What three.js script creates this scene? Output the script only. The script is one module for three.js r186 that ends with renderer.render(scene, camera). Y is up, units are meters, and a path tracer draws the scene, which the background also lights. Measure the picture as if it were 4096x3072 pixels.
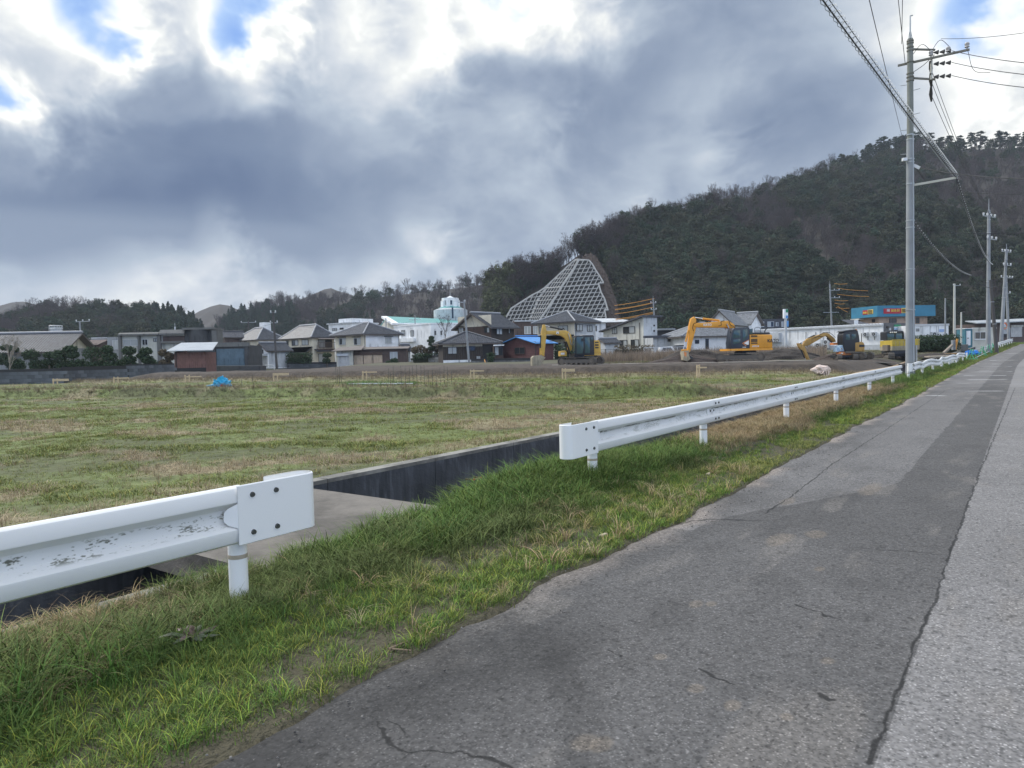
import * as THREE from 'three';
import { mergeGeometries, toCreasedNormals } from 'three/addons/utils/BufferGeometryUtils.js';
import { FontLoader } from 'three/addons/loaders/FontLoader.js';
import { TextGeometry } from 'three/addons/geometries/TextGeometry.js';

// ---------- camera, light, exposure ----------
const F = 2840, EYE = 1.5, RAD = Math.PI / 180;           // focal length in photo pixels (4096 wide), eye height
const scene = new THREE.Scene();
const camera = new THREE.PerspectiveCamera(2 * Math.atan(1536 / F) / RAD, 4 / 3, 0.05, 6000);
camera.position.set(0, EYE, 0);
camera.rotation.set(-2.3 * RAD, 0, -1.3 * RAD, 'XYZ');
camera.updateMatrixWorld(true);
const renderer = new THREE.WebGLRenderer();
renderer.toneMapping = THREE.LinearToneMapping;
renderer.toneMappingExposure = 1.9;
renderer.shadowMap.enabled = true;
const SUN_AZ = -58, SUN_EL = 44;                           // degrees right of the view, degrees up
const sunDir = new THREE.Vector3(Math.sin(SUN_AZ * RAD) * Math.cos(SUN_EL * RAD), Math.sin(SUN_EL * RAD), -Math.cos(SUN_AZ * RAD) * Math.cos(SUN_EL * RAD));
const sun = new THREE.DirectionalLight(new THREE.Color(1, 0.955, 0.88), 1.5);
sun.name = 'sun'; sun.position.copy(sunDir).multiplyScalar(300); sun.castShadow = true; sun.shadow.radius = 26;
Object.assign(sun.shadow.camera, { left: -150, right: 150, top: 150, bottom: -150, far: 900 }); sun.shadow.mapSize.set(4096, 4096);
scene.add(sun); sun.target.position.set(0, 0, -50); sun.target.name = 'sun_target'; scene.add(sun.target); sun.position.add(sun.target.position);

// ---------- numbers ----------
const lerp = (a, b, t) => a + (b - a) * t, clamp = (x, a = 0, b = 1) => Math.min(b, Math.max(a, x));
const sstep = (a, b, x) => { const t = clamp((x - a) / (b - a)); return t * t * (3 - 2 * t); };
function rngOf(seed) { let a = seed >>> 0; return () => { a = (a + 0x6d2b79f5) | 0; let t = Math.imul(a ^ (a >>> 15), 1 | a); t = (t + Math.imul(t ^ (t >>> 7), 61 | t)) ^ t; return ((t ^ (t >>> 14)) >>> 0) / 4294967296; }; }
const h3 = (x, y, z) => { let n = Math.imul(x, 374761393) + Math.imul(y, 668265263) + Math.imul(z, 1274126177) | 0; n = Math.imul(n ^ (n >>> 13), 1274126177); n = Math.imul(n ^ (n >>> 16), 2246822519); return ((n ^ (n >>> 15)) >>> 0) / 4294967295; };
const TAB = new Float32Array(65536); { const r = rngOf(4242); for (let i = 0; i < 65536; i++) TAB[i] = r(); }
const ht = (x, y, z) => TAB[(Math.imul(x, 0x9E3779B1) + Math.imul(y, 0x85EBCA77) + Math.imul(z, 0xC2B2AE3D)) >>> 16];
const fade = (t) => t * t * t * (t * (t * 6 - 15) + 10);
function vn2(x, y, k = 0) { const ix = Math.floor(x), iy = Math.floor(y), u = fade(x - ix), v = fade(y - iy); return lerp(lerp(ht(ix, iy, k), ht(ix + 1, iy, k), u), lerp(ht(ix, iy + 1, k), ht(ix + 1, iy + 1, k), u), v); }
function vn3(x, y, z) {
  const ix = Math.floor(x), iy = Math.floor(y), iz = Math.floor(z), u = fade(x - ix), v = fade(y - iy), w = fade(z - iz);
  return lerp(lerp(lerp(ht(ix, iy, iz), ht(ix + 1, iy, iz), u), lerp(ht(ix, iy + 1, iz), ht(ix + 1, iy + 1, iz), u), v), lerp(lerp(ht(ix, iy, iz + 1), ht(ix + 1, iy, iz + 1), u), lerp(ht(ix, iy + 1, iz + 1), ht(ix + 1, iy + 1, iz + 1), u), v), w);
}
function fbm2(x, y, o = 4, k = 0) { let s = 0, a = 0.5, n = 0; for (let i = 0; i < o; i++) { s += a * vn2(x, y, k + i); n += a; a *= 0.5; const t = x * 2.03 + 11.3; y = y * 2.03 + 5.7; x = t; } return s / n; }
function fbm3(x, y, z, o = 4, g = 0.5) { let s = 0, a = 0.5, n = 0; for (let i = 0; i < o; i++) { s += a * vn3(x, y, z); n += a; a *= g; x = x * 2.07 + 13.1; y = y * 2.07 + 7.7; z = z * 2.07 + 3.3; } return s / n; }

function puff3(x, y, z, o = 4, g = 0.5) { let s = 0, a = 0.5, n = 0; for (let i = 0; i < o; i++) { s += a * Math.abs(2 * vn3(x, y, z) - 1); n += a; a *= g; x = x * 2.07 + 13.1; y = y * 2.07 + 7.7; z = z * 2.07 + 3.3; } return s / n; }      // rounded puffs with creases
// ---------- from photo pixels to the place ----------
const V = (x, y, z) => new THREE.Vector3(x, y, z);
const ray = (px, py) => V((px - 2048) / F, -(py - 1536) / F, -1).applyQuaternion(camera.quaternion);
const G = (px, py, h = 0) => { const r = ray(px, py); return V(0, EYE, 0).addScaledVector(r, (h - EYE) / r.y); };         // where the sight line meets level h
const P = (px, py, depth) => { const r = ray(px, py); return V(0, EYE, 0).addScaledVector(r, -depth / r.z); };             // a point at a known depth
const qInv = camera.quaternion.clone().invert();
const proj = (p) => { const q = p.clone().sub(camera.position).applyQuaternion(qInv); return [2048 + F * q.x / -q.z, 1536 - F * q.y / -q.z]; };
// the road runs along s, t is measured to its left; it bends and climbs gently far off
const TH = 35.5 * RAD, SN = Math.sin(TH), CS = Math.cos(TH);
const roadBend = (s) => -0.00072 * Math.max(0, Math.min(s, 130) - 50) ** 2 - Math.max(0, s - 130) * 0.115;
const roadRise = (s) => 0.0003 * Math.max(0, Math.min(s, 115) - 45) ** 2 + Math.max(0, s - 115) * 0.008;
const RD = (s, t, y = 0) => { const b = t + roadBend(s); return V(s * SN - b * CS, y + roadRise(s), -(s * CS + b * SN)); };
const ST = (x, z) => { const s = x * SN - z * CS, t = -x * CS - z * SN; return [s, t - roadBend(s)]; };
function sAt(px, py, t, y = 0.4) { let a = -3, b = 180; for (let i = 0; i < 50; i++) { const m = (a + b) / 2, p = proj(RD(m, t, y)); (p[0] < px ? (a = m) : (b = m)); } return (a + b) / 2; }

// ---------- sky: broken cumulus, thick and grey towards the view, worked out per direction ----------
{
  const AE = (xd, yd) => { const r = ray(xd * 1.8517, yd * 1.8517); return [Math.atan2(r.x, -r.z) / RAD, Math.asin(r.y / r.length()) / RAD]; };
  // cloud thickness seen in the photograph: below 0 blue gaps, 0 thin and bright, 1 thick and dark
  const rows = `0,20,.15 60,10,-.1 130,15,-.5 180,30,-.15 230,40,.02 300,30,.05 380,15,.22 430,40,.15 470,20,-.1 500,30,-.3 550,20,-.4 600,15,-.3 640,20,.1 700,30,.32 760,20,.1 830,30,.1 880,60,.25 930,20,.05 1000,40,.2 1060,15,-.05 1130,40,.02 1200,20,.05 1280,30,.15 1350,20,.4 1450,30,.5 1550,20,.5 1650,20,.5 1720,20,.35 1800,20,.2 1850,30,.1 1900,20,.05 1960,30,0 2000,15,-.05 2050,50,-.45 2100,80,-.4 2160,30,0 2200,10,-.1
20,100,.3 80,90,.15 130,90,0 190,75,-.5 215,95,-.5 240,60,0 280,90,.02 330,110,.15 370,80,.3 430,90,.25 445,50,.05 480,70,-.75 490,105,-.75 475,90,-.6 530,50,0 560,75,-.1 590,70,.1 620,90,0 560,120,.02 680,90,.35 740,80,.1 760,110,.15 800,80,.1 850,70,.2 900,120,.12 960,130,0 1000,100,.15 1080,80,.1 1140,60,.03 1200,90,.25 1300,100,.5 1400,120,.6 1500,120,.55 1600,100,.5 1680,120,.5 1750,90,.45 1820,110,.3 1870,60,.1 1900,110,.05 1950,90,.03 2020,110,.05 2050,100,-.2 2120,120,0 2190,110,0
10,215,-.6 15,260,0 40,180,.3 60,230,.55 100,170,.1 150,150,.05 170,180,.3 220,200,.6 280,180,.55 350,180,.6 420,170,.55 480,150,.45 540,150,.3 600,160,.3 660,170,.4 720,200,.4 780,180,.3 820,190,.15 870,170,.05 900,200,.2 930,150,-.05 980,180,.25 1040,190,.5 1100,180,.55 1200,200,.6 1300,220,.62 1400,230,.55 1480,190,.5 1530,150,.35 1600,220,.55 1700,220,.6 1800,200,.58 1860,200,.52 1910,190,.3 1960,180,.08 2010,200,.02 2060,200,0 2090,240,-.35 2150,200,.05 2200,220,.1
20,300,.2 40,340,.45 110,300,.7 200,290,.75 300,310,.8 400,330,.85 500,300,.75 600,290,.7 700,300,.6 780,300,.5 820,250,.35 860,280,.4 950,240,.45 1030,280,.4 1100,260,.3 1180,260,.28 1220,330,.5 1300,320,.55 1400,330,.5 1450,320,.35 1500,290,.4 1600,320,.55 1700,320,.6 1800,310,.55 1900,300,.4 1960,260,.1 2000,280,.05 2050,270,0 2120,275,0 2190,280,.05
20,400,.6 120,400,.85 250,400,.9 400,410,1 500,420,1 600,400,.85 720,390,.7 820,380,.6 900,360,.5 1000,370,.45 1100,360,.42 1200,400,.45 1300,400,.4 1400,400,.35 1480,360,.45 1540,335,.2 1570,340,.15 1500,410,.5 1600,420,.5 1700,400,.45 1900,380,.35 2100,380,.2
20,480,.75 120,490,.8 250,480,.9 380,470,.95 500,480,.85 580,470,.8 680,460,.7 800,450,.6 900,450,.55 1000,460,.5 1100,450,.5 1200,470,.4 1300,470,.38
20,540,.75 120,550,.8 200,560,.75 300,530,.6 380,515,.7 430,510,.5 460,510,.15 500,540,.2 560,530,.55 640,540,.65 720,520,.55 800,500,.5 880,490,.2 910,490,.15 930,530,.3 850,540,.4 950,560,.4 1050,520,.45 1150,500,.4
40,590,.75 100,600,.55 160,580,.2 250,570,.1 330,560,.08 420,560,.1 500,570,.3 560,580,.45 620,600,.4 700,590,.35 800,590,.3 900,580,.3 1000,570,.35
20,625,.3 60,640,.1 150,620,.2 250,610,.2 350,610,.2 400,640,.25 500,630,.25 600,620,.25 60,720,.25 400,720,.25 800,720,.3 1300,650,.35 1800,600,.35 2200,500,.2`;
  const pts = rows.split(/\s+/).map((q) => { const [x, y, v] = q.split(',').map(Number), [a, e] = AE(x, y); return [a, e, v]; });
  const GW = 400, GH = 160, A0 = -60, E0 = -2, ST_ = 0.3, gT = new Float32Array(GW * GH), gW = new Float32Array(GW * GH);
  for (const [a, e, v] of pts) {
    const R = 1.65, ci = (a - A0) / ST_, cj = (e - E0) / ST_, rr = Math.ceil(R * 4.2 / ST_);
    for (let j = Math.max(0, cj - rr | 0); j < Math.min(GH, cj + rr); j++) for (let i = Math.max(0, ci - rr | 0); i < Math.min(GW, ci + rr); i++) {
      const d = ((i - ci) ** 2 + (j - cj) ** 2) * ST_ * ST_ / (R * R), w = Math.exp(-d) + 0.0015 * Math.exp(-d / 9);
      gT[j * GW + i] += w * v; gW[j * GW + i] += w;
    }
  }
  const seen = (a, e) => {
    const x = (a - A0) / ST_, y = (e - E0) / ST_, i = Math.floor(x), j = Math.floor(y);
    if (i < 0 || j < 0 || i >= GW - 1 || j >= GH - 1) return [0, 0];
    const u = x - i, v = y - j, b = (g) => lerp(lerp(g[j * GW + i], g[j * GW + i + 1], u), lerp(g[(j + 1) * GW + i], g[(j + 1) * GW + i + 1], u), v);
    return [b(gT), b(gW)];
  };
  const ramp = [[-0.8, 0.10, 0.26, 0.74], [-0.45, 0.16, 0.34, 0.80], [-0.22, 0.42, 0.60, 0.92], [-0.08, 0.88, 0.94, 1.02], [0.0, 1.15, 1.16, 1.12], [0.08, 0.86, 0.88, 0.87], [0.18, 0.63, 0.675, 0.735], [0.32, 0.435, 0.505, 0.60], [0.5, 0.295, 0.36, 0.47], [0.7, 0.185, 0.245, 0.36], [1.0, 0.112, 0.163, 0.28], [1.5, 0.1, 0.13, 0.22]];
  const shade = (az, el, fine, out) => {
    const ce = Math.cos(el * RAD), se = Math.sin(el * RAD), x = Math.sin(az * RAD) * ce, z = -Math.cos(az * RAD) * ce, y = se * 1.5;
    const wx = fbm3(x * 5, y * 5, z * 5, 3) - 0.5, wy = fbm3(x * 5 + 9, y * 5 + 4, z * 5, 3) - 0.5;
    const n1 = fbm3(x * 8 + wx * 1.4, y * 8 + wy * 1.4, z * 8, fine ? 6 : 4, 0.55) - 0.5, n2 = 0.68 * (fbm3(x * 20 + wy * 3, y * 20 + 3 + wx * 3, z * 20 + 8, fine ? 6 : 3, 0.6) - 0.5) + 0.32 * (puff3(x * 17 + wy * 2, y * 17 + 3 + wx * 2, z * 17 + 8, fine ? 5 : 2, 0.6) - 0.36);
    const [t, w] = seen(az + wx * 3.2 + n2 * 4.2, el + wy * 2.6 - n1 * 3.0);
    const back = sstep(-0.3, 0.7, z), low = sstep(30, 16, el) * (1 - sstep(0.35, 0.95, z)), far = lerp(lerp(0.25, -0.06, back), 0.66, low) + (fbm3(x * 2.2 + 5, y * 2.2, z * 2.2 + 2, 4) - 0.5) * lerp(2.0, 0.5, low);
    const inside = w / (w + 0.02), base = lerp(far, w > 1e-9 ? t / w : 0, inside);
    let T = base + (n1 * 0.34 + n2 * 0.42) * (1 - 0.55 * sstep(0.3, 0.9, base));
    if (el < 8) T -= 0.06 * sstep(9, 5, el) * (az < 0 ? 1 : 0.5);
    if (el < 14) T = Math.min(T, lerp(0.6, 1.3, sstep(9.5, 14, el)));
    let k = 0; while (k < ramp.length - 2 && ramp[k + 1][0] < T) k++;
    const q = clamp((T - ramp[k][0]) / (ramp[k + 1][0] - ramp[k][0])), mu = x * sunDir.x + se * sunDir.y + z * sunDir.z, out1 = (1 - inside) * (1 - low);
    // thick cloud is dark against the light and pale where the sun falls on the side we would see
    const lit = lerp(1, T > -0.1 ? 1.9 + 1.2 * clamp(T) : 2.1, sstep(0.55, -0.45, mu) * out1), glow = 1 + 1.1 * sstep(0.5, 1, mu) * (1 - inside);
    for (let c = 0; c < 3; c++) out[c] = SKY_GAIN * Math.min(lerp(ramp[k][c + 1], ramp[k + 1][c + 1], q) * lit * glow, 1.8);
  };
  const SKY_GAIN = 0.575, W = 4096, H = 2048, data = new Float32Array(W * H * 4), CW = 512, CH = 256, coarse = new Float32Array(CW * CH * 3), rgb = [0, 0, 0];
  const azOf = (u) => { const a = (u - 0.5) * 360 + 90; return ((a + 540) % 360) - 180; };      // three.js: u = 0.5 looks along +x
  for (let j = CH / 2 - 3; j < CH; j++) for (let i = 0; i < CW; i++) { shade(azOf((i + 0.5) / CW), ((j + 0.5) / CH - 0.5) * 180, false, rgb); coarse.set(rgb, (j * CW + i) * 3); }
  for (let j = 0; j < H; j++) {
    const el = ((j + 0.5) / H - 0.5) * 180;
    for (let i = 0; i < W; i++) {
      const o = (j * W + i) * 4; data[o + 3] = 1;
      if (el < -1) { data[o] = 0.30; data[o + 1] = 0.32; data[o + 2] = 0.34; continue; }
      const az = azOf((i + 0.5) / W);
      if (Math.abs(az) < 44 && el < 32) { shade(az, el, true, rgb); data[o] = rgb[0]; data[o + 1] = rgb[1]; data[o + 2] = rgb[2]; continue; }
      const x = (i + 0.5) / W * CW - 0.5, y = Math.min(CH - 1.001, (j + 0.5) / H * CH - 0.5), xi = Math.floor(x), yi = Math.floor(y), u = x - xi, v = y - yi, g = (a, b, c) => coarse[(Math.min(CH - 1, b) * CW + ((a + CW) % CW)) * 3 + c];
      for (let c = 0; c < 3; c++) data[o + c] = lerp(lerp(g(xi, yi, c), g(xi + 1, yi, c), u), lerp(g(xi, yi + 1, c), g(xi + 1, yi + 1, c), u), v);
    }
  }
  const sky = new THREE.DataTexture(data, W, H, THREE.RGBAFormat, THREE.FloatType);
  sky.mapping = THREE.EquirectangularReflectionMapping; sky.magFilter = THREE.LinearFilter; sky.needsUpdate = true;
  scene.background = sky; scene.environment = sky;
}

// ---------- things, parts, materials ----------
const counts = new Map();
const numbered = (name) => { const n = counts.get(name) ?? 0; counts.set(name, n + 1); return n ? name + '_' + String(n).padStart(3, '0') : name; };
const tag = (o, label, category, group) => { o.userData.label = label; o.userData.category = category; if (group) o.userData.group = group; return o; };
function thing(name, label, category, pos, turn = 0, group) {
  const o = new THREE.Group(); o.name = numbered(name); scene.add(o); if (pos) o.position.copy(pos); o.rotation.y = turn; return tag(o, label, category, group);
}
function metres(g) {      // uv in metres from the dominant axis
  const p = g.attributes.position, n = g.attributes.normal, uv = new Float32Array(p.count * 2);
  for (let i = 0; i < p.count; i++) {
    const ax = Math.abs(n.getX(i)), ay = Math.abs(n.getY(i)), az = Math.abs(n.getZ(i));
    if (ay > ax && ay > az) { uv[2 * i] = p.getX(i); uv[2 * i + 1] = p.getZ(i); } else if (ax > az) { uv[2 * i] = p.getZ(i); uv[2 * i + 1] = p.getY(i); } else { uv[2 * i] = p.getX(i); uv[2 * i + 1] = p.getY(i); }
  }
  g.setAttribute('uv', new THREE.BufferAttribute(uv, 2)); return g;
}
function join(list) {
  list = [].concat(list).map((g) => { const kp = g.userData.keep; let h = g.index ? g.toNonIndexed() : g; h.userData.keep = kp; if (!h.attributes.normal) h.computeVertexNormals(); if (!h.userData.keep) metres(h); for (const k of Object.keys(h.attributes)) if (!['position', 'normal', 'uv', 'color'].includes(k)) h.deleteAttribute(k); return h; });
  return list.length === 1 ? list[0] : mergeGeometries(list.some((g) => !g.attributes.color) ? list.map((g) => { g.deleteAttribute('color'); return g; }) : list);
}
function mesh(name, geos, material, parent) {
  const o = new THREE.Mesh(join(geos), material); o.name = parent ? name : numbered(name); (parent ?? scene).add(o); return o;
}
const solo = (name, label, category, geos, material, group) => tag(mesh(name, geos, material), label, category, group);
const setting = (name, geos, material, kind = 'structure') => { const o = mesh(name, geos, material); o.userData.kind = kind; return o; };

const box = (w, h, d, x = 0, y = 0, z = 0, ry = 0, rx = 0, rz = 0) => { const g = new THREE.BoxGeometry(w, h, d); if (rx) g.rotateX(rx); if (rz) g.rotateZ(rz); if (ry) g.rotateY(ry); return g.translate(x, y, z); };
const span = (x0, x1, y0, y1, z0, z1) => box(x1 - x0, y1 - y0, z1 - z0, (x0 + x1) / 2, (y0 + y1) / 2, (z0 + z1) / 2);
const cyl = (r0, r1, h, x = 0, y = 0, z = 0, n = 12) => new THREE.CylinderGeometry(r1, r0, h, n).translate(x, y + h / 2, z);      // r0 at the bottom
const UPV = V(0, 1, 0);
function rod(a, b, r, r2 = r, n = 8) { const d = b.clone().sub(a), L = d.length(); return new THREE.CylinderGeometry(r2, r, L, n).translate(0, L / 2, 0).applyQuaternion(new THREE.Quaternion().setFromUnitVectors(UPV, d.normalize())).translate(a.x, a.y, a.z); }
function bar(a, b, w, h, up = UPV) {      // a straight box beam from a to b
  const d = b.clone().sub(a), L = d.length(); d.normalize(); const sx = new THREE.Vector3().crossVectors(up, d); if (sx.lengthSq() < 1e-6) sx.set(1, 0, 0); sx.normalize(); const uy = new THREE.Vector3().crossVectors(d, sx);
  return new THREE.BoxGeometry(w, h, L).translate(0, 0, L / 2).applyMatrix4(new THREE.Matrix4().makeBasis(sx, uy, d).setPosition(a));
}
const tube = (pts, r, n = 24, k = 6) => new THREE.TubeGeometry(new THREE.CatmullRomCurve3(pts), n, r, k);
function prism(poly, depth, bevel = 0) {      // outline in x,y, thickness along z, centred
  const s = new THREE.Shape(poly.map(([x, y]) => new THREE.Vector2(x, y)));
  return new THREE.ExtrudeGeometry(s, { depth: Math.max(0.001, depth - 2 * bevel), bevelEnabled: bevel > 0, bevelSize: bevel, bevelThickness: bevel, bevelOffset: -bevel, bevelSegments: 2, curveSegments: 6 }).translate(0, 0, -depth / 2 + bevel);
}
function quadSheet(nu, nv, f, uvf) {      // a grid of points f(u, v), u and v 0..1
  const g = new THREE.BufferGeometry(), p = [], uv = [], ix = [];
  for (let j = 0; j <= nv; j++) for (let i = 0; i <= nu; i++) { const q = f(i / nu, j / nv); p.push(q.x, q.y, q.z); const t = uvf ? uvf(i / nu, j / nv, q) : [q.x, q.z]; uv.push(t[0], t[1]); }
  for (let j = 0; j < nv; j++) for (let i = 0; i < nu; i++) { const a = j * (nu + 1) + i, b = a + 1, c = a + nu + 1, d = c + 1; ix.push(a, b, d, a, d, c); }
  g.setAttribute('position', new THREE.Float32BufferAttribute(p, 3)); g.setAttribute('uv', new THREE.Float32BufferAttribute(uv, 2)); g.setIndex(ix); g.computeVertexNormals(); g.userData.keep = true;
  const nm = g.attributes.normal; let up = 0; for (let i = 0; i < nm.count; i += 7) up += nm.getY(i);
  if (up < 0) { g.setIndex(ix.map((_, i) => ix[i - (i % 3) + [0, 2, 1][i % 3]])); g.computeVertexNormals(); }
  return g;
}
function texture(w, h, f, srgb = true, repeat = true) {      // f(u, v) gives linear-looking 0..1 values written as they are
  const d = new Uint8Array(w * h * 4);
  for (let j = 0; j < h; j++) for (let i = 0; i < w; i++) { const c = f((i + 0.5) / w, (j + 0.5) / h), o = (j * w + i) * 4; d[o] = clamp(c[0]) * 255; d[o + 1] = clamp(c[1]) * 255; d[o + 2] = clamp(c[2]) * 255; d[o + 3] = 255; }
  const t = new THREE.DataTexture(d, w, h); t.magFilter = THREE.LinearFilter; t.minFilter = THREE.LinearMipmapLinearFilter; t.generateMipmaps = true; if (srgb) t.colorSpace = THREE.SRGBColorSpace; if (repeat) t.wrapS = t.wrapT = THREE.RepeatWrapping; t.needsUpdate = true; return t;
}
const toS = (x) => { x = clamp(x); return x <= 0.0031308 ? 12.92 * x : 1.055 * Math.pow(x, 1 / 2.4) - 0.055; };
// noise that repeats over n cells
const vnp = (x, y, n, k) => { const ix = Math.floor(x), iy = Math.floor(y), u = fade(x - ix), v = fade(y - iy), m = (a) => ((a % n) + n) % n; return lerp(lerp(h3(m(ix), m(iy), k), h3(m(ix + 1), m(iy), k), u), lerp(h3(m(ix), m(iy + 1), k), h3(m(ix + 1), m(iy + 1), k), u), v); };
const fbp = (u, v, n, o, k = 1) => { let s = 0, a = 0.5, m = 0; for (let i = 0; i < o; i++) { s += a * vnp(u * n, v * n, n, k + i); m += a; a *= 0.55; n *= 2; } return s / m; };
const scaled = (t, rx, ry = rx) => { const c = t.clone(); c.repeat.set(rx, ry); c.needsUpdate = true; return c; };
const T = {
  grain: texture(256, 256, (u, v) => { const a = 0.80 + 0.36 * (fbp(u, v, 6, 6, 3) - 0.5) + 0.08 * (h3(u * 256 | 0, v * 256 | 0, 5) - 0.5); return [a, a, a * 0.99]; }, false),
  streak: texture(256, 256, (u, v) => { const a = 0.84 + 0.34 * (fbp(u, v, 5, 4, 9) - 0.5) - 0.28 * sstep(0.52, 0.75, fbp(u, v * 0.0 + 0.3, 24, 3, 21)) * sstep(0.3, 0.7, fbp(u, v, 4, 3, 33)); return [a, a, a]; }, false),
  mottle: texture(256, 256, (u, v) => { const a = 0.42 + 0.5 * sstep(0.3, 0.7, fbp(u, v, 3, 6, 71)) + 0.22 * (fbp(u, v, 40, 3, 75) - 0.5); return [a, a * 0.985, a * 0.955]; }, false),
  drip: texture(512, 256, (u, v) => { const c = fbp(u, v * 0.12, 40, 4, 81), a = 0.62 + 0.55 * (c - 0.5) + 0.5 * (fbp(u, v, 5, 5, 85) - 0.5) + 0.35 * sstep(0.55, 0.7, fbp(u, v * 0.1 + 0.4, 60, 2, 87)) * sstep(0.4, 0.65, fbp(u, v, 6, 3, 89)); return [a, a, a * 1.01]; }, false),
  bumps: texture(256, 256, (u, v) => { const a = fbp(u, v, 12, 5, 41); return [a, a, a]; }, false),
  lap: texture(32, 64, (u, v) => { const a = v < 0.07 ? 0.1 : 0.5 + 0.5 * v; return [a, a, a]; }, false),
  ribs: texture(64, 8, (u) => { const a = 0.5 + 0.5 * Math.cos(u * 2 * Math.PI); return [a, a, a]; }, false),
};
for (const k of ['grain', 'streak', 'mottle', 'drip', 'bumps', 'lap', 'ribs']) T[k].name = k;
const C = (r, g, b) => (g === undefined ? new THREE.Color(r, r, r) : new THREE.Color(r, g, b));
function mat(color, rough = 0.8, o = {}) {
  const m = new THREE.MeshStandardMaterial({ color: Array.isArray(color) ? C(...color) : color, roughness: rough, metalness: o.metal ?? 0 });
  if (o.tex) { m.map = scaled(T[o.tex], 1 / (o.size ?? 2)); m.color.multiplyScalar(1 / 0.82); }
  if (o.bump) { m.bumpMap = scaled(T[o.bump], 1 / (o.bsx ?? o.bs ?? 1), 1 / (o.bs ?? 1)); m.bumpScale = o.bh ?? 0.01; }
  if (o.vc) m.vertexColors = true;
  if (o.side) m.side = THREE.DoubleSide;
  return m;
}

// ---------- the lie of the land ----------
const bundQ = 27.2, bankQ = 49.6;
const lineQ = (x, z) => -z + 0.38 * x + 0.5 * (fbm2(x * 0.08, 3, 3) - 0.5) * 3;
function landY(x, z) {
  const [s, t] = ST(x, z), D = -z, q = lineQ(x, z);
  let y = -0.1 + 0.10 * (fbm2(x * 0.35, z * 0.35, 3, 4) - 0.5) + 0.05 * (fbm2(x * 1.7, z * 1.7, 2, 9) - 0.5);
  const lump = 0.12 * (fbm2(x * 0.5, z * 0.5, 3, 12) - 0.5);
  y += (0.44 + lump) * Math.exp(-(((q - bundQ - 0.4) / 0.42) ** 2)) + 0.07 * sstep(bundQ, bundQ + 1.5, q);
  y += (0.22 + lump) * Math.exp(-(((q - bankQ + 1.4) / 0.7) ** 2));
  const bank = sstep(bankQ - 0.1, bankQ + 0.55, q + 0.6 * (fbm2(x * 0.7, z * 0.7, 3, 6) - 0.5)) * sstep(-37, -31, x);
  y += bank * (0.55 + 0.25 * lump + 0.2 * Math.exp(-(((q - bankQ - 2.4) / 1.6) ** 2)));
  y += sstep(bankQ + 30, bankQ + 62, q) * 0.35 + sstep(95, 150, D) * 0.8 * sstep(10, 45, x);
  if (D > 68 && x < -20) y = lerp(y, 0.25, sstep(68, 80, D) * sstep(-20, -30, x));
  y += sstep(150, 260, D) * 3;
  const side = sstep(7.6, 9.5, t); y = lerp(-0.03 + roadRise(s), y, side);
  return y;
}
const on = (px, py) => { let h = 0, p; for (let i = 0; i < 12; i++) { p = G(px, py, h); if (!(p.z < 0) || -p.z > 400) p = P(px, py, 200); h = lerp(h, landY(p.x, p.z), 0.7); } return V(p.x, landY(p.x, p.z), p.z); };
const atD = (px, D, y) => { const p = P(px, 1420, D); return V(p.x, y ?? landY(p.x, p.z), p.z); };      // on the land, in the direction of px, at depth D

const CAN0 = 4.72, CAN1 = 7.08;            // inner faces of the channel
const edgeT = (s) => 2.50 + 0.07 * (fbm2(s * 0.45, 7, 3, 2) - 0.5) * 2 + 0.07 * (fbm2(s * 3.4, 3, 4, 8) - 0.5) * 2 + 0.25 * sstep(20, 60, s) - 0.10 * Math.exp(-(((s - 5.9) / 0.35) ** 2)) + 0.08 * Math.exp(-(((s - 3.9) / 0.5) ** 2));
const vergeY = (s, t) => { const k = sstep(2.5, 3.6, t); return 0.012 + k * 0.0 + 0.07 * k * (fbm2(s * 0.9, t * 0.9, 3, 15) - 0.45) - 0.05 * sstep(4.45, 4.72, t) + 0.1 * Math.exp(-(((s - 7.3) / 1.6) ** 2)) * sstep(3.0, 4.2, t); };
const inSlab = (s) => s > 3.0 && s < 5.3;

// ---------- asphalt: old lane, darker relaid strip, open joints, cracks, sand at the edge ----------
const cracks = [];
{
  const crackOf = (pts, w) => { const q = pts.map(([x, y]) => { const g = G(x, y); return ST(g.x, g.z); }); cracks.push({ q, w }); };
  crackOf([[3481, 3072], [3560, 2860], [3650, 2620], [3745, 2400], [3790, 2250], [3860, 2060], [3925, 1880], [4000, 1700], [4060, 1555]], 0.011);
  crackOf([[1560, 2960], [1600, 3010], [1650, 3024], [1730, 3015], [1850, 3025], [1960, 3060], [2040, 3085]], 0.012);
  crackOf([[1500, 2910], [1560, 2960]], 0.006); crackOf([[1545, 2890], [1600, 2940]], 0.004);
  crackOf([[2630, 2116], [2700, 2105], [2780, 2090], [2860, 2082], [3080, 2090]], 0.014);
  crackOf([[3425, 2203], [3560, 2212], [3730, 2226]], 0.005); crackOf([[3195, 2430], [3270, 2462], [3395, 2506]], 0.007);
  crackOf([[2815, 2690], [2880, 2728], [2950, 2752]], 0.009); crackOf([[3265, 2790], [3340, 2822]], 0.007); crackOf([[2420, 2610], [2480, 2640]], 0.006);
  crackOf([[3060, 2060], [3180, 1980], [3330, 1860], [3500, 1750], [3680, 1630], [3780, 1565]], 0.009);
  crackOf([[3360, 2050], [3500, 2062]], 0.003);
}
const segD = (s, t, a, b) => { const vx = b[0] - a[0], vy = b[1] - a[1], k = clamp(((s - a[0]) * vx + (t - a[1]) * vy) / (vx * vx + vy * vy + 1e-9)); return Math.hypot(s - a[0] - vx * k, t - a[1] - vy * k); };
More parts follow.
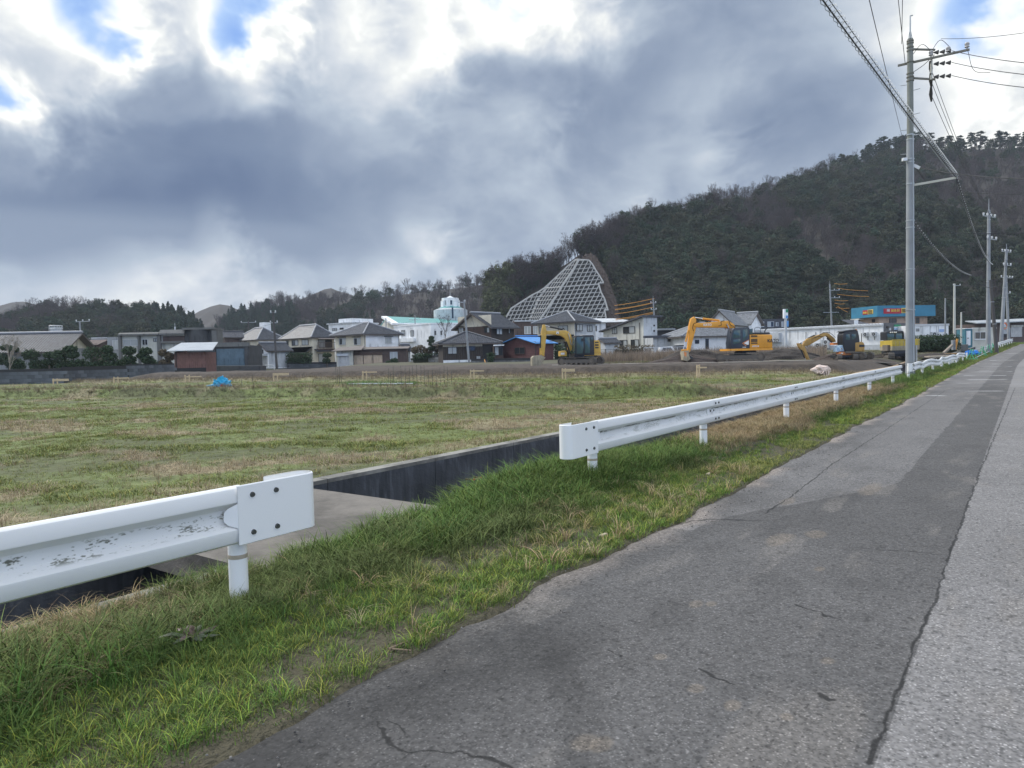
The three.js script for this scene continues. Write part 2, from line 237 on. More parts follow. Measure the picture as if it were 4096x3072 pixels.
for (const c of cracks) { const S = c.q.map((p) => p[0]), U = c.q.map((p) => p[1]); c.b = [Math.min(...S) - 0.2, Math.max(...S) + 0.2, Math.min(...U) - 0.2, Math.max(...U) + 0.2]; }
function crackAt(s, t) {      // 1 in a crack
  let m = 0;
  for (const c of cracks) {
    if (s < c.b[0] || s > c.b[1] || t < c.b[2] || t > c.b[3]) continue;
    const amp = c.b[1] - c.b[0] > 5 ? 0.35 : 1, ws = s + amp * 0.05 * (vn2(s * 9, t * 9, 3) - 0.5) + 0.02 * (vn2(s * 31, t * 31, 5) - 0.5), wt = t + amp * 0.06 * (vn2(s * 9, t * 9, 4) - 0.5) + amp * 0.025 * (vn2(s * 31, t * 31, 6) - 0.5);
    for (let i = 0; i + 1 < c.q.length; i++) { const w = c.w * (0.35 + 1.1 * vn2(s * 7, t * 7, 8)); m = Math.max(m, 1 - sstep(w * 0.5, w * 1.1, segD(ws, wt, c.q[i], c.q[i + 1]))); }
  }
  return m;
}
const seamQ = [[2040, 2480], [2110, 2560], [2185, 2640], [2278, 2778], [2324, 2963], [2296, 3090]].map(([x, y]) => { const g = G(x, y); return ST(g.x, g.z); });
const stripT = (s) => 0.42 - 0.006 * s;                                          // the long joint
const patches = [[3120, 2165, 0.22, 0.085], [3262, 2145, 0.13, 0.08], [2785, 2425, 0.07, 0.04], [2845, 2425, 0.05, 0.03], [2785, 2770, 0.045, 0.035], [3310, 2660, 0.045, 0.03], [2640, 2640, 0.04, 0.03], [3480, 1965, 0.35, 0.09], [3150, 2010, 0.2, 0.06], [2340, 2985, 0.07, 0.05], [2405, 2995, 0.06, 0.04], [2930, 2840, 0.05, 0.03], [3145, 2885, 0.035, 0.03], [3280, 2285, 0.06, 0.03]].map(([x, y, a, b]) => { const g = G(x, y); return [...ST(g.x, g.z), a, b]; });
function asphalt(s, t, fine) {
  const big = fbm2(s * 0.35, t * 0.8, 4, 31), mid = fbm2(s * 2.2, t * 2.2, 3, 37);
  const joint = stripT(s), diag = lerp(2.2, 1.05, sstep(5.6, 9, s)) + 0.04 * (vn2(s * 3, 1, 2) - 0.5);
  let a = t < joint ? 0.195 : t < diag && s > 5.2 ? 0.088 : s > 5.5 ? 0.146 : 0.098;      // right lane, relaid strip, old verge lane
  if (t > joint && s > 4 && s < 5.6) a = lerp(0.104, 0.098, sstep(4, 5.6, s));
  a *= 0.86; a *= 0.86 + 0.3 * big; a *= 0.9 + 0.22 * mid;
  a *= 1.08; let r = a * 0.965, g = a, b = a * 1.015;
  const stain = sstep(0.56, 0.74, fbm2(s * 1.3 + 4, t * 3.1, 4, 51)); a = 1 - 0.16 * stain * sstep(-0.5, 1.2, t); r *= a; g *= a; b *= a;
  const pale = sstep(0.6, 0.78, fbm2(s * 1.1, t * 3.5 + 9, 4, 61)) * 0.3; r = lerp(r, 0.21, pale); g = lerp(g, 0.205, pale); b = lerp(b, 0.19, pale);
  // tar-dark band along the ragged edge and the dark seam of the junction patch
  const e = edgeT(s), dark = sstep(0.62 + 0.6 * sstep(4, 1.5, s), 0.0, e - t + 0.5 * (fbm2(s * 1.4, t * 2, 3, 71) - 0.5)) * sstep(0.30, 0.62, fbm2(s * 0.9, t * 1.3, 3, 77)); a = 1 - (0.42 + 0.2 * sstep(4, 2, s)) * dark; r *= a * 1.03; g *= a; b *= a;
  { const wetb = sstep(1.1, 0.25, e - t + 0.5 * (fbm2(s * 2.1, t * 2.1, 4, 73) - 0.5)) * sstep(3.9, 2.5, s) * (0.35 + 0.65 * fbm2(s * 6, t * 6, 3, 75)); a = 1 - 0.6 * wetb; r *= a * 1.04; g *= a; b *= a * 0.98; }
  let sd = 9; if (s < 5) for (let i = 0; i + 1 < seamQ.length; i++) sd = Math.min(sd, segD(s + 0.1 * (vn2(s * 5, t * 5, 2) - 0.5), t + 0.1 * (vn2(s * 5, t * 5, 3) - 0.5), seamQ[i], seamQ[i + 1])); const seam = sstep(0.15, 0.05, sd + 0.14 * (fbm2(s * 16, t * 16, 3, 85) - 0.5)) * (0.5 + 0.9 * (fbm2(s * 38, t * 38, 2, 83) - 0.2)); a = 1 - 0.3 * seam; r *= a; g *= a; b *= a;
  const sand = sstep(0.30, 0.02, e - t + 0.24 * (fbm2(s * 2.3, t * 3, 4, 91) - 0.5)) * sstep(0.34, 0.56, fbm2(s * 0.7 + 2, 4, 3, 93)) * (0.55 + 0.45 * sstep(5.2, 6.5, s)); r = lerp(r, 0.26, sand); g = lerp(g, 0.225, sand); b = lerp(b, 0.20, sand);
  for (const [ps, pt, ra, rb] of patches) { const d = ((s - ps) / ra) ** 2 + ((t - pt) / rb) ** 2; if (d < 3) { const k = sstep(1.5, 0.5, d + 1.2 * (fbm2(s * 14, t * 14, 3, 97) - 0.5)) * 0.5; r = lerp(r, 0.185, k); g = lerp(g, 0.155, k); b = lerp(b, 0.125, k); } }
  if (s > 20) {      // worn white slow-down bars and lettering far along the lane
    for (const [c, t0, t1, w] of [[24.5, 1.2, 2.3, 0.9], [27.3, 0.3, 2.3, 0.5], [33, 1.1, 2.1, 0.8], [36.2, 0.2, 1.9, 0.7], [41, 0.4, 2.2, 0.6], [47, 0.2, 2.0, 0.7], [49, 0.6, 1.9, 0.5], [56, 0.3, 2.1, 0.8], [62, 0.6, 1.7, 0.6], [70, 0.2, 2.2, 0.9], [75, 0.5, 1.8, 0.8], [88, 0.2, 2.2, 1]]) {
      const k = sstep(w * 0.34, w * 0.12, Math.abs(s - c)) * sstep(0, 0.08, Math.min(t - t0, t1 - t)) * sstep(0.46, 0.66, fbm2(s * 2.6, t * 1.4, 4, 99)) * 0.8; r = lerp(r, 0.6, k); g = lerp(g, 0.6, k); b = lerp(b, 0.6, k);
    }
  }
  if (fine) {
    const sp = h3(Math.floor(s * 170), Math.floor(t * 170), 7), sp2 = vn2(s * 75, t * 75, 3), k = 0.62 + 0.5 * sp2 + (sp > 0.95 ? 1.1 : sp < 0.1 ? -0.4 : 0.2 * (sp - 0.5)); r *= k; g *= k; b *= k;
    const pit = sstep(0.84, 0.9, vn2(s * 34, t * 48, 17)) * 0.4; r *= 1 - pit; g *= 1 - pit; b *= 1 - pit;
  }
  const c = crackAt(s, t) * 0.82; return [r * (1 - c), g * (1 - c), b * (1 - c)];
}
{
  const strip = (s0, s1, ns, tw, th, fine) => {
    const t0 = -1.3, t1 = 2.95;
    const tex = texture(tw, th, (u, v) => { const c = asphalt(lerp(s0, s1, v), lerp(t0, t1, u), fine); return [toS(c[0]), toS(c[1]), toS(c[2])]; }, true, false);
    const m = new THREE.MeshStandardMaterial({ map: tex, roughness: 0.86 });
    m.bumpMap = scaled(T.bumps, 9 * (t1 - t0) / 3, 9 * (s1 - s0) / 3); m.bumpScale = 0.0035;
    const g = quadSheet(40, ns, (u, v) => { const s = lerp(s0, s1, v), e = edgeT(s) + 0.03, t = lerp(t0, e, u); return RD(s, t, roadY(s, t) - 0.03 * sstep(0.1, 0, e - t)); }, (u, v) => { const s = lerp(s0, s1, v), t = lerp(t0, edgeT(s) + 0.03, u); return [(t - t0) / (t1 - t0), v]; });
    return setting('road', g, m);
  };
  const roadY = (s, t) => 0.012 + 0.02 * sstep(3, 0, Math.abs(t + 1.2)) + 0.012 * (fbm2(s * 0.8, t * 0.8, 2, 19) - 0.5);
  strip(-2.5, 8.5, 180, 760, 2000, true);
  strip(8.5, 30, 160, 512, 2048, true);
  strip(30, 150, 150, 160, 1536, false);
  const rm = mat([0.172, 0.179, 0.182], 0.87, { tex: 'grain', size: 1.3, bump: 'bumps', bs: 0.33, bh: 0.0035 });
  setting('road', quadSheet(20, 160, (u, v) => { const s = lerp(-4, 150, v), t = lerp(-5.6, -1.302, u); return RD(s, t, roadY(s, t)); }), rm);
}
// crossing road at the far end, with its white stop line and edge
{
  const far = mat([0.13, 0.132, 0.135], 0.9, { tex: 'grain', size: 6 }), white = mat([0.62, 0.62, 0.6], 0.8, { tex: 'grain', size: 1 });
  setting('cross_road', quadSheet(30, 4, (u, v) => RD(lerp(149.9, 160, v), lerp(-70, 60, u), 0.01)), far);
  setting('road_marking', quadSheet(20, 1, (u, v) => RD(lerp(150.4, 151.3, v), lerp(-5, 2.4, u), 0.03)), white);
  setting('road_marking', quadSheet(20, 1, (u, v) => RD(lerp(159.2, 159.5, v), lerp(-60, 50, u), 0.03)), white);
  setting('road_marking', quadSheet(4, 2, (u, v) => RD(lerp(140, 146, v), lerp(0.4, 1.4, u), 0.03)), white);
}
// ---------- verge, field and far ground ----------
const dryAt = (x, z) => {      // 0 green, 1 straw
  const [s, t] = ST(x, z), q = lineQ(x, z);
  let d = sstep(0.53, 0.66, fbm2(x * 0.42 + 3, z * 0.55 + 1, 4, 21) + 0.1 * (fbm2(x * 2, z * 3.5, 2, 25) - 0.5));
  d = Math.max(d, sstep(0.9, 0.3, Math.abs(q - bundQ - 1.6) / 1.8) * 0.85, Math.exp(-(((q - bankQ + 1.4) / 1.1) ** 2)), 0.9 * sstep(8.6, 7.4, t) * sstep(0.3, 0.55, fbm2(s * 0.6, t, 2, 44) + 0.1));
  return d * sstep(7, 8, t) + (t < 7 ? 0 : 0);
};
{
  const tw = 1000, x0 = -48, x1 = 32, z0 = -66, z1 = -4;
  const field = (x, z) => {
    const [s, t] = ST(x, z), q = lineQ(x, z), dry = dryAt(x, z), n = fbm2(x * 5, z * 5, 3, 28), wet = sstep(0.52, 0.64, fbm2(x * 0.4, z * 0.5, 4, 24));
    let r = lerp(0.125, 0.25, dry * 0.85), g = lerp(0.155, 0.215, dry * 0.85), b = lerp(0.05, 0.13, dry * 0.85);
    r = lerp(r, 0.055, wet * 0.5); g = lerp(g, 0.046, wet * 0.5); b = lerp(b, 0.030, wet * 0.5);
    const soil = sstep(bankQ - 0.5, bankQ + 0.1, q + 0.6 * (fbm2(x * 0.9, z * 0.9, 3, 6) - 0.5)) * sstep(-37, -32, x), sc = 0.75 + 0.5 * fbm2(x * 1.2, z * 3, 4, 66);
    r = lerp(r, 0.064 * sc, soil); g = lerp(g, 0.051 * sc, soil); b = lerp(b, 0.041 * sc, soil);
    const k = 0.6 + 0.8 * n; return [toS(r * k), toS(g * k), toS(b * k)];
  };
  const tex = texture(tw, tw, (u, v) => field(lerp(x0, x1, u), lerp(z1, z0, v)), true, false);
  const fm = new THREE.MeshStandardMaterial({ map: tex, roughness: 0.95 }); fm.bumpMap = scaled(T.bumps, 40, 32); fm.bumpScale = 0.05;
  // near field as a fine sheet between the channel and the works, in road coordinates
  setting('field', quadSheet(300, 240, (u, v) => { const s = lerp(-8, 66, v), t = CAN1 + 0.2 + 82 * u ** 1.6, p = RD(s, t); p.y = landY(p.x, p.z); return p; }, (u, v, p) => [(p.x - x0) / (x1 - x0), (z1 - p.z) / (z1 - z0)]), fm);
  const gm = mat([0.085, 0.082, 0.05], 0.95, { tex: 'grain', size: 7 });
  setting('ground', quadSheet(160, 120, (u, v) => { const D = 40 + 700 * v ** 2.2, x = lerp(-1.25, 1.25, u) * (D + 40), p = V(x, 0, -D), [s, t] = ST(x, -D); p.y = landY(x, -D) - (s < 65.5 && t < 88 ? 0.45 : 0) - (t < 7.6 ? 1.2 : 0); return p; }), gm);
  setting('ground', quadSheet(20, 60, (u, v) => { const s = lerp(-12, 260, v), t = lerp(-140, -5.3, u ** 0.4); return RD(s, t, -0.03 + 0.08 * fbm2(s, t, 2, 3)); }), gm);
  const vm = mat([0.075, 0.066, 0.040], 0.95, { tex: 'grain', size: 0.9 }); vm.bumpMap = scaled(T.bumps, 3); vm.bumpScale = 0.03;
  setting('grass_verge', quadSheet(40, 420, (u, v) => { const s = lerp(-6, 150, v ** 1.5), t = lerp(2.2, CAN0 - 0.19, u); return RD(s, t, vergeY(s, t) - (t < edgeT(s) - 0.02 ? 0.05 : 0)); }), vm);
}
// ---------- the concrete channel: precast walls, bed, slab bridge ----------
{
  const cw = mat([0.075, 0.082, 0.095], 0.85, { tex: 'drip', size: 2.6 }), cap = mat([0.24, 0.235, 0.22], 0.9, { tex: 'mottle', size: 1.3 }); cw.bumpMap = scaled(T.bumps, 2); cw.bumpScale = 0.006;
  const wall = (label, face, back, s0, s1, dir) => {
    const o = thing('channel_wall', label, 'wall', undefined, 0, 'walls of the drainage channel');
    for (let s = s0; s < s1; s += 2.03) {
      const L = Math.min(2.03, s1 - s) - 0.014, N = 3, pcs = [], cps = [], lean = 0.006 * (h3(Math.round(s * 10), dir, 1) - 0.5);
      const seg = (sa, sb, ta, tb, y0, y1) => quadBox(RD(sa, ta, 0), RD(sb, ta, 0), RD(sb, tb, 0), RD(sa, tb, 0), y0, y1);
      pcs.push(seg(s, s + L, face + lean * dir, back, -1.45, -0.05)); cps.push(seg(s, s + L, face + lean * dir - 0.004 * dir, back + 0.006 * dir, -0.05, 0.0));
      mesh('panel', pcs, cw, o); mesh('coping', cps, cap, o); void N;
    }
    return o;
  };
  function quadBox(a, b, c, d, y0, y1) {      // a prism over the plan a b c d
    const g = new THREE.BufferGeometry(), P8 = [a, b, c, d].flatMap((q) => [[q.x, q.y + y0, q.z]]).concat([a, b, c, d].map((q) => [q.x, q.y + y1, q.z])), f = [[0, 1, 5, 4], [1, 2, 6, 5], [2, 3, 7, 6], [3, 0, 4, 7], [4, 5, 6, 7], [3, 2, 1, 0]], p = [];
    const ctr = P8.reduce((m, q) => m.map((v, i) => v + q[i] / 8), [0, 0, 0]);
    for (const q of f) { const e1 = V(...P8[q[1]]).sub(V(...P8[q[0]])), e2 = V(...P8[q[2]]).sub(V(...P8[q[0]])), n = e1.cross(e2), out = n.dot(V(...P8[q[0]]).sub(V(...ctr))) > 0, k = out ? q : [...q].reverse(); p.push(...P8[k[0]], ...P8[k[1]], ...P8[k[2]], ...P8[k[0]], ...P8[k[2]], ...P8[k[3]]); }
    g.setAttribute('position', new THREE.Float32BufferAttribute(p, 3)); g.computeVertexNormals(); return g;
  }
  globalThis.quadBox = quadBox;
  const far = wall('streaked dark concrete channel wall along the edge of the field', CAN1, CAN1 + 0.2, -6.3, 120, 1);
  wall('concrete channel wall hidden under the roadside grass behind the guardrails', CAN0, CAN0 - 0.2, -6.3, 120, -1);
  setting('channel_bed', quadSheet(4, 60, (u, v) => RD(lerp(-7, 125, v), lerp(CAN0 - 0.1, CAN1 + 0.1, u), -1.4 + 0.05 * vn2(v * 90, u * 4))), mat([0.07, 0.066, 0.055], 0.5, { tex: 'grain', size: 2 }));
  // weep holes and a step iron on the far wall
  const hole = mat([0.02, 0.02, 0.02], 0.9), onWall = (px, py) => { let a = -3, b = 60; for (let i = 0; i < 40; i++) { const m = (a + b) / 2; proj(RD(m, CAN1, -0.4))[0] < px ? (a = m) : (b = m); } let y0 = -1.4, y1 = 0; for (let i = 0; i < 30; i++) { const m = (y0 + y1) / 2; proj(RD(a, CAN1, m))[1] > py ? (y0 = m) : (y1 = m); } return [a, y0]; };
  for (const [px, py] of [[1794, 1951], [1957, 1907], [2218, 1840]]) { const [s, y] = onWall(px, py), c = RD(s, CAN1 - 0.004, y), n = RD(s, CAN1 - 1, y).sub(c).normalize(); mesh('weep_hole', [rod(c.clone().addScaledVector(n, -0.02), c.clone().addScaledVector(n, 0.005), 0.045, 0.045, 14)], hole, far); }
  { const [s, y] = onWall(1880, 1912), k = 0.11, a = RD(s - k, CAN1, y), b = RD(s - k, CAN1 - 0.14, y), c = RD(s + k, CAN1 - 0.14, y), d = RD(s + k, CAN1, y);
    const st = mesh('step_iron', [rod(a, b, 0.013), rod(b, c, 0.013), rod(c, d, 0.013)], mat([0.22, 0.15, 0.1], 0.7, { tex: 'grain', size: 0.2 }), far);
    mesh('red_grip', [rod(b.clone().lerp(c, 0.05), b.clone().lerp(c, 0.22), 0.0165), rod(b.clone().lerp(c, 0.9), b.clone().lerp(c, 1.0), 0.0165)], mat([0.5, 0.02, 0.02], 0.5), st); }
  const seg = (sa, sb, ta, tb, y0, y1) => quadBox(RD(sa, ta), RD(sb, ta), RD(sb, tb), RD(sa, tb), y0, y1);
  const slabM = mat([0.155, 0.143, 0.13], 0.9, { tex: 'mottle', size: 2.1 }); slabM.bumpMap = scaled(T.bumps, 5); slabM.bumpScale = 0.004;
  solo('concrete_slab', 'weathered grey concrete slab bridging the channel between the two guardrails', 'slab', [seg(3.0, 5.3, CAN0 - 0.55, CAN1 + 0.07, -0.2, 0.012)], slabM);
}

// ---------- guardrails ----------
const RAILT = 3.86, RAILY = 0.575;
{
  const prof = [[0.172, -0.02], [0.177, 0.0], [0.174, 0.022], [0.163, 0.038], [0.15, 0.044], [0.094, 0.056], [0.082, 0.055], [0.073, 0.047], [0.046, 0.002], [0.037, -0.008], [0.024, -0.012], [0, -0.013]];
  const front = [...prof, ...prof.slice(0, -1).reverse().map(([y, e]) => [-y, e])];
  const loop = [...front, ...front.slice().reverse().map(([y, e]) => [y * 0.985, e - 0.006])];
  let len = [0]; for (let i = 1; i < loop.length; i++) len.push(len[i - 1] + Math.hypot(loop[i][0] - loop[i - 1][0], loop[i][1] - loop[i - 1][1]));
  // v 0..0.5 of the paint texture is the road side, top lip first
  const half = len[front.length - 1];
  const paint = (heavy, seed) => texture(1024, 256, (u, v) => {
    const s = u * 4.75, d = v * half * 2; let a = 0;      // d is the way down round the front
    const n = fbm2(s * 16, d * 60, 5, seed), m = fbm2(s * 1.1 + 3, 2, 3, seed + 3), sp = vn2(s * 120, d * 260, seed + 7), f = d / half;
    const upper = Math.exp(-(((f - 0.425 - 0.02 * (vn2(s * 3, 1, seed) - 0.5)) / 0.026) ** 2)), lower = sstep(0.42, 0.48, f) * sstep(0.68, 0.58, f);
    a = Math.max(upper * sstep(0.40, 0.60, m) * (0.35 + 0.65 * sstep(0.4, 0.6, n)), heavy * lower * sstep(0.60, 0.72, fbm2(s * 3.5, d * 14, 3, seed + 5) * 0.42 + fbm2(s * 48, d * 120, 3, seed + 6) * 0.62) * 0.75);
    a = Math.max(a, heavy * 0.8 * sstep(0.70, 0.78, fbm2(s * 6 + 8, d * 12, 4, seed + 11) + 0.22 * (sp - 0.4)) * lower);
    if (f > 1) a = 0;
    const chip = 0, w = 0.97 + 0.05 * (fbm2(s * 2, d * 8, 3, seed + 23) - 0.5);
    a = clamp(a + chip * (f < 0.9 ? 0.5 : 0)); const c = [0.905 * w, 0.905 * w, 0.90 * w], k = [0.22, 0.225, 0.17]; return c.map((x, i) => lerp(x, k[i], a * 0.9));
  }, true);
  const mk = (h, sd) => { const m = new THREE.MeshStandardMaterial({ map: paint(h, sd), roughness: 0.48 }); return m; };
  const dirty = mk(1, 201), cleaner = [mk(0.35, 233), mk(0.5, 265)];
  const white = mat([0.79, 0.79, 0.785], 0.36, { tex: 'grain', size: 1.7 }); white.roughness = 0.5; white.color.setRGB(0.83, 0.83, 0.825); white.map = null;
  const bandM = mat([0.42, 0.36, 0.28], 0.7, { tex: 'grain', size: 0.08 }), boltM = mat([0.10, 0.105, 0.10], 0.45, { metal: 0.6 }), grime = mat([0.06, 0.055, 0.05], 0.9);
  function beam(s0, s1, m, parent, sag = () => 0) {
    const N = 8, g = quadSheet(loop.length, N, (u, v) => { const i = Math.round(u * loop.length) % loop.length, s = lerp(s0, s1, v), [y, e] = loop[i], [dy, de] = [].concat(sag(s), 0); return RD(s, RAILT - e - (de || 0), RAILY + y + (dy || 0)); }, (u, v) => { const i = Math.round(u * loop.length) % loop.length; return [v * (s1 - s0) / 4.75, (u >= 0.9999 ? len[loop.length - 1] + 0.006 : len[i]) / (half * 2)]; });
    const c = toCreasedNormals(g.toNonIndexed(), 0.5); c.userData.keep = true; return mesh('beam', c, m, parent);
  }
  function post(s, parent, broken) {
    const b = RD(s, RAILT + 0.085, 0), p = mesh('post', [cyl(0.057, 0.057, 1.0, b.x, b.y - 0.36, b.z, 20)], white, parent);
    mesh('reflective_band', [cyl(0.0585, 0.0585, 0.026, b.x, b.y + 0.285, b.z, 20)], bandM, p);
    if (!broken) { const k = RD(s, RAILT + 0.02, RAILY); mesh('bracket', [bar(RD(s - 0.04, RAILT + 0.03, RAILY), RD(s + 0.04, RAILT + 0.03, RAILY), 0.05, 0.2)], white, p); void k; }
    return p;
  }
  const bolt = (s, y, parent, e = 0.056) => { const a = RD(s, RAILT - e, RAILY + y), b = RD(s, RAILT - e - 0.012, RAILY + y); return mesh('bolt', [rod(a, b, 0.017, 0.014, 10)], boltM, parent); };
  function capEnd(sj, dir, parent) {      // joint at sj, the nose points along dir
    const pts = [], R = 0.085, L = 0.52, th = 0.005, e0 = 0.062, path = [];
    for (const s of [0, L]) path.push([s, e0]);
    for (let k = 1; k <= 12; k++) { const a = Math.PI / 2 - Math.PI * k / 12; path.push([L + R * Math.cos(a), e0 - R + R * Math.sin(a)]); }
    path.push([L - 0.22, e0 - 2 * R]);
    const H2 = 0.182, g = [];
    const nm = (i) => { const a = path[Math.max(0, i - 1)], b = path[Math.min(path.length - 1, i + 1)], dx = b[0] - a[0], dy = b[1] - a[1], l = Math.hypot(dx, dy); return [-dy / l, dx / l]; };
    const hgt = (k) => [-1, -0.97, 0.97, 1][k] * H2, inn = (k) => [0.006, 0, 0, 0.006][k];      // rolled edges
    const side = (sgn) => quadSheet(path.length - 1, 3, (u, v) => { const i = Math.round(u * (path.length - 1)), k = Math.round(v * 3), n = nm(i), o = (sgn > 0 ? 0 : -th) - inn(k); return RD(sj + dir * (path[i][0] + n[0] * o), RAILT - (path[i][1] + n[1] * o), RAILY + hgt(k)); });
    g.push(toCreasedNormals(side(1).toNonIndexed(), 0.7), toCreasedNormals(side(-1).toNonIndexed(), 0.7));
    for (const k of [0, 3]) g.push(quadSheet(path.length - 1, 1, (u, v) => { const i = Math.round(u * (path.length - 1)), n = nm(i), o = -th * v - 0.006; return RD(sj + dir * (path[i][0] + n[0] * o), RAILT - (path[i][1] + n[1] * o), RAILY + hgt(k)); }));
    // tongue pressed into the beam's groove
    g.push(quadSheet(6, 1, (u, v) => { const y = lerp(-0.075, 0.075, u), tip = 0.07 * Math.min(1, 2.2 * (1 - Math.abs(y / 0.075))); return RD(sj - dir * tip * v, RAILT - lerp(e0 - 0.001, 0.022, v * (1 - Math.abs(y / 0.075) ** 3)), RAILY + y); }));
    const cap = mesh('end_cap', g, white, parent);
    for (const s of [0.10, 0.27]) for (const y of [-0.115, 0.115]) bolt(sj + dir * s, y, cap, e0);
    void pts; return cap;
  }
  const line = (label, o) => thing('guardrail', label, 'guardrail', undefined, 0, undefined);
  // near rail, running out of the picture
  {
    const o = line('dirty white guardrail with a round end cap beside the slab, moss in its groove'), se = sAt(1256, 1990, RAILT) - 0.085, sj = se - 0.52;
    beam(sj - 4.3, sj + 0.05, dirty, o); beam(sj - 9, sj - 4.3, dirty, o); capEnd(sj, 1, o);
    for (const s of [sAt(963, 2250, RAILT + 0.06, 0.2), sj - 4.55]) post(s, o);
  }
  // long rail on the far side of the gap
  {
    const o = line('long white guardrail running from the slab gap to the grey concrete utility pole'), sc = sAt(2262, 1740, RAILT) + 0.085, sj = sc + 0.52, se = sAt(3604, 1510, RAILT);
    const ps = [2378, 2820, 3150, 3348, 3481, 3574].map((x, i) => sAt(x, [1880, 1770, 1660, 1600, 1560, 1530][i], RAILT + 0.06, 0.2));
    capEnd(sj, -1, o); const cuts = [sj - 0.05, ...ps.slice(1, 5).map((s) => s + 0.25), se];
    for (let i = 0; i + 1 < cuts.length; i++) { beam(cuts[i] - (i ? 0.12 : 0), cuts[i + 1], cleaner[i % 2], o, (s) => [0, i % 2 ? 0.003 : 0]); if (i) for (const [ds, y] of [[-0.2, 0.12], [-0.06, 0.12], [-0.2, -0.12], [-0.06, -0.12], [-0.24, 0.0], [-0.1, 0.0]]) bolt(cuts[i] + ds + 0.1, y, o, y ? 0.057 : -0.014); }
    for (const s of ps) post(s, o);
    for (const y of [0.12, -0.12]) for (const d of [0.1, 0.24]) bolt(se - d, y, o, 0.057);
  }
  // bent rail behind the pole, and two more towards the crossing
  const bent = (label, x0, x1, n, dent, cap) => {
    const o = line(label), s0 = sAt(x0, 1460, RAILT), s1 = sAt(x1, 1420, RAILT);
    if (cap) capEnd(s0 + 0.52, -1, o);
    const a = s0 + (cap ? 0.46 : 0), k = Math.max(1, Math.round((s1 - a) / 4.75));
    for (let i = 0; i < k; i++) beam(lerp(a, s1, i / k) - (i ? 0.1 : 0), lerp(a, s1, (i + 1) / k), cleaner[i % 2], o, (s) => [dent * 0.05 * Math.sin((s - a) * 0.9), dent * 0.09 * Math.sin((s - a) * 0.55 + 1)]);
    for (let i = 0; i < n; i++) post(lerp(s0 + 0.2, s1 - 0.2, i / (n - 1)), o);
    return o;
  };
  const b3 = bent('bent white guardrail with a round cap starting behind the grey utility pole', 3640, 3857, 7, 1, true); post(sAt(3872, 1450, RAILT), b3, true);
  bent('white guardrail behind the green pipe barricades', 3930, 3984, 5, 0.4, false);
  bent('white guardrail at the crossing end of the road past the leaning dark pole', 3996, 4050, 7, 0.2, true);
}

// ---------- grass ----------
const leafM = new THREE.MeshStandardMaterial({ color: 0xffffff, roughness: 0.95, side: THREE.DoubleSide, vertexColors: true });
function blades(n, o, seed) {      // a clump of bent, tapering blades
  const R = rngOf(seed), p = [], c = [], nrm = [];
  for (let b = 0; b < n; b++) {
    const a = R() * 6.283, r = o.spread * Math.sqrt(R()), h = lerp(o.h0, o.h1, R()), lean = lerp(o.l0, o.l1, R()) * h, w = o.w * (0.7 + 0.6 * R()), dir = a + (R() - 0.5) * 1.4, dx = Math.cos(dir), dz = Math.sin(dir), K = o.k ?? 3, droop = o.droop ?? 0.25, tint = 0.6 + 0.7 * R(), tw = (R() - 0.5) * 0.8;
    const pt = (t) => [Math.cos(a) * r + dx * lean * t * t, h * (t - droop * t * t * t), Math.sin(a) * r + dz * lean * t * t];
    const wd = (t) => w * (1 - t * 0.92) * 0.5, sx = Math.cos(dir + 1.57 + tw), sz = Math.sin(dir + 1.57 + tw), mix = R() < (o.straw ?? 0) ? 1 : 0;
    const v = (t, sg) => { const q = pt(t), k = wd(t) * sg; return [q[0] + sx * k, q[1], q[2] + sz * k]; };
    const col = (t) => { const base = mix ? [2.4, 1.75, 1.6] : [1, 1, 1]; return base.map((x) => x * tint); };
    for (let i = 0; i < K; i++) { const t0 = i / K, t1 = (i + 1) / K, A = v(t0, -1), B = v(t0, 1), Cc = v(t1, 1), D = v(t1, -1); for (const [q, t] of [[A, t0], [B, t0], [Cc, t1], [A, t0], [Cc, t1], [D, t1]]) { p.push(...q); c.push(...col(t)); nrm.push(dx * 0.35, 0.85, dz * 0.35); } }
  }
  const g = new THREE.BufferGeometry(); g.setAttribute('position', new THREE.Float32BufferAttribute(p, 3)); g.setAttribute('color', new THREE.Float32BufferAttribute(c, 3)); g.computeVertexNormals(); return g;
}
const lush = [1, 2, 3].map((i) => blades(16, { spread: 0.05, h0: 0.05, h1: 0.15, l0: 0.2, l1: 1.3, w: 0.006, k: 4 }, i));
const shortG = [1, 2].map((i) => blades(18, { spread: 0.055, h0: 0.02, h1: 0.065, l0: 0.2, l1: 1.2, w: 0.0035, straw: 0.12 }, 10 + i));
const dryG = [1, 2].map((i) => blades(12, { spread: 0.05, h0: 0.10, h1: 0.24, l0: 0.3, l1: 1.7, w: 0.0065, droop: 0.55, k: 5 }, 20 + i));
const fieldG = [1, 2, 3].map((i) => blades(13, { spread: 0.13, h0: 0.03, h1: 0.10, l0: 0.3, l1: 1.5, w: 0.010, k: 2, straw: 0.10 }, 30 + i));
const strawG = [1, 2].map((i) => blades(12, { spread: 0.17, h0: 0.03, h1: 0.09, l0: 1.2, l1: 4, w: 0.010, k: 3, droop: 0.65 }, 40 + i));
const stubG = [1].map((i) => blades(9, { spread: 0.045, h0: 0.10, h1: 0.2, l0: 0.1, l1: 0.7, w: 0.008, k: 2, droop: 0.1 }, 50 + i));
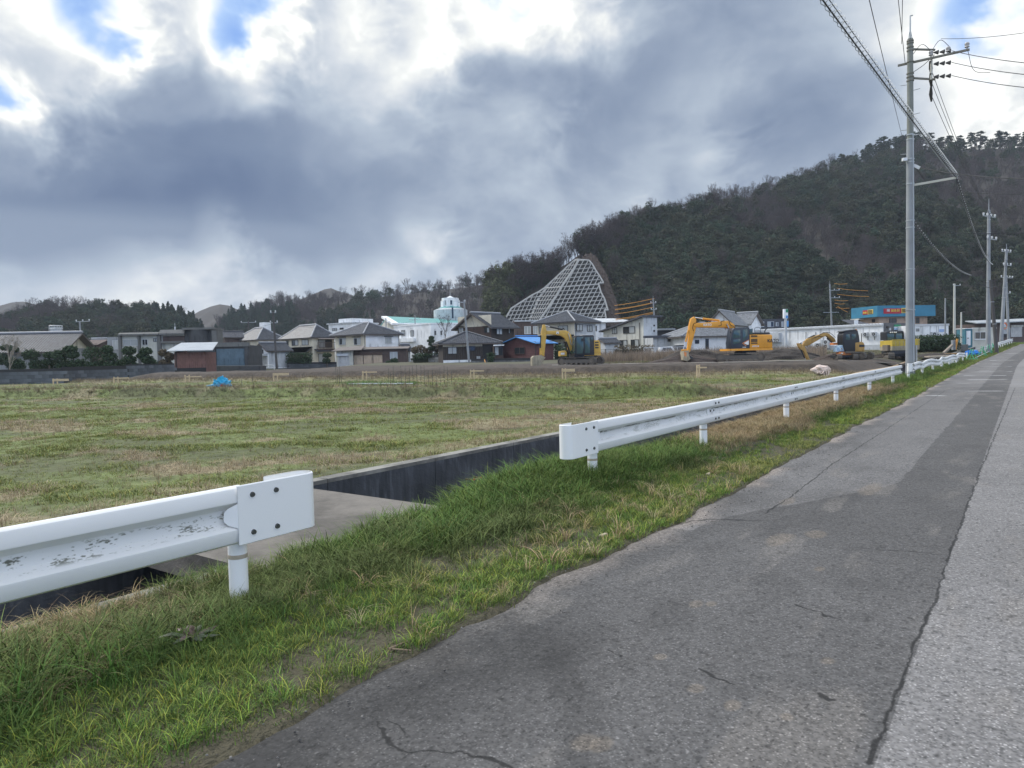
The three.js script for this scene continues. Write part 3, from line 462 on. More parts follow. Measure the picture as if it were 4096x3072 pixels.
function scatter(name, protos, list, material = leafM) {      // list of [x, y, z, scale, r, g, b]
  const M = new THREE.Matrix4(), Q = new THREE.Quaternion(), E = new THREE.Euler(), R = rngOf(list.length + 7);
  protos.forEach((g, k) => {
    const mine = list.filter((_, i) => i % protos.length === k); if (!mine.length) return;
    const o = new THREE.InstancedMesh(g, material, mine.length); o.name = numbered(name); o.userData.kind = 'stuff'; scene.add(o);
    mine.forEach((q, i) => { E.set((R() - 0.5) * 0.3, R() * 6.283, (R() - 0.5) * 0.3); M.compose(V(q[0], q[1], q[2]), Q.setFromEuler(E), V(q[3], q[3] * (0.8 + 0.4 * R()), q[3])); o.setMatrixAt(i, M); o.setColorAt(i, C(q[4], q[5], q[6])); });
  });
}
{
  const R = rngOf(77), L = { lush: [], short: [], dry: [] }, jit = (c, k = 0.55) => { const f = 1 - k / 2 + k * R(); return c.map((x) => x * f); };
  const G1 = [0.08, 0.155, 0.026], G2 = [0.135, 0.19, 0.04], ST1 = [0.38, 0.275, 0.16], OL = [0.135, 0.16, 0.052];
  const put = (kind, s, t, sc, col) => { const p = RD(s, t, 0); L[kind].push([p.x, RD(s, t, vergeY(s, t)).y - 0.006, p.z, sc, ...jit(col)]); };
  const tally = (s0, s1, n) => {
    for (let i = 0; i < n; i++) {
      const s = lerp(s0, s1, R()), e = edgeT(s), t = lerp(e + 0.02, CAN0 - 0.02, R()), f = (t - e) / (CAN0 - e), k = s < 9 ? 1 : lerp(1, 2.0, sstep(9, 40, s));
      if (inSlab(s) && t > CAN0 - 0.34 + 0.5 * (fbm2(s * 2, t, 2, 3) - 0.5)) continue;
      const dry = s > 9.3 ? sstep(9.3, 12, s) * sstep(31, 26, s) * sstep(0.30, 0.5, f + 0.4 * (fbm2(s * 1.1, t * 1.3, 3, 13) - 0.5)) : s < 2.6 ? sstep(0.42, 0.62, f + 0.5 * (fbm2(s * 1.5, t * 1.5, 3, 17) - 0.5)) * 0.55 * sstep(2.6, 1.6, s) : 0.03;
      const bare = sstep(0.60, 0.72, fbm2(s * 1.3 + 5, t * 1.8, 3, 23)) * sstep(0.75, 0.4, f);
      if (R() < bare * 0.8) continue;
      const low = (1 - 0.4 * Math.exp(-(((s - 2.7) / 0.6) ** 2))) * lerp(1, 1.3, sstep(2, 1, s)), tall = sstep(0.22, 0.62, f + 0.45 * (fbm2(s * 0.9, t * 1.1, 3, 29) - 0.5)) * lerp(1, 0.72, sstep(1.5, 0.2, s));
      const gcol = [0, 1, 2].map((c) => lerp(lerp(G1[c], G2[c], R()), OL[c], sstep(0.45, 0.65, fbm2(s * 0.8, t * 1.2 + 4, 3, 33)) * 0.7));
      if (R() < dry) put('dry', s, t, (0.7 + 0.6 * R()) * k * (s < 4 ? 0.72 : 0.9), [0, 1, 2].map((c) => lerp(ST1[c], G2[c], R() * 0.3)));
      else if (R() < tall) put('lush', s, t, (0.6 + 0.75 * R()) * lerp(0.75, 1.25, tall) * Math.sqrt(k) * low * (s < 2.4 ? 1 - 0.5 * sstep(4.0, 4.4, t) : 1) * (1 + 0.2 * Math.exp(-(((s - 6.4) / 1.1) ** 2)) * sstep(0.4, 0.8, f)), gcol);
      else put('short', s, t, (0.7 + 0.8 * R()) * k, gcol.map((x) => x * 1.1));
    }
  };
  tally(-1.2, 4, 11000); tally(4, 9.5, 11500); tally(9.5, 20, 9000); tally(20, 60, 9000); tally(60, 130, 5000);
  scatter('verge_grass', lush, L.lush); scatter('short_grass', shortG, L.short); scatter('dry_grass', dryG, L.dry);
  // field: green tufts, flattened straw, rice stubble
  const fg = [], fs = [], fd = [];
  const sow = (D0, D1, n, k) => {
    for (let i = 0; i < n; i++) {
      const D = Math.sqrt(lerp(D0 * D0, D1 * D1, R())), a = lerp(-0.78, 0.72, R()), x = a * D, z = -D, [s, t] = ST(x, z); if (t < CAN1 + 0.22 || lineQ(x, z) > bankQ - 0.4 && x > -36) continue;
      const dry = dryAt(x, z), wet = sstep(0.52, 0.64, fbm2(x * 0.4, z * 0.5, 4, 24)), y = landY(x, z) - 0.005;
      if (R() < dry * 0.8) (R() < 0.75 ? fs : fd).push([x, y, z, k * (0.6 + 0.7 * R()), ...jit([0.38, 0.30, 0.19], 0.5)]);
      else if (R() > wet * 0.5) { const h = R(); fg.push([x, y, z, k * (0.55 + 0.75 * R()) * lerp(0.6, 1.35, sstep(0.45, 0.7, fbm2(x * 0.8, z * 1.2, 3, 81))), ...jit([lerp(0.16, 0.21, h), lerp(0.205, 0.22, h), lerp(0.052, 0.07, h)], 0.5)]); if (R() < 0.06) fd.push([x, y, z, k * 0.8, ...jit([0.27, 0.21, 0.13])]); }
    }
  };
  sow(6.5, 16, 30000, 0.7); sow(16, 28, 36000, 0.85); sow(28, 48, 34000, 1.05); sow(48, 66, 12000, 1.3);
  // tall dead grass along the bund and at the foot of the bank
  for (let i = 0; i < 9000; i++) { const which = R() < 0.45, x = lerp(-46, which ? 14 : 24, R()), q = which ? bundQ + 0.1 + R() * 1.4 : bankQ - 2.3 + 1.7 * R(); let z = -(q - 0.38 * x); z += lineQ(x, z) - q; const [, t] = ST(x, z); if (t < CAN1 + 0.3) continue; fd.push([x, landY(x, z) - 0.01, z, 0.8 + 0.8 * R(), ...jit([0.25, 0.20, 0.13], 0.5)]); }
  { const weeds = []; for (let i = 0; i < 5200; i++) { const x = lerp(-46, 14, R()), q = bundQ - 0.35 + 0.5 * R(); let z = -(q - 0.38 * x); z += lineQ(x, z) - q; const [, t] = ST(x, z); if (t < CAN1 + 0.3) continue; weeds.push([x, landY(x, z) - 0.02, z, 0.4 + 0.5 * R(), ...jit([0.095, 0.08, 0.05], 0.7)]); } scatter('dead_weeds_shade', stubG, weeds); }  // dead weeds, coloured dark to stand in for shade under the bund overhang too
  scatter('field_grass', fieldG, fg); scatter('flattened_straw', strawG, fs); scatter('dead_grass', stubG, fd);
}

// ---------- trees ----------
function leafBag(R, clumps, per, size, o = {}) {      // leaf-sized faces spread over many clumps
  const p = [], n = [], c = [];
  for (const [cx, cy, cz, r, fy = 0.75] of clumps) {
    const tone = 0.85 + 0.3 * R();
    for (let i = 0; i < per; i++) {
      const a = R() * 6.283, u = R() * 2 - 1, q = Math.sqrt(1 - u * u), d = V(Math.cos(a) * q, u, Math.sin(a) * q), rr = r * (0.55 + 0.5 * R());
      const ctr = V(cx + d.x * rr, cy + d.y * rr * fy, cz + d.z * rr), nn = d.clone().add(V(R() - 0.5, R() - 0.2, R() - 0.5).multiplyScalar(1.1)).normalize(), s = size * (0.6 + 0.8 * R());
      const t1 = new THREE.Vector3().crossVectors(nn, V(R() - 0.5, R() - 0.5, R() - 0.5)).normalize(), t2 = new THREE.Vector3().crossVectors(nn, t1), el = o.long ?? 1.2, tint = tone * (0.86 + 0.28 * R());
      const A = ctr.clone().addScaledVector(t1, -s * el), B = ctr.clone().addScaledVector(t2, s * 0.5), D = ctr.clone().addScaledVector(t1, s * el), E2 = ctr.clone().addScaledVector(t2, -s * 0.5);
      const flip = B.clone().sub(A).cross(D.clone().sub(A)).dot(d) < 0; for (const v of flip ? [A, D, B, A, E2, D] : [A, B, D, A, D, E2]) { p.push(v.x, v.y, v.z); { const sg = nn.dot(d) < 0 ? -1 : 1; n.push(lerp(sg * nn.x, d.x, 0.5), lerp(sg * nn.y, d.y, 0.5), lerp(sg * nn.z, d.z, 0.5)); } c.push(tint, tint, tint); }
    }
  }
  const g = new THREE.BufferGeometry(); g.setAttribute('position', new THREE.Float32BufferAttribute(p, 3)); g.setAttribute('normal', new THREE.Float32BufferAttribute(n, 3)); g.setAttribute('color', new THREE.Float32BufferAttribute(c, 3)); g.setAttribute('uv', new THREE.Float32BufferAttribute(new Float32Array(p.length / 3 * 2), 2)); g.userData.keep = true; return g;
}
function limbs(R, start, dir, len, rad, depth, out, o) {
  const bend = V(R() - 0.5, 0.25 * R(), R() - 0.5).multiplyScalar(o.wild ?? 0.5), mid = start.clone().addScaledVector(dir, len * 0.5), d2 = dir.clone().add(bend.multiplyScalar(0.6)).normalize(), end = mid.clone().addScaledVector(d2, len * 0.5);
  out.push(rod(start, mid, rad, rad * 0.8, depth > 2 ? 6 : 4), rod(mid, end, rad * 0.8, rad * 0.55, depth > 2 ? 6 : 4));
  o.tips?.push(end);
  if (depth <= 0) return;
  const k = o.kids ?? 3;
  for (let i = 0; i < k; i++) { const nd = d2.clone().add(V(R() - 0.5, (R() - 0.25) * 0.8, R() - 0.5).multiplyScalar(o.open ?? 1.5)).normalize(); limbs(R, mid.clone().lerp(end, R() * 0.9 + 0.1), nd, len * (0.55 + 0.25 * R()), rad * 0.5, depth - 1, out, o); }
}
const paintAll = (g, r, gg = r, b = r) => { g = g.index ? g.toNonIndexed() : g; const n = g.attributes.position.count, c = new Float32Array(n * 3); for (let i = 0; i < n; i++) { c[3 * i] = r; c[3 * i + 1] = gg; c[3 * i + 2] = b; } g.setAttribute('color', new THREE.BufferAttribute(c, 3)); return g; };
function twigs(R, tips, n, len, w) {      // brush of fine twigs round the branch ends
  const p = [], nn = [], c = [];
  for (const t of tips) for (let i = 0; i < n; i++) { const d = V(R() - 0.5, R() * 0.9 - 0.15, R() - 0.5).normalize(), e = t.clone().addScaledVector(d, len * (0.5 + R())), sd = V(R() - 0.5, R() - 0.5, R() - 0.5).cross(d).normalize().multiplyScalar(w), tint = 0.8 + 0.4 * R(); for (const v of [t.clone().add(sd), t.clone().sub(sd), e]) { p.push(v.x, v.y, v.z); c.push(tint, tint, tint); } }
  const g = new THREE.BufferGeometry(); g.setAttribute('position', new THREE.Float32BufferAttribute(p, 3)); g.setAttribute('color', new THREE.Float32BufferAttribute(c, 3)); g.computeVertexNormals(); g.setAttribute('uv', new THREE.Float32BufferAttribute(new Float32Array(p.length / 3 * 2), 2)); g.userData.keep = true; return g;
}
const kinds = {
  broad(seed) {      // evergreen, 8 m tall
    const R = rngOf(seed), cl = []; for (let i = 0; i < 26; i++) { const a = R() * 6.283, h = R(), r = (0.35 + 0.65 * Math.sqrt(R())) * 2.9 * Math.sqrt(Math.max(0.05, 1 - (h * 2 - 0.75) ** 2 * 0.6)); cl.push([Math.cos(a) * r, 2.3 + h * 5.2 + (R() - 0.5), Math.sin(a) * r, 0.9 + 0.6 * R()]); }
    return { trunk: [rod(V(0, -1, 0), V(0.2, 4.5, 0.1), 0.22, 0.12, 7), rod(V(0.1, 2, 0), V(1.6, 4.6, 0.6), 0.1, 0.05, 5), rod(V(0.1, 2.4, 0), V(-1.5, 4.8, -0.7), 0.1, 0.05, 5)], crown: leafBag(R, cl, 42, 0.27) };
  },
  bare(seed) {
    const R = rngOf(seed), out = [], tips = []; limbs(R, V(0, -1, 0), V(0.05, 1, 0), 4.4, 0.15, 3, out, { tips, kids: 3, open: 1.35 });
    const top = V(0.15, 3.2, 0); for (let i = 0; i < 3; i++) limbs(R, top, V(R() - 0.5, 1.1, R() - 0.5).normalize(), 3.0, 0.08, 2, out, { tips, kids: 3, open: 1.2 });
    return { trunk: out, crown: twigs(R, tips, 9, 0.75, 0.022) };
  },
  pine(seed) {
    const R = rngOf(seed), cl = [], br = [rod(V(0, -1, 0), V(0.25, 4.5, 0), 0.2, 0.14, 7), rod(V(0.25, 4.5, 0), V(0, 8, 0.2), 0.14, 0.06, 6)];
    for (let i = 0; i < 11; i++) { const y = 3.4 + i * 0.46, a = i * 2.4 + R(), L = (2.6 - i * 0.16) * (0.6 + 0.6 * R()), e = V(Math.cos(a) * L, y + 0.3 + 0.3 * R(), Math.sin(a) * L); br.push(rod(V(0.2, y, 0), e, 0.06, 0.03, 4)); cl.push([e.x, e.y, e.z, 0.9 + 0.4 * R(), 0.35], [e.x * 0.55, e.y + 0.15, e.z * 0.55, 0.7, 0.35]); }
    cl.push([0, 8.2, 0.2, 0.8, 0.5]);
    return { trunk: br, crown: leafBag(R, cl, 34, 0.26, { long: 1.7 }) };
  },
  cedar(seed) {
    const R = rngOf(seed), cl = []; for (let i = 0; i < 30; i++) { const h = i / 30, r = 1.9 * (1 - h) ** 0.8 * (0.5 + 0.6 * R()), a = i * 2.4; cl.push([Math.cos(a) * r, 1.4 + h * 8, Math.sin(a) * r, 0.35 + 0.6 * (1 - h), 0.9]); }
    return { trunk: [rod(V(0, -1, 0), V(0, 8, 0), 0.2, 0.05, 6)], crown: leafBag(R, cl, 24, 0.28) };
  },
};
const woodM = mat([0.11, 0.09, 0.075], 0.9, { tex: 'grain', size: 0.7 }), bareM = mat([0.085, 0.075, 0.07], 0.9);
const foliageM = (c) => { const m = leafM.clone(); m.color = C(...c); m.roughness = 1; return m; };
const protoOf = {}; for (const k of Object.keys(kinds)) protoOf[k] = [1, 2, 3].map((i) => kinds[k](i * 91 + k.length * 7));
const crownM = { broad: [foliageM([0.04, 0.056, 0.032]), foliageM([0.045, 0.06, 0.033])], bare: [foliageM([0.074, 0.062, 0.06])], pine: [foliageM([0.032, 0.046, 0.03])], cedar: [foliageM([0.045, 0.07, 0.042])] };
const readyTree = {}, treeM = leafM.clone(); treeM.roughness = 1;
function treeThing(kind, variant, pos, height, label, group, name) {
  const key = kind + variant, pr = readyTree[key] ??= { t: join(protoOf[kind][variant].trunk), c: join([protoOf[kind][variant].crown]) };
  const o = thing(name ?? kind + '_tree', label, 'tree', pos, variant * 2.1 + pos.x, group), k = height / (kind === 'bare' ? 9 : 8.4); o.scale.setScalar(k);
  const tr = new THREE.Mesh(pr.t, kind === 'bare' ? bareM : woodM); tr.name = 'trunk'; o.add(tr); const cr = new THREE.Mesh(pr.c, crownM[kind][variant % crownM[kind].length]); cr.name = kind === 'bare' ? 'twigs' : 'crown'; if (kind === 'bare') cr.userData.kind = 'stuff'; o.add(cr); return o;
}
// ---------- wooded hills ----------
const hillM = mat([0.045, 0.038, 0.032], 0.98, { tex: 'grain', size: 9 });
function hill(ridge, o) {      // ridge as seen: [x, y] in 2212-wide picture pixels with depth by x
  const at = (u) => { const f = u * (ridge.length - 1), i = Math.min(ridge.length - 2, Math.floor(f)), k = f - i; return [lerp(ridge[i][0], ridge[i + 1][0], k), lerp(ridge[i][1], ridge[i + 1][1], k)]; };
  const f = (u, v) => {
    const [xd, yd] = at(u), px = xd * 1.8517, top = P(px, yd * 1.8517, o.top(xd)), foot = P(px, 1420, o.foot(xd)); top.y -= o.tree; foot.y = o.base ?? 2;
    if (v > 1) { const back = top.clone().multiplyScalar(1 + 0.6 * (v - 1)); back.y = top.y * (1 - (v - 1) * 1.2); return back; }
    const p = foot.clone().lerp(top, v); p.y = lerp(foot.y, top.y, v ** 1.08) + (o.rough ?? 9) * (fbm2(p.x * 0.018 + 3, p.z * 0.018 + v * 1.3, 3, o.seed) - 0.5) * 4 * v * (1 - v); return p;
  };
  setting(o.name ?? 'hill', quadSheet(90, 46, (u, v) => f(u, v * 1.35)), o.m ?? hillM); return f;
}
const mainRidge = [[1060, 588], [1080, 583], [1120, 566], [1170, 551], [1220, 530], [1270, 495], [1320, 474], [1380, 455], [1440, 440], [1500, 424], [1560, 405], [1640, 393], [1700, 377], [1800, 344], [1880, 318], [1950, 293], [1990, 298], [2100, 298], [2212, 293], [2300, 300], [2450, 330], [2700, 420]];
const fMain = hill(mainRidge, { top: (x) => 255 + 190 * sstep(1150, 1950, x), foot: (x) => lerp(226, 185, sstep(1250, 1600, x)), tree: 7, seed: 3 });
const fMid = hill([[470, 690], [500, 672], [520, 666], [560, 655], [600, 641], [650, 640], [700, 632], [800, 622], [900, 612], [1000, 600], [1080, 588], [1160, 590], [1230, 620]], { top: () => 520, foot: () => 330, tree: 7, seed: 8, base: 3 });
const fLeft = hill([[-260, 700], [-120, 690], [0, 684], [60, 665], [120, 652], [180, 648], [240, 655], [300, 656], [330, 661], [370, 668], [400, 680], [425, 702], [450, 726], [470, 745]], { top: () => 380, foot: () => 240, tree: 6, seed: 12, base: 1.5 });
hill([[-200, 690], [-60, 672], [0, 660], [25, 653], [50, 651], [75, 657], [100, 672], [140, 690]], { name: 'mountain', top: () => 900, foot: () => 700, tree: 0, rough: 30, seed: 21 });
hill([[400, 690], [430, 672], [455, 662], [475, 657], [495, 660], [520, 672], [560, 690]], { name: 'mountain', top: () => 850, foot: () => 650, tree: 0, rough: 25, seed: 25 });
hill([[640, 650], [680, 634], [700, 625], [715, 622], [735, 630], [770, 640], [820, 660]], { name: 'mountain', top: () => 820, foot: () => 640, tree: 0, rough: 20, seed: 29 });
const lattice = [[2026, 1290], [2026, 1267], [2045, 1234], [2082, 1210], [2130, 1180], [2156, 1167], [2178, 1152], [2226, 1108], [2270, 1066], [2300, 1040], [2312, 1038], [2356, 1042], [2370, 1058], [2382, 1080], [2398, 1104], [2412, 1128], [2413, 1132], [2396, 1133], [2394, 1136], [2404, 1170], [2418, 1196], [2430, 1236], [2432, 1241], [2418, 1240], [2424, 1272], [2426, 1290]];
const inPoly = (x, y, poly) => { let c = false; for (let i = 0, j = poly.length - 1; i < poly.length; j = i++) { const [a, b] = poly[i], [d, e] = poly[j]; if ((b > y) !== (e > y) && x < (d - a) * (y - b) / (e - b) + a) c = !c; } return c; };
{
  const R = rngOf(5), L = { broad: [], bare: [], pine: [], cedar: [], bamboo: [] }, edge = [];
  const plant = (f, n, o) => {
    for (let i = 0; i < n; i++) {
      const u = R(), v = Math.pow(R(), 0.85) * 1.06, p = f(u, v), q = proj(p), far = -p.z; if (q[0] < -250 || q[0] > 4350) continue;
      if (o.main) { const xs = q[0], ys = q[1]; if (xs > 1990 && xs < 2470 && ys > 1000 && (inPoly(xs, ys, lattice) || inPoly(xs, ys - 25, lattice) || inPoly(xs - 45, ys, lattice)) ) continue; }
      const m = fbm2(p.x * 0.022, p.y * 0.035 + p.z * 0.012, 3, o.seed), b = R() < 0.22 ? R() : m, top = v > 0.93;
      let kind = b < 0.48 ? 'broad' : 'bare'; if (o.pine && top && q[0] > 3350 && R() < 0.75) kind = 'pine'; else if (top && R() < 0.45) kind = 'bare';
      if (o.cedar && o.cedar(q[0], q[1]) && R() < 0.85) kind = 'cedar'; if (o.main && q[0] > 1880 && q[0] < 2060 && q[1] > 1120 && R() < 0.8) kind = 'bamboo';
      const tone = 0.72 + 0.6 * R(), s = 0.42 + 0.72 * R() ** 1.8;
      const col = { broad: [0.036, 0.052, 0.030], bare: [0.074, 0.060, 0.060], pine: [0.032, 0.046, 0.03], cedar: [0.034, 0.052, 0.034], bamboo: [0.075, 0.085, 0.042] }[kind].map((x, c) => x * tone * (kind === 'broad' && c === 0 ? 0.8 + 0.6 * R() : 1));
      L[kind].push([p.x, p.y - 0.3, p.z, s * (o.k ?? 1), ...col]); void far; void edge;
    }
  };
  plant(fMain, 8500, { main: true, pine: true, seed: 41 });
  plant(fMid, 2600, { seed: 47, k: 1.1, cedar: (x, y) => x > 880 && x < 1200 && y > 1260 || x > 1250 && x < 1500 && y > 1300 });
  plant(fLeft, 2600, { seed: 53, cedar: (x) => x > 600 && x < 860 });
  const pack = (k) => protoOf[k].map((t) => mergeGeometries([...t.trunk.map((g) => paintAll(join([g]), k === 'bare' ? 0.9 : 1.6)), t.crown]));
  for (const g of Object.values(protoOf).flat()) for (const t of g.trunk) metres(t);
  const packs = { broad: pack('broad'), bare: pack('bare'), pine: pack('pine'), cedar: pack('cedar') }; packs.bamboo = packs.broad;
  for (const k of Object.keys(L)) scatter({ broad: 'evergreen_wood', bare: 'leafless_wood', pine: 'pine_wood', cedar: 'cedar_wood', bamboo: 'bamboo_grove' }[k], packs[k], L[k], treeM);
  // skyline trees that stand out one by one
  const sky = (f, u, kind, h, label, group) => { const p = f(u, 1.0); treeThing(kind, Math.floor(R() * 3), p, h, label, group); };
  for (let i = 0; i < 26; i++) sky(fMain, lerp(0.66, 0.88, (i + R() * 0.7) / 26), 'pine', 7 + 3.5 * R(), 'dark flat-topped pine on the skyline of the wooded hill', 'skyline pines');
  for (let i = 0; i < 26; i++) sky(fMain, lerp(0.28, 0.66, (i + R() * 0.7) / 26), 'bare', 5.5 + 2.5 * R(), 'leafless tree on the skyline of the long wooded hill slope', 'skyline leafless trees');
  for (let i = 0; i < 20; i++) sky(fMid, lerp(0.12, 0.8, (i + R()) / 20), 'bare', 6.5 + 2.5 * R(), 'leafless tree on the skyline of the low hill behind the town', 'low hill skyline trees');
}
// ---------- concrete lattice on the cut slope ----------
{
  const foldA = [[2316, 1038], [2300, 1070], [2252, 1140], [2226, 1185], [2152, 1290]], foldB = [[2205, 1122], [2150, 1200], [2115, 1290]];
  const xOn = (l, y) => { let i = 0; while (i < l.length - 2 && l[i + 1][1] < y) i++; return lerp(l[i][0], l[i + 1][0], (y - l[i][1]) / (l[i + 1][1] - l[i][1])); };
  const surf = (px, py, back = 0) => { const a = xOn(foldA, py), b = xOn(foldB, py), off = 5 * clamp((a - px) / Math.max(4, a - b)); let D = 215; for (let i = 0; i < 8; i++) D = 205 + off + back + 0.80 * Math.max(-3, P(px, py, D).y); return P(px, py, D); };
  const o = thing('slope_lattice', 'grey concrete lattice frame covering a cut slope on the wooded hill', 'retaining frame');
  const con = mat([0.33, 0.33, 0.325], 0.9, { tex: 'grain', size: 3 }), soil = mat([0.032, 0.031, 0.03], 0.98, { tex: 'grain', size: 4 });
  const run = (pts, w) => { const g = []; for (let i = 0; i + 1 < pts.length; i++) { const a = surf(...pts[i]), b = surf(...pts[i + 1]), d = b.clone().sub(a).setLength(0.06); g.push(bar(a.sub(d), b.add(d), w, 0.35, V(0, 0.6, 0.8))); } return g; };
  const clip = (a, b) => { const N = 60, out = []; let cur = []; for (let i = 0; i <= N; i++) { const q = [lerp(a[0], b[0], i / N), lerp(a[1], b[1], i / N)]; if (inPoly(q[0], q[1], lattice)) cur.push(q); else { if (cur.length > 1) out.push(cur); cur = []; } } if (cur.length > 1) out.push(cur); return out; };
  const thin = (c) => c.filter((_, i) => i % 4 === 0 || i === c.length - 1);
  for (let j = 0; j < 17; j++) { const y0 = 1290 - j * 16.3 + (j > 9 ? -2 : 0); for (const c of clip([2015, y0 + 22], [2450, y0 - 10])) mesh('cross_beam', run(thin(c), j === 9 ? 0.42 : 0.22), con, o); }
  for (let i = -6; i < 16; i++) { const x0 = 2152 + i * 18.6; if (i >= 0) { const top = [x0 + 138, 1018]; for (const c of clip([x0, 1292], top)) { const d = c.filter(([x, y]) => x > xOn(foldA, y) - 0.5); if (d.length > 1) mesh('rib_beam', run(thin(d), 0.22), con, o); } } }
  for (let i = 0; i < 6; i++) { const k = (i + 0.5) / 6, l = []; for (let y = 1040; y <= 1290; y += 6) { const x = lerp(xOn(foldB, y), xOn(foldA, y), k); if (inPoly(x, y, lattice)) l.push([x, y]); } if (l.length > 1) mesh('rib_beam', run(l.filter((_, n) => n % 3 === 0 || n === l.length - 1), 0.18), con, o); }
  for (const f of [foldA, foldB]) { const l = []; for (let y = 1040; y <= 1290; y += 8) { const x = xOn(f, y); if (inPoly(x, y, lattice)) l.push([x, y]); } mesh('fold_beam', run(l, 0.5), con, o); }
  for (let i = 1; i < 8; i++) for (const c of clip([2112 - i * 16, 1292], [2112 - i * 16 + 75, 1130])) { const d = c.filter(([x, y]) => x < xOn(foldB, y)); if (d.length > 1) mesh('rib_beam', run(thin(d), 0.2), con, o); }
  mesh('border_beam', run([...lattice.slice(1, -1)], 0.45), con, o);
  const face = (x0, x1, y0, y1, poly, nx, ny, back, name, m) => { const p = []; for (let j = 0; j < ny; j++) for (let i = 0; i < nx; i++) { const X = (k) => lerp(x0, x1, k / nx), Y = (k) => lerp(y0, y1, k / ny); if (!inPoly((X(i) + X(i + 1)) / 2, (Y(j) + Y(j + 1)) / 2, poly)) continue; const q = [[i, j], [i, j + 1], [i + 1, j + 1], [i, j], [i + 1, j + 1], [i + 1, j]]; for (const [a, b] of q) { const w = surf(X(a), Y(b), back + 0.5 * (vn2(a * 0.7, b * 0.7, 3) - 0.5)); p.push(w.x, w.y, w.z); } } const g = new THREE.BufferGeometry(); g.setAttribute('position', new THREE.Float32BufferAttribute(p, 3)); g.computeVertexNormals(); return mesh(name, [g], m, o); };
  face(2010, 2450, 1020, 1310, lattice.map(([x, y], i) => (y > 1285 ? [x, 1310] : [x, y])), 88, 58, 0.3, 'slope_face', soil);
  const collar = [[2330, 1050], [2330, 1026], [2345, 1014], [2365, 1012], [2385, 1026], [2405, 1060], [2430, 1105], [2445, 1150], [2470, 1215], [2480, 1300], [2400, 1310], [2400, 1100]];
  face(2280, 2490, 995, 1310, collar, 52, 64, 2.2, 'bare_soil', mat([0.065, 0.048, 0.04], 0.98, { tex: 'grain', size: 5 }));
}

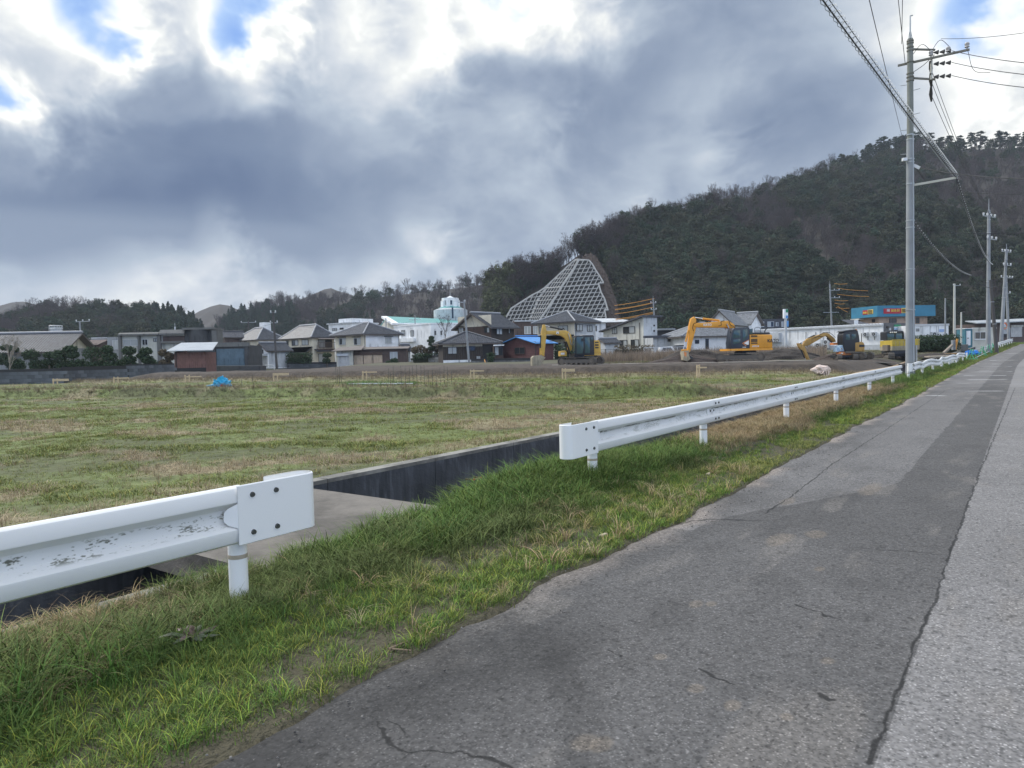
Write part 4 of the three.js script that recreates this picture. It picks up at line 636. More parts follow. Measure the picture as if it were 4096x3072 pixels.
// ---------- building kit ----------
const K1 = (x, y) => [x * 0.40687, 1150 + y * 0.40687], K2 = (x, y) => [850 + x * 0.40687, 1150 + y * 0.40687], K3 = (x, y) => [1650 + x * 0.40687, 1000 + y * 0.40687], K4 = (x, y) => [2450 + x * 0.40687, 1150 + y * 0.40687], K5 = (x, y) => [3196 + x * 0.40687, 1100 + y * 0.40687];
const tileM = (c, r = 0.52) => { const m = mat(c, r, { vc: true }); m.color = C(...c); return m; };
const MT = {
  tile: tileM([0.06, 0.067, 0.082]), tileDark: tileM([0.07, 0.075, 0.09]), tilePale: tileM([0.2, 0.21, 0.225]), ridge: mat([0.30, 0.31, 0.33], 0.5), ridgeDark: mat([0.08, 0.085, 0.095], 0.45),
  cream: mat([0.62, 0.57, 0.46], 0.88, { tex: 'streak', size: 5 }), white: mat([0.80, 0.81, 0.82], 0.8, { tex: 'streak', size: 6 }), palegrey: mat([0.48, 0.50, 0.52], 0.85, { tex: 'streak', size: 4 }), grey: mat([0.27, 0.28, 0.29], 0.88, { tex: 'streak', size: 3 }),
  board: mat([0.045, 0.035, 0.03], 0.75, { tex: 'streak', size: 2, bump: 'ribs', bsx: 0.3, bs: 1, bh: 0.02 }), boardBrown: mat([0.085, 0.055, 0.045], 0.8, { tex: 'streak', size: 2, bump: 'lap', bs: 0.2, bh: 0.02 }), maroon: mat([0.115, 0.048, 0.05], 0.75, { tex: 'streak', size: 1.5, bump: 'lap', bs: 0.24, bh: 0.03 }), brown: mat([0.10, 0.072, 0.065], 0.85, { tex: 'streak', size: 3 }),
  concrete: mat([0.15, 0.15, 0.145], 0.9, { tex: 'streak', size: 3 }), darkcon: mat([0.072, 0.074, 0.078], 0.9, { tex: 'streak', size: 2.5 }), rust: mat([0.19, 0.10, 0.085], 0.85, { tex: 'streak', size: 1.3, bump: 'ribs', bsx: 0.2, bs: 1, bh: 0.015 }),
  sheet: mat([0.36, 0.39, 0.42], 0.42, { tex: 'grain', size: 3, bump: 'ribs', bsx: 0.3, bs: 1, bh: 0.02 }), teal: mat([0.12, 0.34, 0.325], 0.45, { tex: 'grain', size: 6, bump: 'ribs', bsx: 0.45, bs: 1, bh: 0.02 }), blueRoof: mat([0.06, 0.26, 0.62], 0.4, { tex: 'grain', size: 2, bump: 'ribs', bsx: 0.25, bs: 1, bh: 0.03 }), blueShut: mat([0.10, 0.155, 0.20], 0.6, { tex: 'streak', size: 2, bump: 'lap', bs: 0.12, bh: 0.012 }), shut: mat([0.50, 0.50, 0.50], 0.6, { tex: 'streak', size: 3, bump: 'lap', bs: 0.12, bh: 0.01 }), shutCream: mat([0.52, 0.40, 0.29], 0.7, { tex: 'streak', size: 2.5 }),
  bronze: mat([0.035, 0.03, 0.028], 0.5), alu: mat([0.55, 0.56, 0.57], 0.4, { metal: 0.3 }), glass: mat([0.03, 0.035, 0.04], 0.06), curtain: mat([0.42, 0.44, 0.44], 0.22), soffit: mat([0.16, 0.14, 0.13], 0.9), dark: mat([0.03, 0.03, 0.032], 0.8), orange: mat([0.85, 0.32, 0.02], 0.6), stone: mat([0.115, 0.12, 0.125], 0.9, { tex: 'streak', size: 1.5, bump: 'bumps', bs: 2, bh: 0.06 }), block: mat([0.10, 0.108, 0.12], 0.92, { tex: 'streak', size: 2 }), blockPale: mat([0.2, 0.2, 0.195], 0.92, { tex: 'streak', size: 2 }),
  tealFascia: mat([0.035, 0.20, 0.32], 0.6, { tex: 'grain', size: 6 }), tan: mat([0.40, 0.29, 0.22], 0.85, { tex: 'streak', size: 4 }), plaster: mat([0.58, 0.57, 0.51], 0.88, { tex: 'streak', size: 5 }), slate: mat([0.06, 0.065, 0.08], 0.7, { tex: 'streak', size: 3 }),
};
function tiles(A, B, Cc, D, pitch = 0.3, course = 0.27) {      // rolled clay tiles in courses on the slope A B (eave) to D C (top)
  const L = A.distanceTo(B), Hh = D.clone().lerp(Cc, 0.5).distanceTo(A.clone().lerp(B, 0.5)), n = Math.max(2, Math.round(L / pitch)), m = Math.max(2, Math.round(Hh / course)), e = B.clone().sub(A).normalize(), up = D.clone().lerp(Cc, 0.5).sub(A.clone().lerp(B, 0.5)).normalize(), nn = new THREE.Vector3().crossVectors(e, up).normalize(); if (nn.y < 0) nn.negate();
  const p = [], nr = [], c = [], R = rngOf(Math.round(L * 100 + A.x * 10)), SUB = 3, xl = (v) => D.clone().sub(A).dot(e) * v, xr = (v) => L + Cc.clone().sub(B).dot(e) * v;
  const pt = (x, v, h) => { const base = A.clone().lerp(D, v), off = base.clone().sub(A).dot(e); return base.addScaledVector(e, clamp(x, xl(v), xr(v)) - off).addScaledVector(nn, h); };
  const prof = [0.0, 0.055, 0.035, 0.0], nx = [-0.9, 0.15, 0.55, -0.9];
  for (let j = 0; j < m; j++) for (let i = 0; i < n; i++) {
    const tint = 0.72 + 0.56 * R(), v0 = j / m, v1 = (j + 1) / m;
    if ((i + 1) / n * L < xl(v0) || i / n * L > xr(v0)) continue;
    for (let k = 0; k < SUB; k++) {
      const x0 = (i + k / SUB) / n * L, x1 = (i + (k + 1) / SUB) / n * L, a = pt(x0, v0, prof[k] + 0.05), b = pt(x1, v0, prof[k + 1] + 0.05), cc = pt(x1, v1, prof[k + 1] + 0.01), d = pt(x0, v1, prof[k] + 0.01);
      const na = nn.clone().addScaledVector(e, nx[k] * 0.5).normalize(), nb = nn.clone().addScaledVector(e, nx[k + 1] * 0.5).normalize();
      for (const [q, w] of [[a, na], [b, nb], [cc, nb], [a, na], [cc, nb], [d, na]]) { p.push(q.x, q.y, q.z); nr.push(w.x, w.y, w.z); c.push(tint, tint, tint); }
      const f = up.clone().negate(), a2 = pt(x0, v0, 0), b2 = pt(x1, v0, 0); for (const q of [a2, b2, b, a2, b, a]) { p.push(q.x, q.y, q.z); nr.push(f.x, f.y, f.z); c.push(tint, tint, tint); }
    }
  }
  const g = new THREE.BufferGeometry(); g.setAttribute('position', new THREE.Float32BufferAttribute(p, 3)); g.setAttribute('normal', new THREE.Float32BufferAttribute(nr, 3)); g.setAttribute('color', new THREE.Float32BufferAttribute(c, 3)); g.setAttribute('uv', new THREE.Float32BufferAttribute(new Float32Array(p.length / 3 * 2), 2)); g.userData.keep = true; return g;
}
function slab(A, B, Cc, D, t = 0.06) { const n = B.clone().sub(A).cross(D.clone().sub(A)).normalize(); if (n.y < 0) n.negate(); const q = [A, B, Cc, D], lo = q.map((v) => v.clone().addScaledVector(n, -t)), p = [], f = (a, b, c, d) => { for (const v of [a, b, c, a, c, d]) p.push(v.x, v.y, v.z); }; f(...q); f(lo[3], lo[2], lo[1], lo[0]); for (let i = 0; i < 4; i++) f(q[i], lo[i], lo[(i + 1) % 4], q[(i + 1) % 4]); const g = new THREE.BufferGeometry(); g.setAttribute('position', new THREE.Float32BufferAttribute(p, 3)); g.computeVertexNormals(); return g; }
class Bld {      // stands on the corner nearest the view; face R runs right and back, face L left and back
  constructor(name, label, cat, K, cx, cy, D, deg, group) {
    this.K = K; const [px, py] = K(cx, cy), p = P(px, py, D); this.c = p; this.phi = deg * RAD; this.o = thing(name, label, cat, p, this.phi, group); this.m = V(Math.cos(this.phi), 0, -Math.sin(this.phi)); this.l = V(-Math.sin(this.phi), 0, -Math.cos(this.phi)); this.G0 = Math.min(0, landY(p.x, p.z) - p.y) - 0.5;
  }
  on(face, x, y) { const [px, py] = this.K(x, y), r = ray(px, py), n = face === 'R' ? this.l : this.m, k = this.c.clone().sub(camera.position).dot(n) / r.dot(n), q = camera.position.clone().addScaledVector(r, k).sub(this.c); return [q.dot(face === 'R' ? this.m : this.l), q.y]; }
  y(x, y) { const [px, py] = this.K(x, y); return P(px, py, -this.c.z).y - this.c.y; }
  at(face, u, y, out = 0) { return face === 'R' ? V(u, y, out) : V(-out, y, -u); }
  rect(face, u0, u1, y0, y1, t, out = 0) { return face === 'R' ? span(u0, u1, y0, y1, out, out + t) : span(-out - t, -out, y0, y1, -u1, -u0); }
  body(m, xl, xr, ytop, o = {}) {      // walls of the main volume
    this.wR = o.wR ?? this.on('R', xr, o.ym ?? 600)[0]; this.wL = o.wL ?? this.on('L', xl, o.ym ?? 600)[0]; this.h = o.h ?? this.y(this.K === K1 ? 0 : 0, 0) * 0 + o.h0 ?? 0; this.h = o.h ?? this.hAt(ytop);
    mesh('wall', [span(0, this.wR, this.G0, this.h, -this.wL, 0)], m, this.o); return this;
  }
  hAt(ycrop) { const [, py] = this.K(0, ycrop), [px] = proj(this.c); return P(px, py, -this.c.z).y - this.c.y; }
  panel(name, m, face, x0, y0, x1, y1, t = 0.04, out = 0.003) { const a = this.on(face, x0, y0), b = this.on(face, x1, y1); return mesh(name, [this.rect(face, Math.min(a[0], b[0]), Math.max(a[0], b[0]), Math.min(a[1], b[1]), Math.max(a[1], b[1]), t, out)], m, this.o); }
  win(face, x0, y0, x1, y1, o = {}) {
    const a = this.on(face, x0, y0), b = this.on(face, x1, y1), u0 = Math.min(a[0], b[0]), u1 = Math.max(a[0], b[0]), v0 = Math.min(a[1], b[1]), v1 = Math.max(a[1], b[1]), w = 0.06, um = (u0 + u1) / 2, out = o.out ?? 0;
    const fr = [this.rect(face, u0, u1, v0, v0 + w, 0.09, out + 0.003), this.rect(face, u0, u1, v1 - w, v1, 0.09, out + 0.003), this.rect(face, u0, u0 + w, v0 + w, v1 - w, 0.09, out + 0.003), this.rect(face, u1 - w, u1, v0 + w, v1 - w, 0.09, out + 0.003), this.rect(face, um - 0.03, um + 0.03, v0 + w, v1 - w, 0.07, out + 0.003)];
    const f = mesh('window', fr, o.frame ?? MT.bronze, this.o), k = h3(Math.round(u0 * 100), Math.round(v0 * 100), 3);
    mesh('pane', [this.rect(face, u0 + w, um - 0.03, v0 + w, v1 - w, 0.02, out + 0.012)], k < 0.5 || o.cur ? MT.curtain : MT.glass, f); mesh('pane', [this.rect(face, um + 0.03, u1 - w, v0 + w, v1 - w, 0.02, out + 0.012)], k < 0.3 || (o.cur ?? 0) > 1 ? MT.curtain : MT.glass, f);
    if (o.hood) mesh('window_hood', [this.rect(face, u0 - 0.15, u1 + 0.15, v1 + 0.12, v1 + 0.2, 0.4, 0.003)], MT.dark, f);
    return f;
  }
  roofQ(list, m, pitch) { return mesh('roof', list.map((q) => tiles(...q, pitch)), m, this.o); }
  hip(yTop, o = {}) {      // hipped tile roof over a rectangle (defaults to the body)
    const { x0 = 0, x1 = this.wR, z0 = -this.wL, z1 = 0, h = this.h, over = 0.55, m = MT.tile, rm = MT.ridge } = o, e = h - 0.05, a = V(x0 - over, e, z1 + over), b = V(x1 + over, e, z1 + over), c = V(x1 + over, e, z0 - over), d = V(x0 - over, e, z0 - over), W = b.x - a.x, Dp = a.z - d.z, top = o.top ?? this.hAt(yTop), r = Math.min(W, Dp) / 2, p = W > Dp ? V(a.x + r, top, (a.z + d.z) / 2) : V((a.x + b.x) / 2, top, a.z - r), q = W > Dp ? V(b.x - r, top, p.z) : V(p.x, top, d.z + r);
    const R4 = W > Dp ? [[a, b, q, p], [b, c, q, q], [c, d, p, q], [d, a, p, p]] : [[a, b, p, p], [b, c, q, p], [c, d, q, q], [d, a, p, q]];
    const rf = this.roofQ(R4, m, o.pitch); const caps = [[a, W > Dp ? p : p], [b, W > Dp ? q : p], [c, q], [d, W > Dp ? p : q]].map(([s, t]) => rod(s.clone().add(V(0, 0.1, 0)), t.clone().add(V(0, 0.12, 0)), 0.13, 0.13, 6)); if (p.distanceTo(q) > 0.3) caps.push(rod(p.clone().add(V(0, 0.14, 0)), q.clone().add(V(0, 0.14, 0)), 0.17, 0.17, 6));
    caps.forEach((g) => mesh('ridge_tile', [g], rm, rf)); mesh('eaves', [span(x0 - over + 0.06, x1 + over - 0.06, e - 0.16, e - 0.01, z0 - over + 0.06, z1 + over - 0.06)], MT.soffit, this.o); return rf;
  }
  gable(yTop, along, o = {}) {      // ridge along 'R' or 'L'
    const { x0 = 0, x1 = this.wR, z0 = -this.wL, z1 = 0, h = this.h, over = 0.5, m = MT.tile, rm = MT.ridge, shift = 0 } = o, top = o.top ?? this.hAt(yTop), e = h - 0.05;
    let q, rg, tri;
    if (along === 'R') { const zm = (z0 + z1) / 2 + shift, p0 = V(x0 - over, top, zm), p1 = V(x1 + over, top, zm), k = over / ((z1 - z0) / 2) * (top - h); q = [[V(x0 - over, e - k, z1 + over), V(x1 + over, e - k, z1 + over), p1, p0], [V(x1 + over, e - k, z0 - over), V(x0 - over, e - k, z0 - over), p0, p1]]; rg = [p0, p1]; tri = [[V(x0, h, z0), V(x0, h, z1), V(x0, top - 0.12, zm)], [V(x1, h, z1), V(x1, h, z0), V(x1, top - 0.12, zm)]]; } else { const xm = (x0 + x1) / 2 + shift, p0 = V(xm, top, z1 + over), p1 = V(xm, top, z0 - over), k = over / ((x1 - x0) / 2) * (top - h); q = [[V(x1 + over, e - k, z1 + over), V(x1 + over, e - k, z0 - over), p1, p0], [V(x0 - over, e - k, z0 - over), V(x0 - over, e - k, z1 + over), p0, p1]]; rg = [p0, p1]; tri = [[V(x0, h, z1), V(x1, h, z1), V(xm, top - 0.12, z1)], [V(x1, h, z0), V(x0, h, z0), V(xm, top - 0.12, z0)]]; }
    const rf = o.sheet ? mesh('roof', q.map((s) => slab(...s, 0.08)), m, this.o) : this.roofQ(q, m, o.pitch); mesh('ridge_tile', [rod(rg[0].clone().add(V(0, 0.14, 0)), rg[1].clone().add(V(0, 0.14, 0)), o.sheet ? 0.08 : 0.17, o.sheet ? 0.08 : 0.17, 6)], rm, rf);
    if (!o.sheet) mesh('roof_deck', q.map((s) => slab(...s.map((v) => v.clone().add(V(0, -0.05, 0))), 0.12)), MT.soffit, rf);
    for (const t of tri) { const g = new THREE.BufferGeometry(), n = t[1].clone().sub(t[0]).cross(t[2].clone().sub(t[0])).normalize(), pp = []; for (const v of t) pp.push(v.x, v.y, v.z); for (const v of [t[2], t[1], t[0]]) pp.push(v.x - n.x * 0.15, v.y, v.z - n.z * 0.15); g.setAttribute('position', new THREE.Float32BufferAttribute(pp, 3)); g.computeVertexNormals(); mesh('gable_wall', [g], o.gm ?? MT.cream, this.o); }
    return rf;
  }
  lean(face, x0, x1, yLow, yHigh, depth, m, o = {}) {      // a lean-to roof standing out from a face
    const a = this.on(face, x0, yLow)[0], b = this.on(face, x1, yLow)[0], lo = this.hAt(yLow), hi = this.hAt(yHigh), q = [this.at(face, a, lo, depth), this.at(face, b, lo, depth), this.at(face, b, hi, 0.01), this.at(face, a, hi, 0.01)];
    return o.tiles ? mesh('porch_roof', [tiles(...q, 0.3), slab(...q.map((v) => v.clone().add(V(0, -0.04, 0))), 0.08)], m, this.o) : mesh('porch_roof', [slab(...q, 0.08)], m, this.o);
  }
  pipe(face, x, y0, y1) { const a = this.on(face, x, y0), b = this.on(face, x, y1); mesh('drainpipe', [rod(this.at(face, a[0], a[1], 0.08), this.at(face, a[0], b[1], 0.08), 0.045, 0.045, 6)], MT.bronze, this.o); }
}
// ---------- the town, left to right ----------
{
  // big tiled roof behind the clipped garden
  let b = new Bld('tile_roof_house', 'low house with a broad grey tiled roof behind the clipped garden trees', 'house', K1, -420, 780, 84, 7);
  b.body(MT.grey, -420, 600, 612, { wL: 7.5, ym: 700 }); b.gable(455, 'R', { over: 0.9, gm: MT.cream, m: MT.tile });
  b = new Bld('concrete_building', 'dark grey flat-roofed concrete building with sloped parapet and curved tower', 'building', K1, 1190, 780, 100, 6);
  { // columns, infill wall, parapet, tower
    b.body(MT.plaster, 1190, 1830, 470, { wL: 8, ym: 600 });
    for (const [x0, x1] of [[1172, 1212], [1362, 1395], [1552, 1600]]) b.panel('column', MT.concrete, 'R', x0, 470, x1, 780, 0.45);
    const par = (x0, y0, x1, y1) => { const u0 = b.on('R', x0, 460)[0], u1 = b.on('R', x1, 460)[0], h = b.hAt(476); mesh('parapet', [prism([[0.75, 0], [0.75, 0.22], [0.2, b.hAt(y0) - h], [-1.2, b.hAt(y0) - h], [-1.2, 0]], u1 - u0, 0.02).rotateY(-Math.PI / 2).rotateY(Math.PI).rotateY(Math.PI).translate((u0 + u1) / 2, h, 0).scale(1, 1, 1)], MT.concrete, b.o); };
    par(1180, 446, 1575); par(1580, 424, 1830);
    b.panel('recess_wall', MT.brown, 'R', 1602, 480, 1818, 530, 0.12); b.panel('ledge', MT.concrete, 'R', 1590, 530, 1830, 545, 0.6);
    b.win('R', 1213, 515, 1357, 572, { frame: MT.alu }); b.win('R', 1397, 508, 1456, 567, { frame: MT.alu }); b.win('R', 1508, 500, 1550, 532);
    const u = b.on('R', 1965, 600)[0], u0 = b.on('R', 1825, 600)[0], u1 = b.on('R', 2105, 600)[0], h = b.hAt(430);
    mesh('tower', [span(u0, u1, b.G0, h, -4, 0.2), new THREE.CylinderGeometry((u1 - u0) * 0.42, (u1 - u0) * 0.42, h - b.G0, 20, 1).translate(u, (h + b.G0) / 2, -0.6)], MT.darkcon, b.o);
    mesh('tower_cap', [span(u0 - 0.1, u1 + 0.25, h, b.hAt(410), -4.2, 1.0)], MT.concrete, b.o); mesh('buttress', [span(u1 + 0.003, u1 + 0.7, b.G0, b.hAt(440), -2, 0.9)], MT.concrete, b.o);
    mesh('antenna', [rod(b.at('R', b.on('R', 1703, 470)[0], b.hAt(430), -0.8), b.at('R', b.on('R', 1703, 470)[0], b.hAt(355), -0.8), 0.03), rod(b.at('R', b.on('R', 1703, 470)[0], b.hAt(425), -0.8), b.at('R', b.on('R', 1703, 470)[0], b.hAt(392), -0.8), 0.1)], MT.alu, b.o);
  }
  b = new Bld('annex_building', 'low grey wing with a wide window beside the concrete building', 'building', K1, 1062, 700, 104, 4); b.body(MT.grey, 1062, 1185, 488, { wL: 6, ym: 600 }); b.win('R', 1105, 520, 1178, 608, { frame: MT.alu, cur: 2 });
  b = new Bld('grey_block_house', 'plain grey building between the rust roof and the concrete building', 'building', K1, 905, 700, 125, 4); b.body(MT.palegrey, 905, 1058, 492, { wL: 6, ym: 550 });
  b = new Bld('rust_roof_house', 'old house with a rusty brown roof and tiled ridge behind the bushes', 'house', K1, 640, 700, 118, 4); b.body(MT.brown, 640, 945, 560, { wL: 7, ym: 600 }); b.gable(512, 'R', { sheet: true, m: MT.brown, gm: MT.brown, rm: MT.ridgeDark });
  { const o = thing('water_tank', 'round pale rooftop water tank behind the tiled roof', 'tank', P(...K1(556, 560), 122), 0, 'rooftop tanks'); mesh('tank_body', [cyl(0.88, 0.88, 1.3, 0, 1.6, 0, 20)], MT.palegrey, o); mesh('railing', [...[0, 1, 2, 3, 4, 5, 6, 7].map((i) => rod(V(1.0 * Math.cos(i * 0.785), 1.7, 1.0 * Math.sin(i * 0.785)), V(1.0 * Math.cos(i * 0.785), 3.2, 1.0 * Math.sin(i * 0.785)), 0.04, 0.04, 4)), new THREE.TorusGeometry(1.0, 0.05, 4, 24).rotateX(Math.PI / 2).translate(0, 3.2, 0), new THREE.TorusGeometry(1.0, 0.05, 4, 24).rotateX(Math.PI / 2).translate(0, 2.7, 0)], MT.alu, o); mesh('tank_stand', [cyl(0.8, 0.8, 3.2, 0, -1.6, 0, 12)], MT.grey, o); }
  { const o = thing('water_tank', 'square white rooftop tank beside the round one', 'tank', P(...K1(648, 560), 122), 0.2, 'rooftop tanks'); mesh('tank_body', [box(1.05, 1.0, 1.05, 0, 1.6, 0), box(0.8, 0.2, 0.8, 0, 2.2, 0)], MT.white, o); mesh('tank_stand', [box(0.9, 2.6, 0.9, 0, -0.2, 0)], MT.grey, o); }
  // rust-stained shed
  b = new Bld('tin_shed', 'rust-stained tin shed with a grey lean roof behind the block wall', 'shed', K1, 1720, 835, 77, 8); b.body(MT.rust, 1530, 2022, 640, { ym: 720, wL: 4.2 });
  { const W = b.wR, q = [V(-0.5, b.hAt(622), 0.9), V(W + 1.0, b.hAt(622), 0.9), V(W + 0.2, b.hAt(533), -b.wL - 0.3), V(-0.6, b.hAt(533), -b.wL - 0.3)]; mesh('roof', [slab(...q, 0.07)], MT.sheet, b.o); mesh('gable_wall', [prism([[0, b.h], [b.wL, b.h], [b.wL, b.hAt(548)]], 0.08).rotateY(Math.PI / 2).translate(0.06, 0, 0)], MT.rust, b.o); mesh('plinth', [span(-0.02, W + 0.02, b.G0, 0.45, 0.01, 0.08)], MT.dark, b.o); b.pipe('R', 1728, 630, 800); }
  // garage with blue shutter
  b = new Bld('garage', 'dark concrete garage with a wide blue roller shutter', 'garage', K2, -60, 800, 94, 3); b.body(MT.darkcon, -60, 358, 575, { wL: 6, ym: 690 });
  b.panel('roof_slab', MT.concrete, 'R', -70, 545, 362, 578, 0.5, -0.3); b.panel('column', MT.darkcon, 'R', 320, 580, 358, 775, 0.3); b.panel('column', MT.darkcon, 'R', -6, 580, 38, 780, 0.3); b.panel('roller_shutter', MT.blueShut, 'R', 40, 606, 318, 775, 0.05);
  solo('concrete_platform', 'long low dark concrete platform in front of the blue shutter garage', 'platform', [bar(P(...K2(-330, 815), 91), P(...K2(500, 812), 92), 3, 1.15)], MT.darkcon);
  b = new Bld('old_house', 'weathered brown house under a dull roof behind the garage', 'house', K2, 130, 620, 140, 40); b.body(MT.brown, 40, 330, 480, { ym: 520 }); b.gable(432, 'R', { m: MT.tileDark, gm: MT.grey, rm: MT.ridgeDark });
  b = new Bld('hip_roof_house', 'cream house with a grey hipped roof half hidden by a small storehouse', 'house', K2, 455, 700, 138, 50); b.body(MT.cream, 225, 700, 512, { ym: 540 }); b.hip(392); b.win('R', 500, 528, 545, 590, { hood: 1 }); b.win('R', 585, 528, 640, 590, { hood: 1 }); b.win('L', 315, 530, 340, 560);
  { const rf = b; mesh('water_tank', [box(1.6, 1.8, 1.6, rf.wR * 0.75, rf.hAt(375), -rf.wL * 0.5)], MT.white, rf.o); }
  b = new Bld('storehouse', 'small white plaster storehouse with a tiled gable roof beside the dark pole', 'storehouse', K2, 548, 785, 110, 52); b.body(MT.white, 430, 762, 605, { ym: 700 }); b.gable(545, 'R', { gm: MT.white, over: 0.45 }); b.panel('side_wall', MT.palegrey, 'R', 552, 612, 758, 780, 0.03); b.win('L', 468, 610, 502, 655); b.panel('canopy', MT.palegrey, 'L', 422, 655, 540, 672, 0.7); b.panel('roller_shutter', MT.shut, 'L', 440, 690, 538, 775, 0.05);
  b = new Bld('balcony_house', 'two-storey cream house with a dark wooden balcony and hipped tile roof', 'house', K2, 988, 745, 127, 46); b.body(MT.cream, 690, 1200, 490, { ym: 540 }); b.hip(362);
  b.win('L', 782, 518, 845, 570, { hood: 1, cur: 1 }); b.win('L', 880, 512, 945, 565, { hood: 1, cur: 1 }); b.win('L', 724, 522, 748, 570); b.win('R', 1040, 510, 1175, 590, { cur: 1 }); b.win('R', 1040, 650, 1130, 732); b.win('L', 945, 660, 975, 735);
  { const u0 = b.on('R', 1000, 600)[0] + 0.1, u1 = b.on('R', 1200, 600)[0], y0 = b.hAt(605), y1 = b.hAt(545), g = []; for (let u = u0; u < u1; u += 0.28) g.push(span(u, u + 0.07, y0, y1, 1.0, 1.06)); const bal = mesh('balcony', [span(u0, u1, y0 - 0.15, y0, 0.01, 1.1)], MT.boardBrown, b.o); mesh('balcony_rail', [span(u0, u1, y1, y1 + 0.08, 0.98, 1.08), ...g], MT.boardBrown, bal); mesh('awning', [slab(V(u0 + 0.3, b.hAt(507), 1.2), V(u1, b.hAt(507), 1.2), V(u1, b.hAt(490), 0.01), V(u0 + 0.3, b.hAt(490), 0.01), 0.05)], MT.soffit, bal); }
  b.lean('L', 985, 770, 634, 582, 1.4, MT.tileDark, { tiles: true }); b.lean('R', 1000, 1190, 628, 606, 1.3, MT.tileDark, { tiles: true }); b.panel('lower_wall', MT.brown, 'L', 770, 640, 940, 745, 0.05);
  b = new Bld('white_flat_building', 'white flat-roofed building peeking above the hipped roofs', 'building', K2, 1380, 600, 160, 55); b.body(MT.white, 1142, 1620, 352, { ym: 420 }); b.win('L', 1178, 400, 1225, 425); b.win('L', 1252, 396, 1290, 412); mesh('roof_edge', [span(-0.3, b.wR + 0.3, b.h, b.h + 0.3, -b.wL - 0.3, 0.3)], MT.palegrey, b.o); mesh('stair_block', [span(0.5, b.wR * 0.9, b.h, b.h + 1.2, -5, -0.5)], MT.white, b.o);
  b = new Bld('corner_house', 'two-storey cream house with its right wall coloured pale blue-white for cooler light, under grey tiles', 'house', K2, 1502, 785, 119, 47); b.body(MT.cream, 1205, 1832, 456, { ym: 540 }); b.hip(337, { over: 0.7 }); b.panel('pale_wall', MT.white, 'R', 1505, 458, 1830, 600, 0.03);  // right face recoloured to paint the cooler light on that side
  b.win('L', 1247, 500, 1310, 562, { hood: 1, frame: MT.alu, cur: 1 }); b.win('L', 1392, 497, 1458, 563, { hood: 1, frame: MT.alu, cur: 1 }); b.win('R', 1695, 490, 1757, 552, { hood: 1, frame: MT.alu, cur: 1, out: 0.04 }); b.panel('shutter_box', MT.white, 'R', 1760, 490, 1792, 552, 0.15); b.pipe('L', 1499, 462, 600); b.pipe('R', 1828, 458, 600);
  { const c = b; const g = new Bld('garage_wing', 'brown garage wing with cream sliding doors in front of the corner house', 'garage', K2, 1385, 785, 113, 4); g.body(MT.brown, 1385, 1910, 612, { ym: 700, wL: 4 }); mesh('roof', [slab(V(-0.4, g.h + 0.05, 0.5), V(g.wR + 0.3, g.h + 0.05, 0.5), V(g.wR + 0.3, g.h + 0.45, -4.2), V(-0.4, g.h + 0.45, -4.2), 0.09)], MT.soffit, g.o); for (const [x0, x1] of [[1392, 1482], [1486, 1576], [1580, 1672]]) g.panel('sliding_door', MT.shutCream, 'R', x0, 662, x1, 780, 0.05); g.panel('door_lintel', MT.boardBrown, 'R', 1383, 640, 1675, 660, 0.2); g.win('R', 1744, 634, 1820, 702, { frame: MT.alu, cur: 1 });
    const d = new Bld('porch_garage', 'white roller-door porch garage at the side of the corner house', 'garage', K2, 1222, 787, 112, 3); d.body(MT.plaster, 1222, 1380, 620, { ym: 700, wL: 3.6 }); d.panel('roller_door', MT.shut, 'R', 1236, 678, 1348, 785, 0.05); d.panel('door_hood', MT.alu, 'R', 1222, 652, 1340, 672, 0.35); mesh('roof', [slab(V(-0.6, d.h - 0.05, 0.9), V(d.wR + 1.5, d.h + 0.05, 0.9), V(d.wR + 1.5, d.h + 0.75, -3.4), V(-0.2, d.h + 0.5, -3.4), 0.1)], MT.soffit, d.o); void c; }
  b = new Bld('side_annex', 'small tiled annex between the corner house and the garden hedge', 'house', K2, 1895, 745, 117, 30); b.body(MT.palegrey, 1840, 1945, 606, { ym: 680 }); b.gable(560, 'R', { over: 0.4 }); b.win('R', 1912, 640, 1938, 680, { frame: MT.alu });
  // school hall with green roof, white wing
  b = new Bld('white_wing', 'long white two-storey wing below the turquoise hall roof', 'building', K3, 182, 960, 150, 42); b.body(MT.white, -180, 445, 728, { ym: 820 }); b.win('L', -18, 790, 14, 850, { frame: MT.bronze }); b.panel('ledge', MT.white, 'L', -180, 875, 30, 900, 0.6); b.win('L', -160, 690 + 105, -130, 850); b.win('L', -108, 790, -72, 845); mesh('air_conditioner', [b.rect('L', b.on('L', -60, 850)[0], b.on('L', -92, 850)[0], b.hAt(872), b.hAt(850), 0.35, 0.01)], MT.palegrey, b.o); b.win('R', 215, 795, 230, 835); b.win('R', 275, 795, 290, 835);
  mesh('roof_edge', [span(-0.1, b.wR + 0.1, b.h, b.h + 0.25, -b.wL - 0.1, 0.1)], MT.white, b.o);
  b = new Bld('sports_hall', 'hall with a broad turquoise metal roof and white verges', 'hall', K2, 1820, 560, 166, 20); b.body(MT.plaster, 1540, 2640, 352, { ym: 400, wL: 15 });
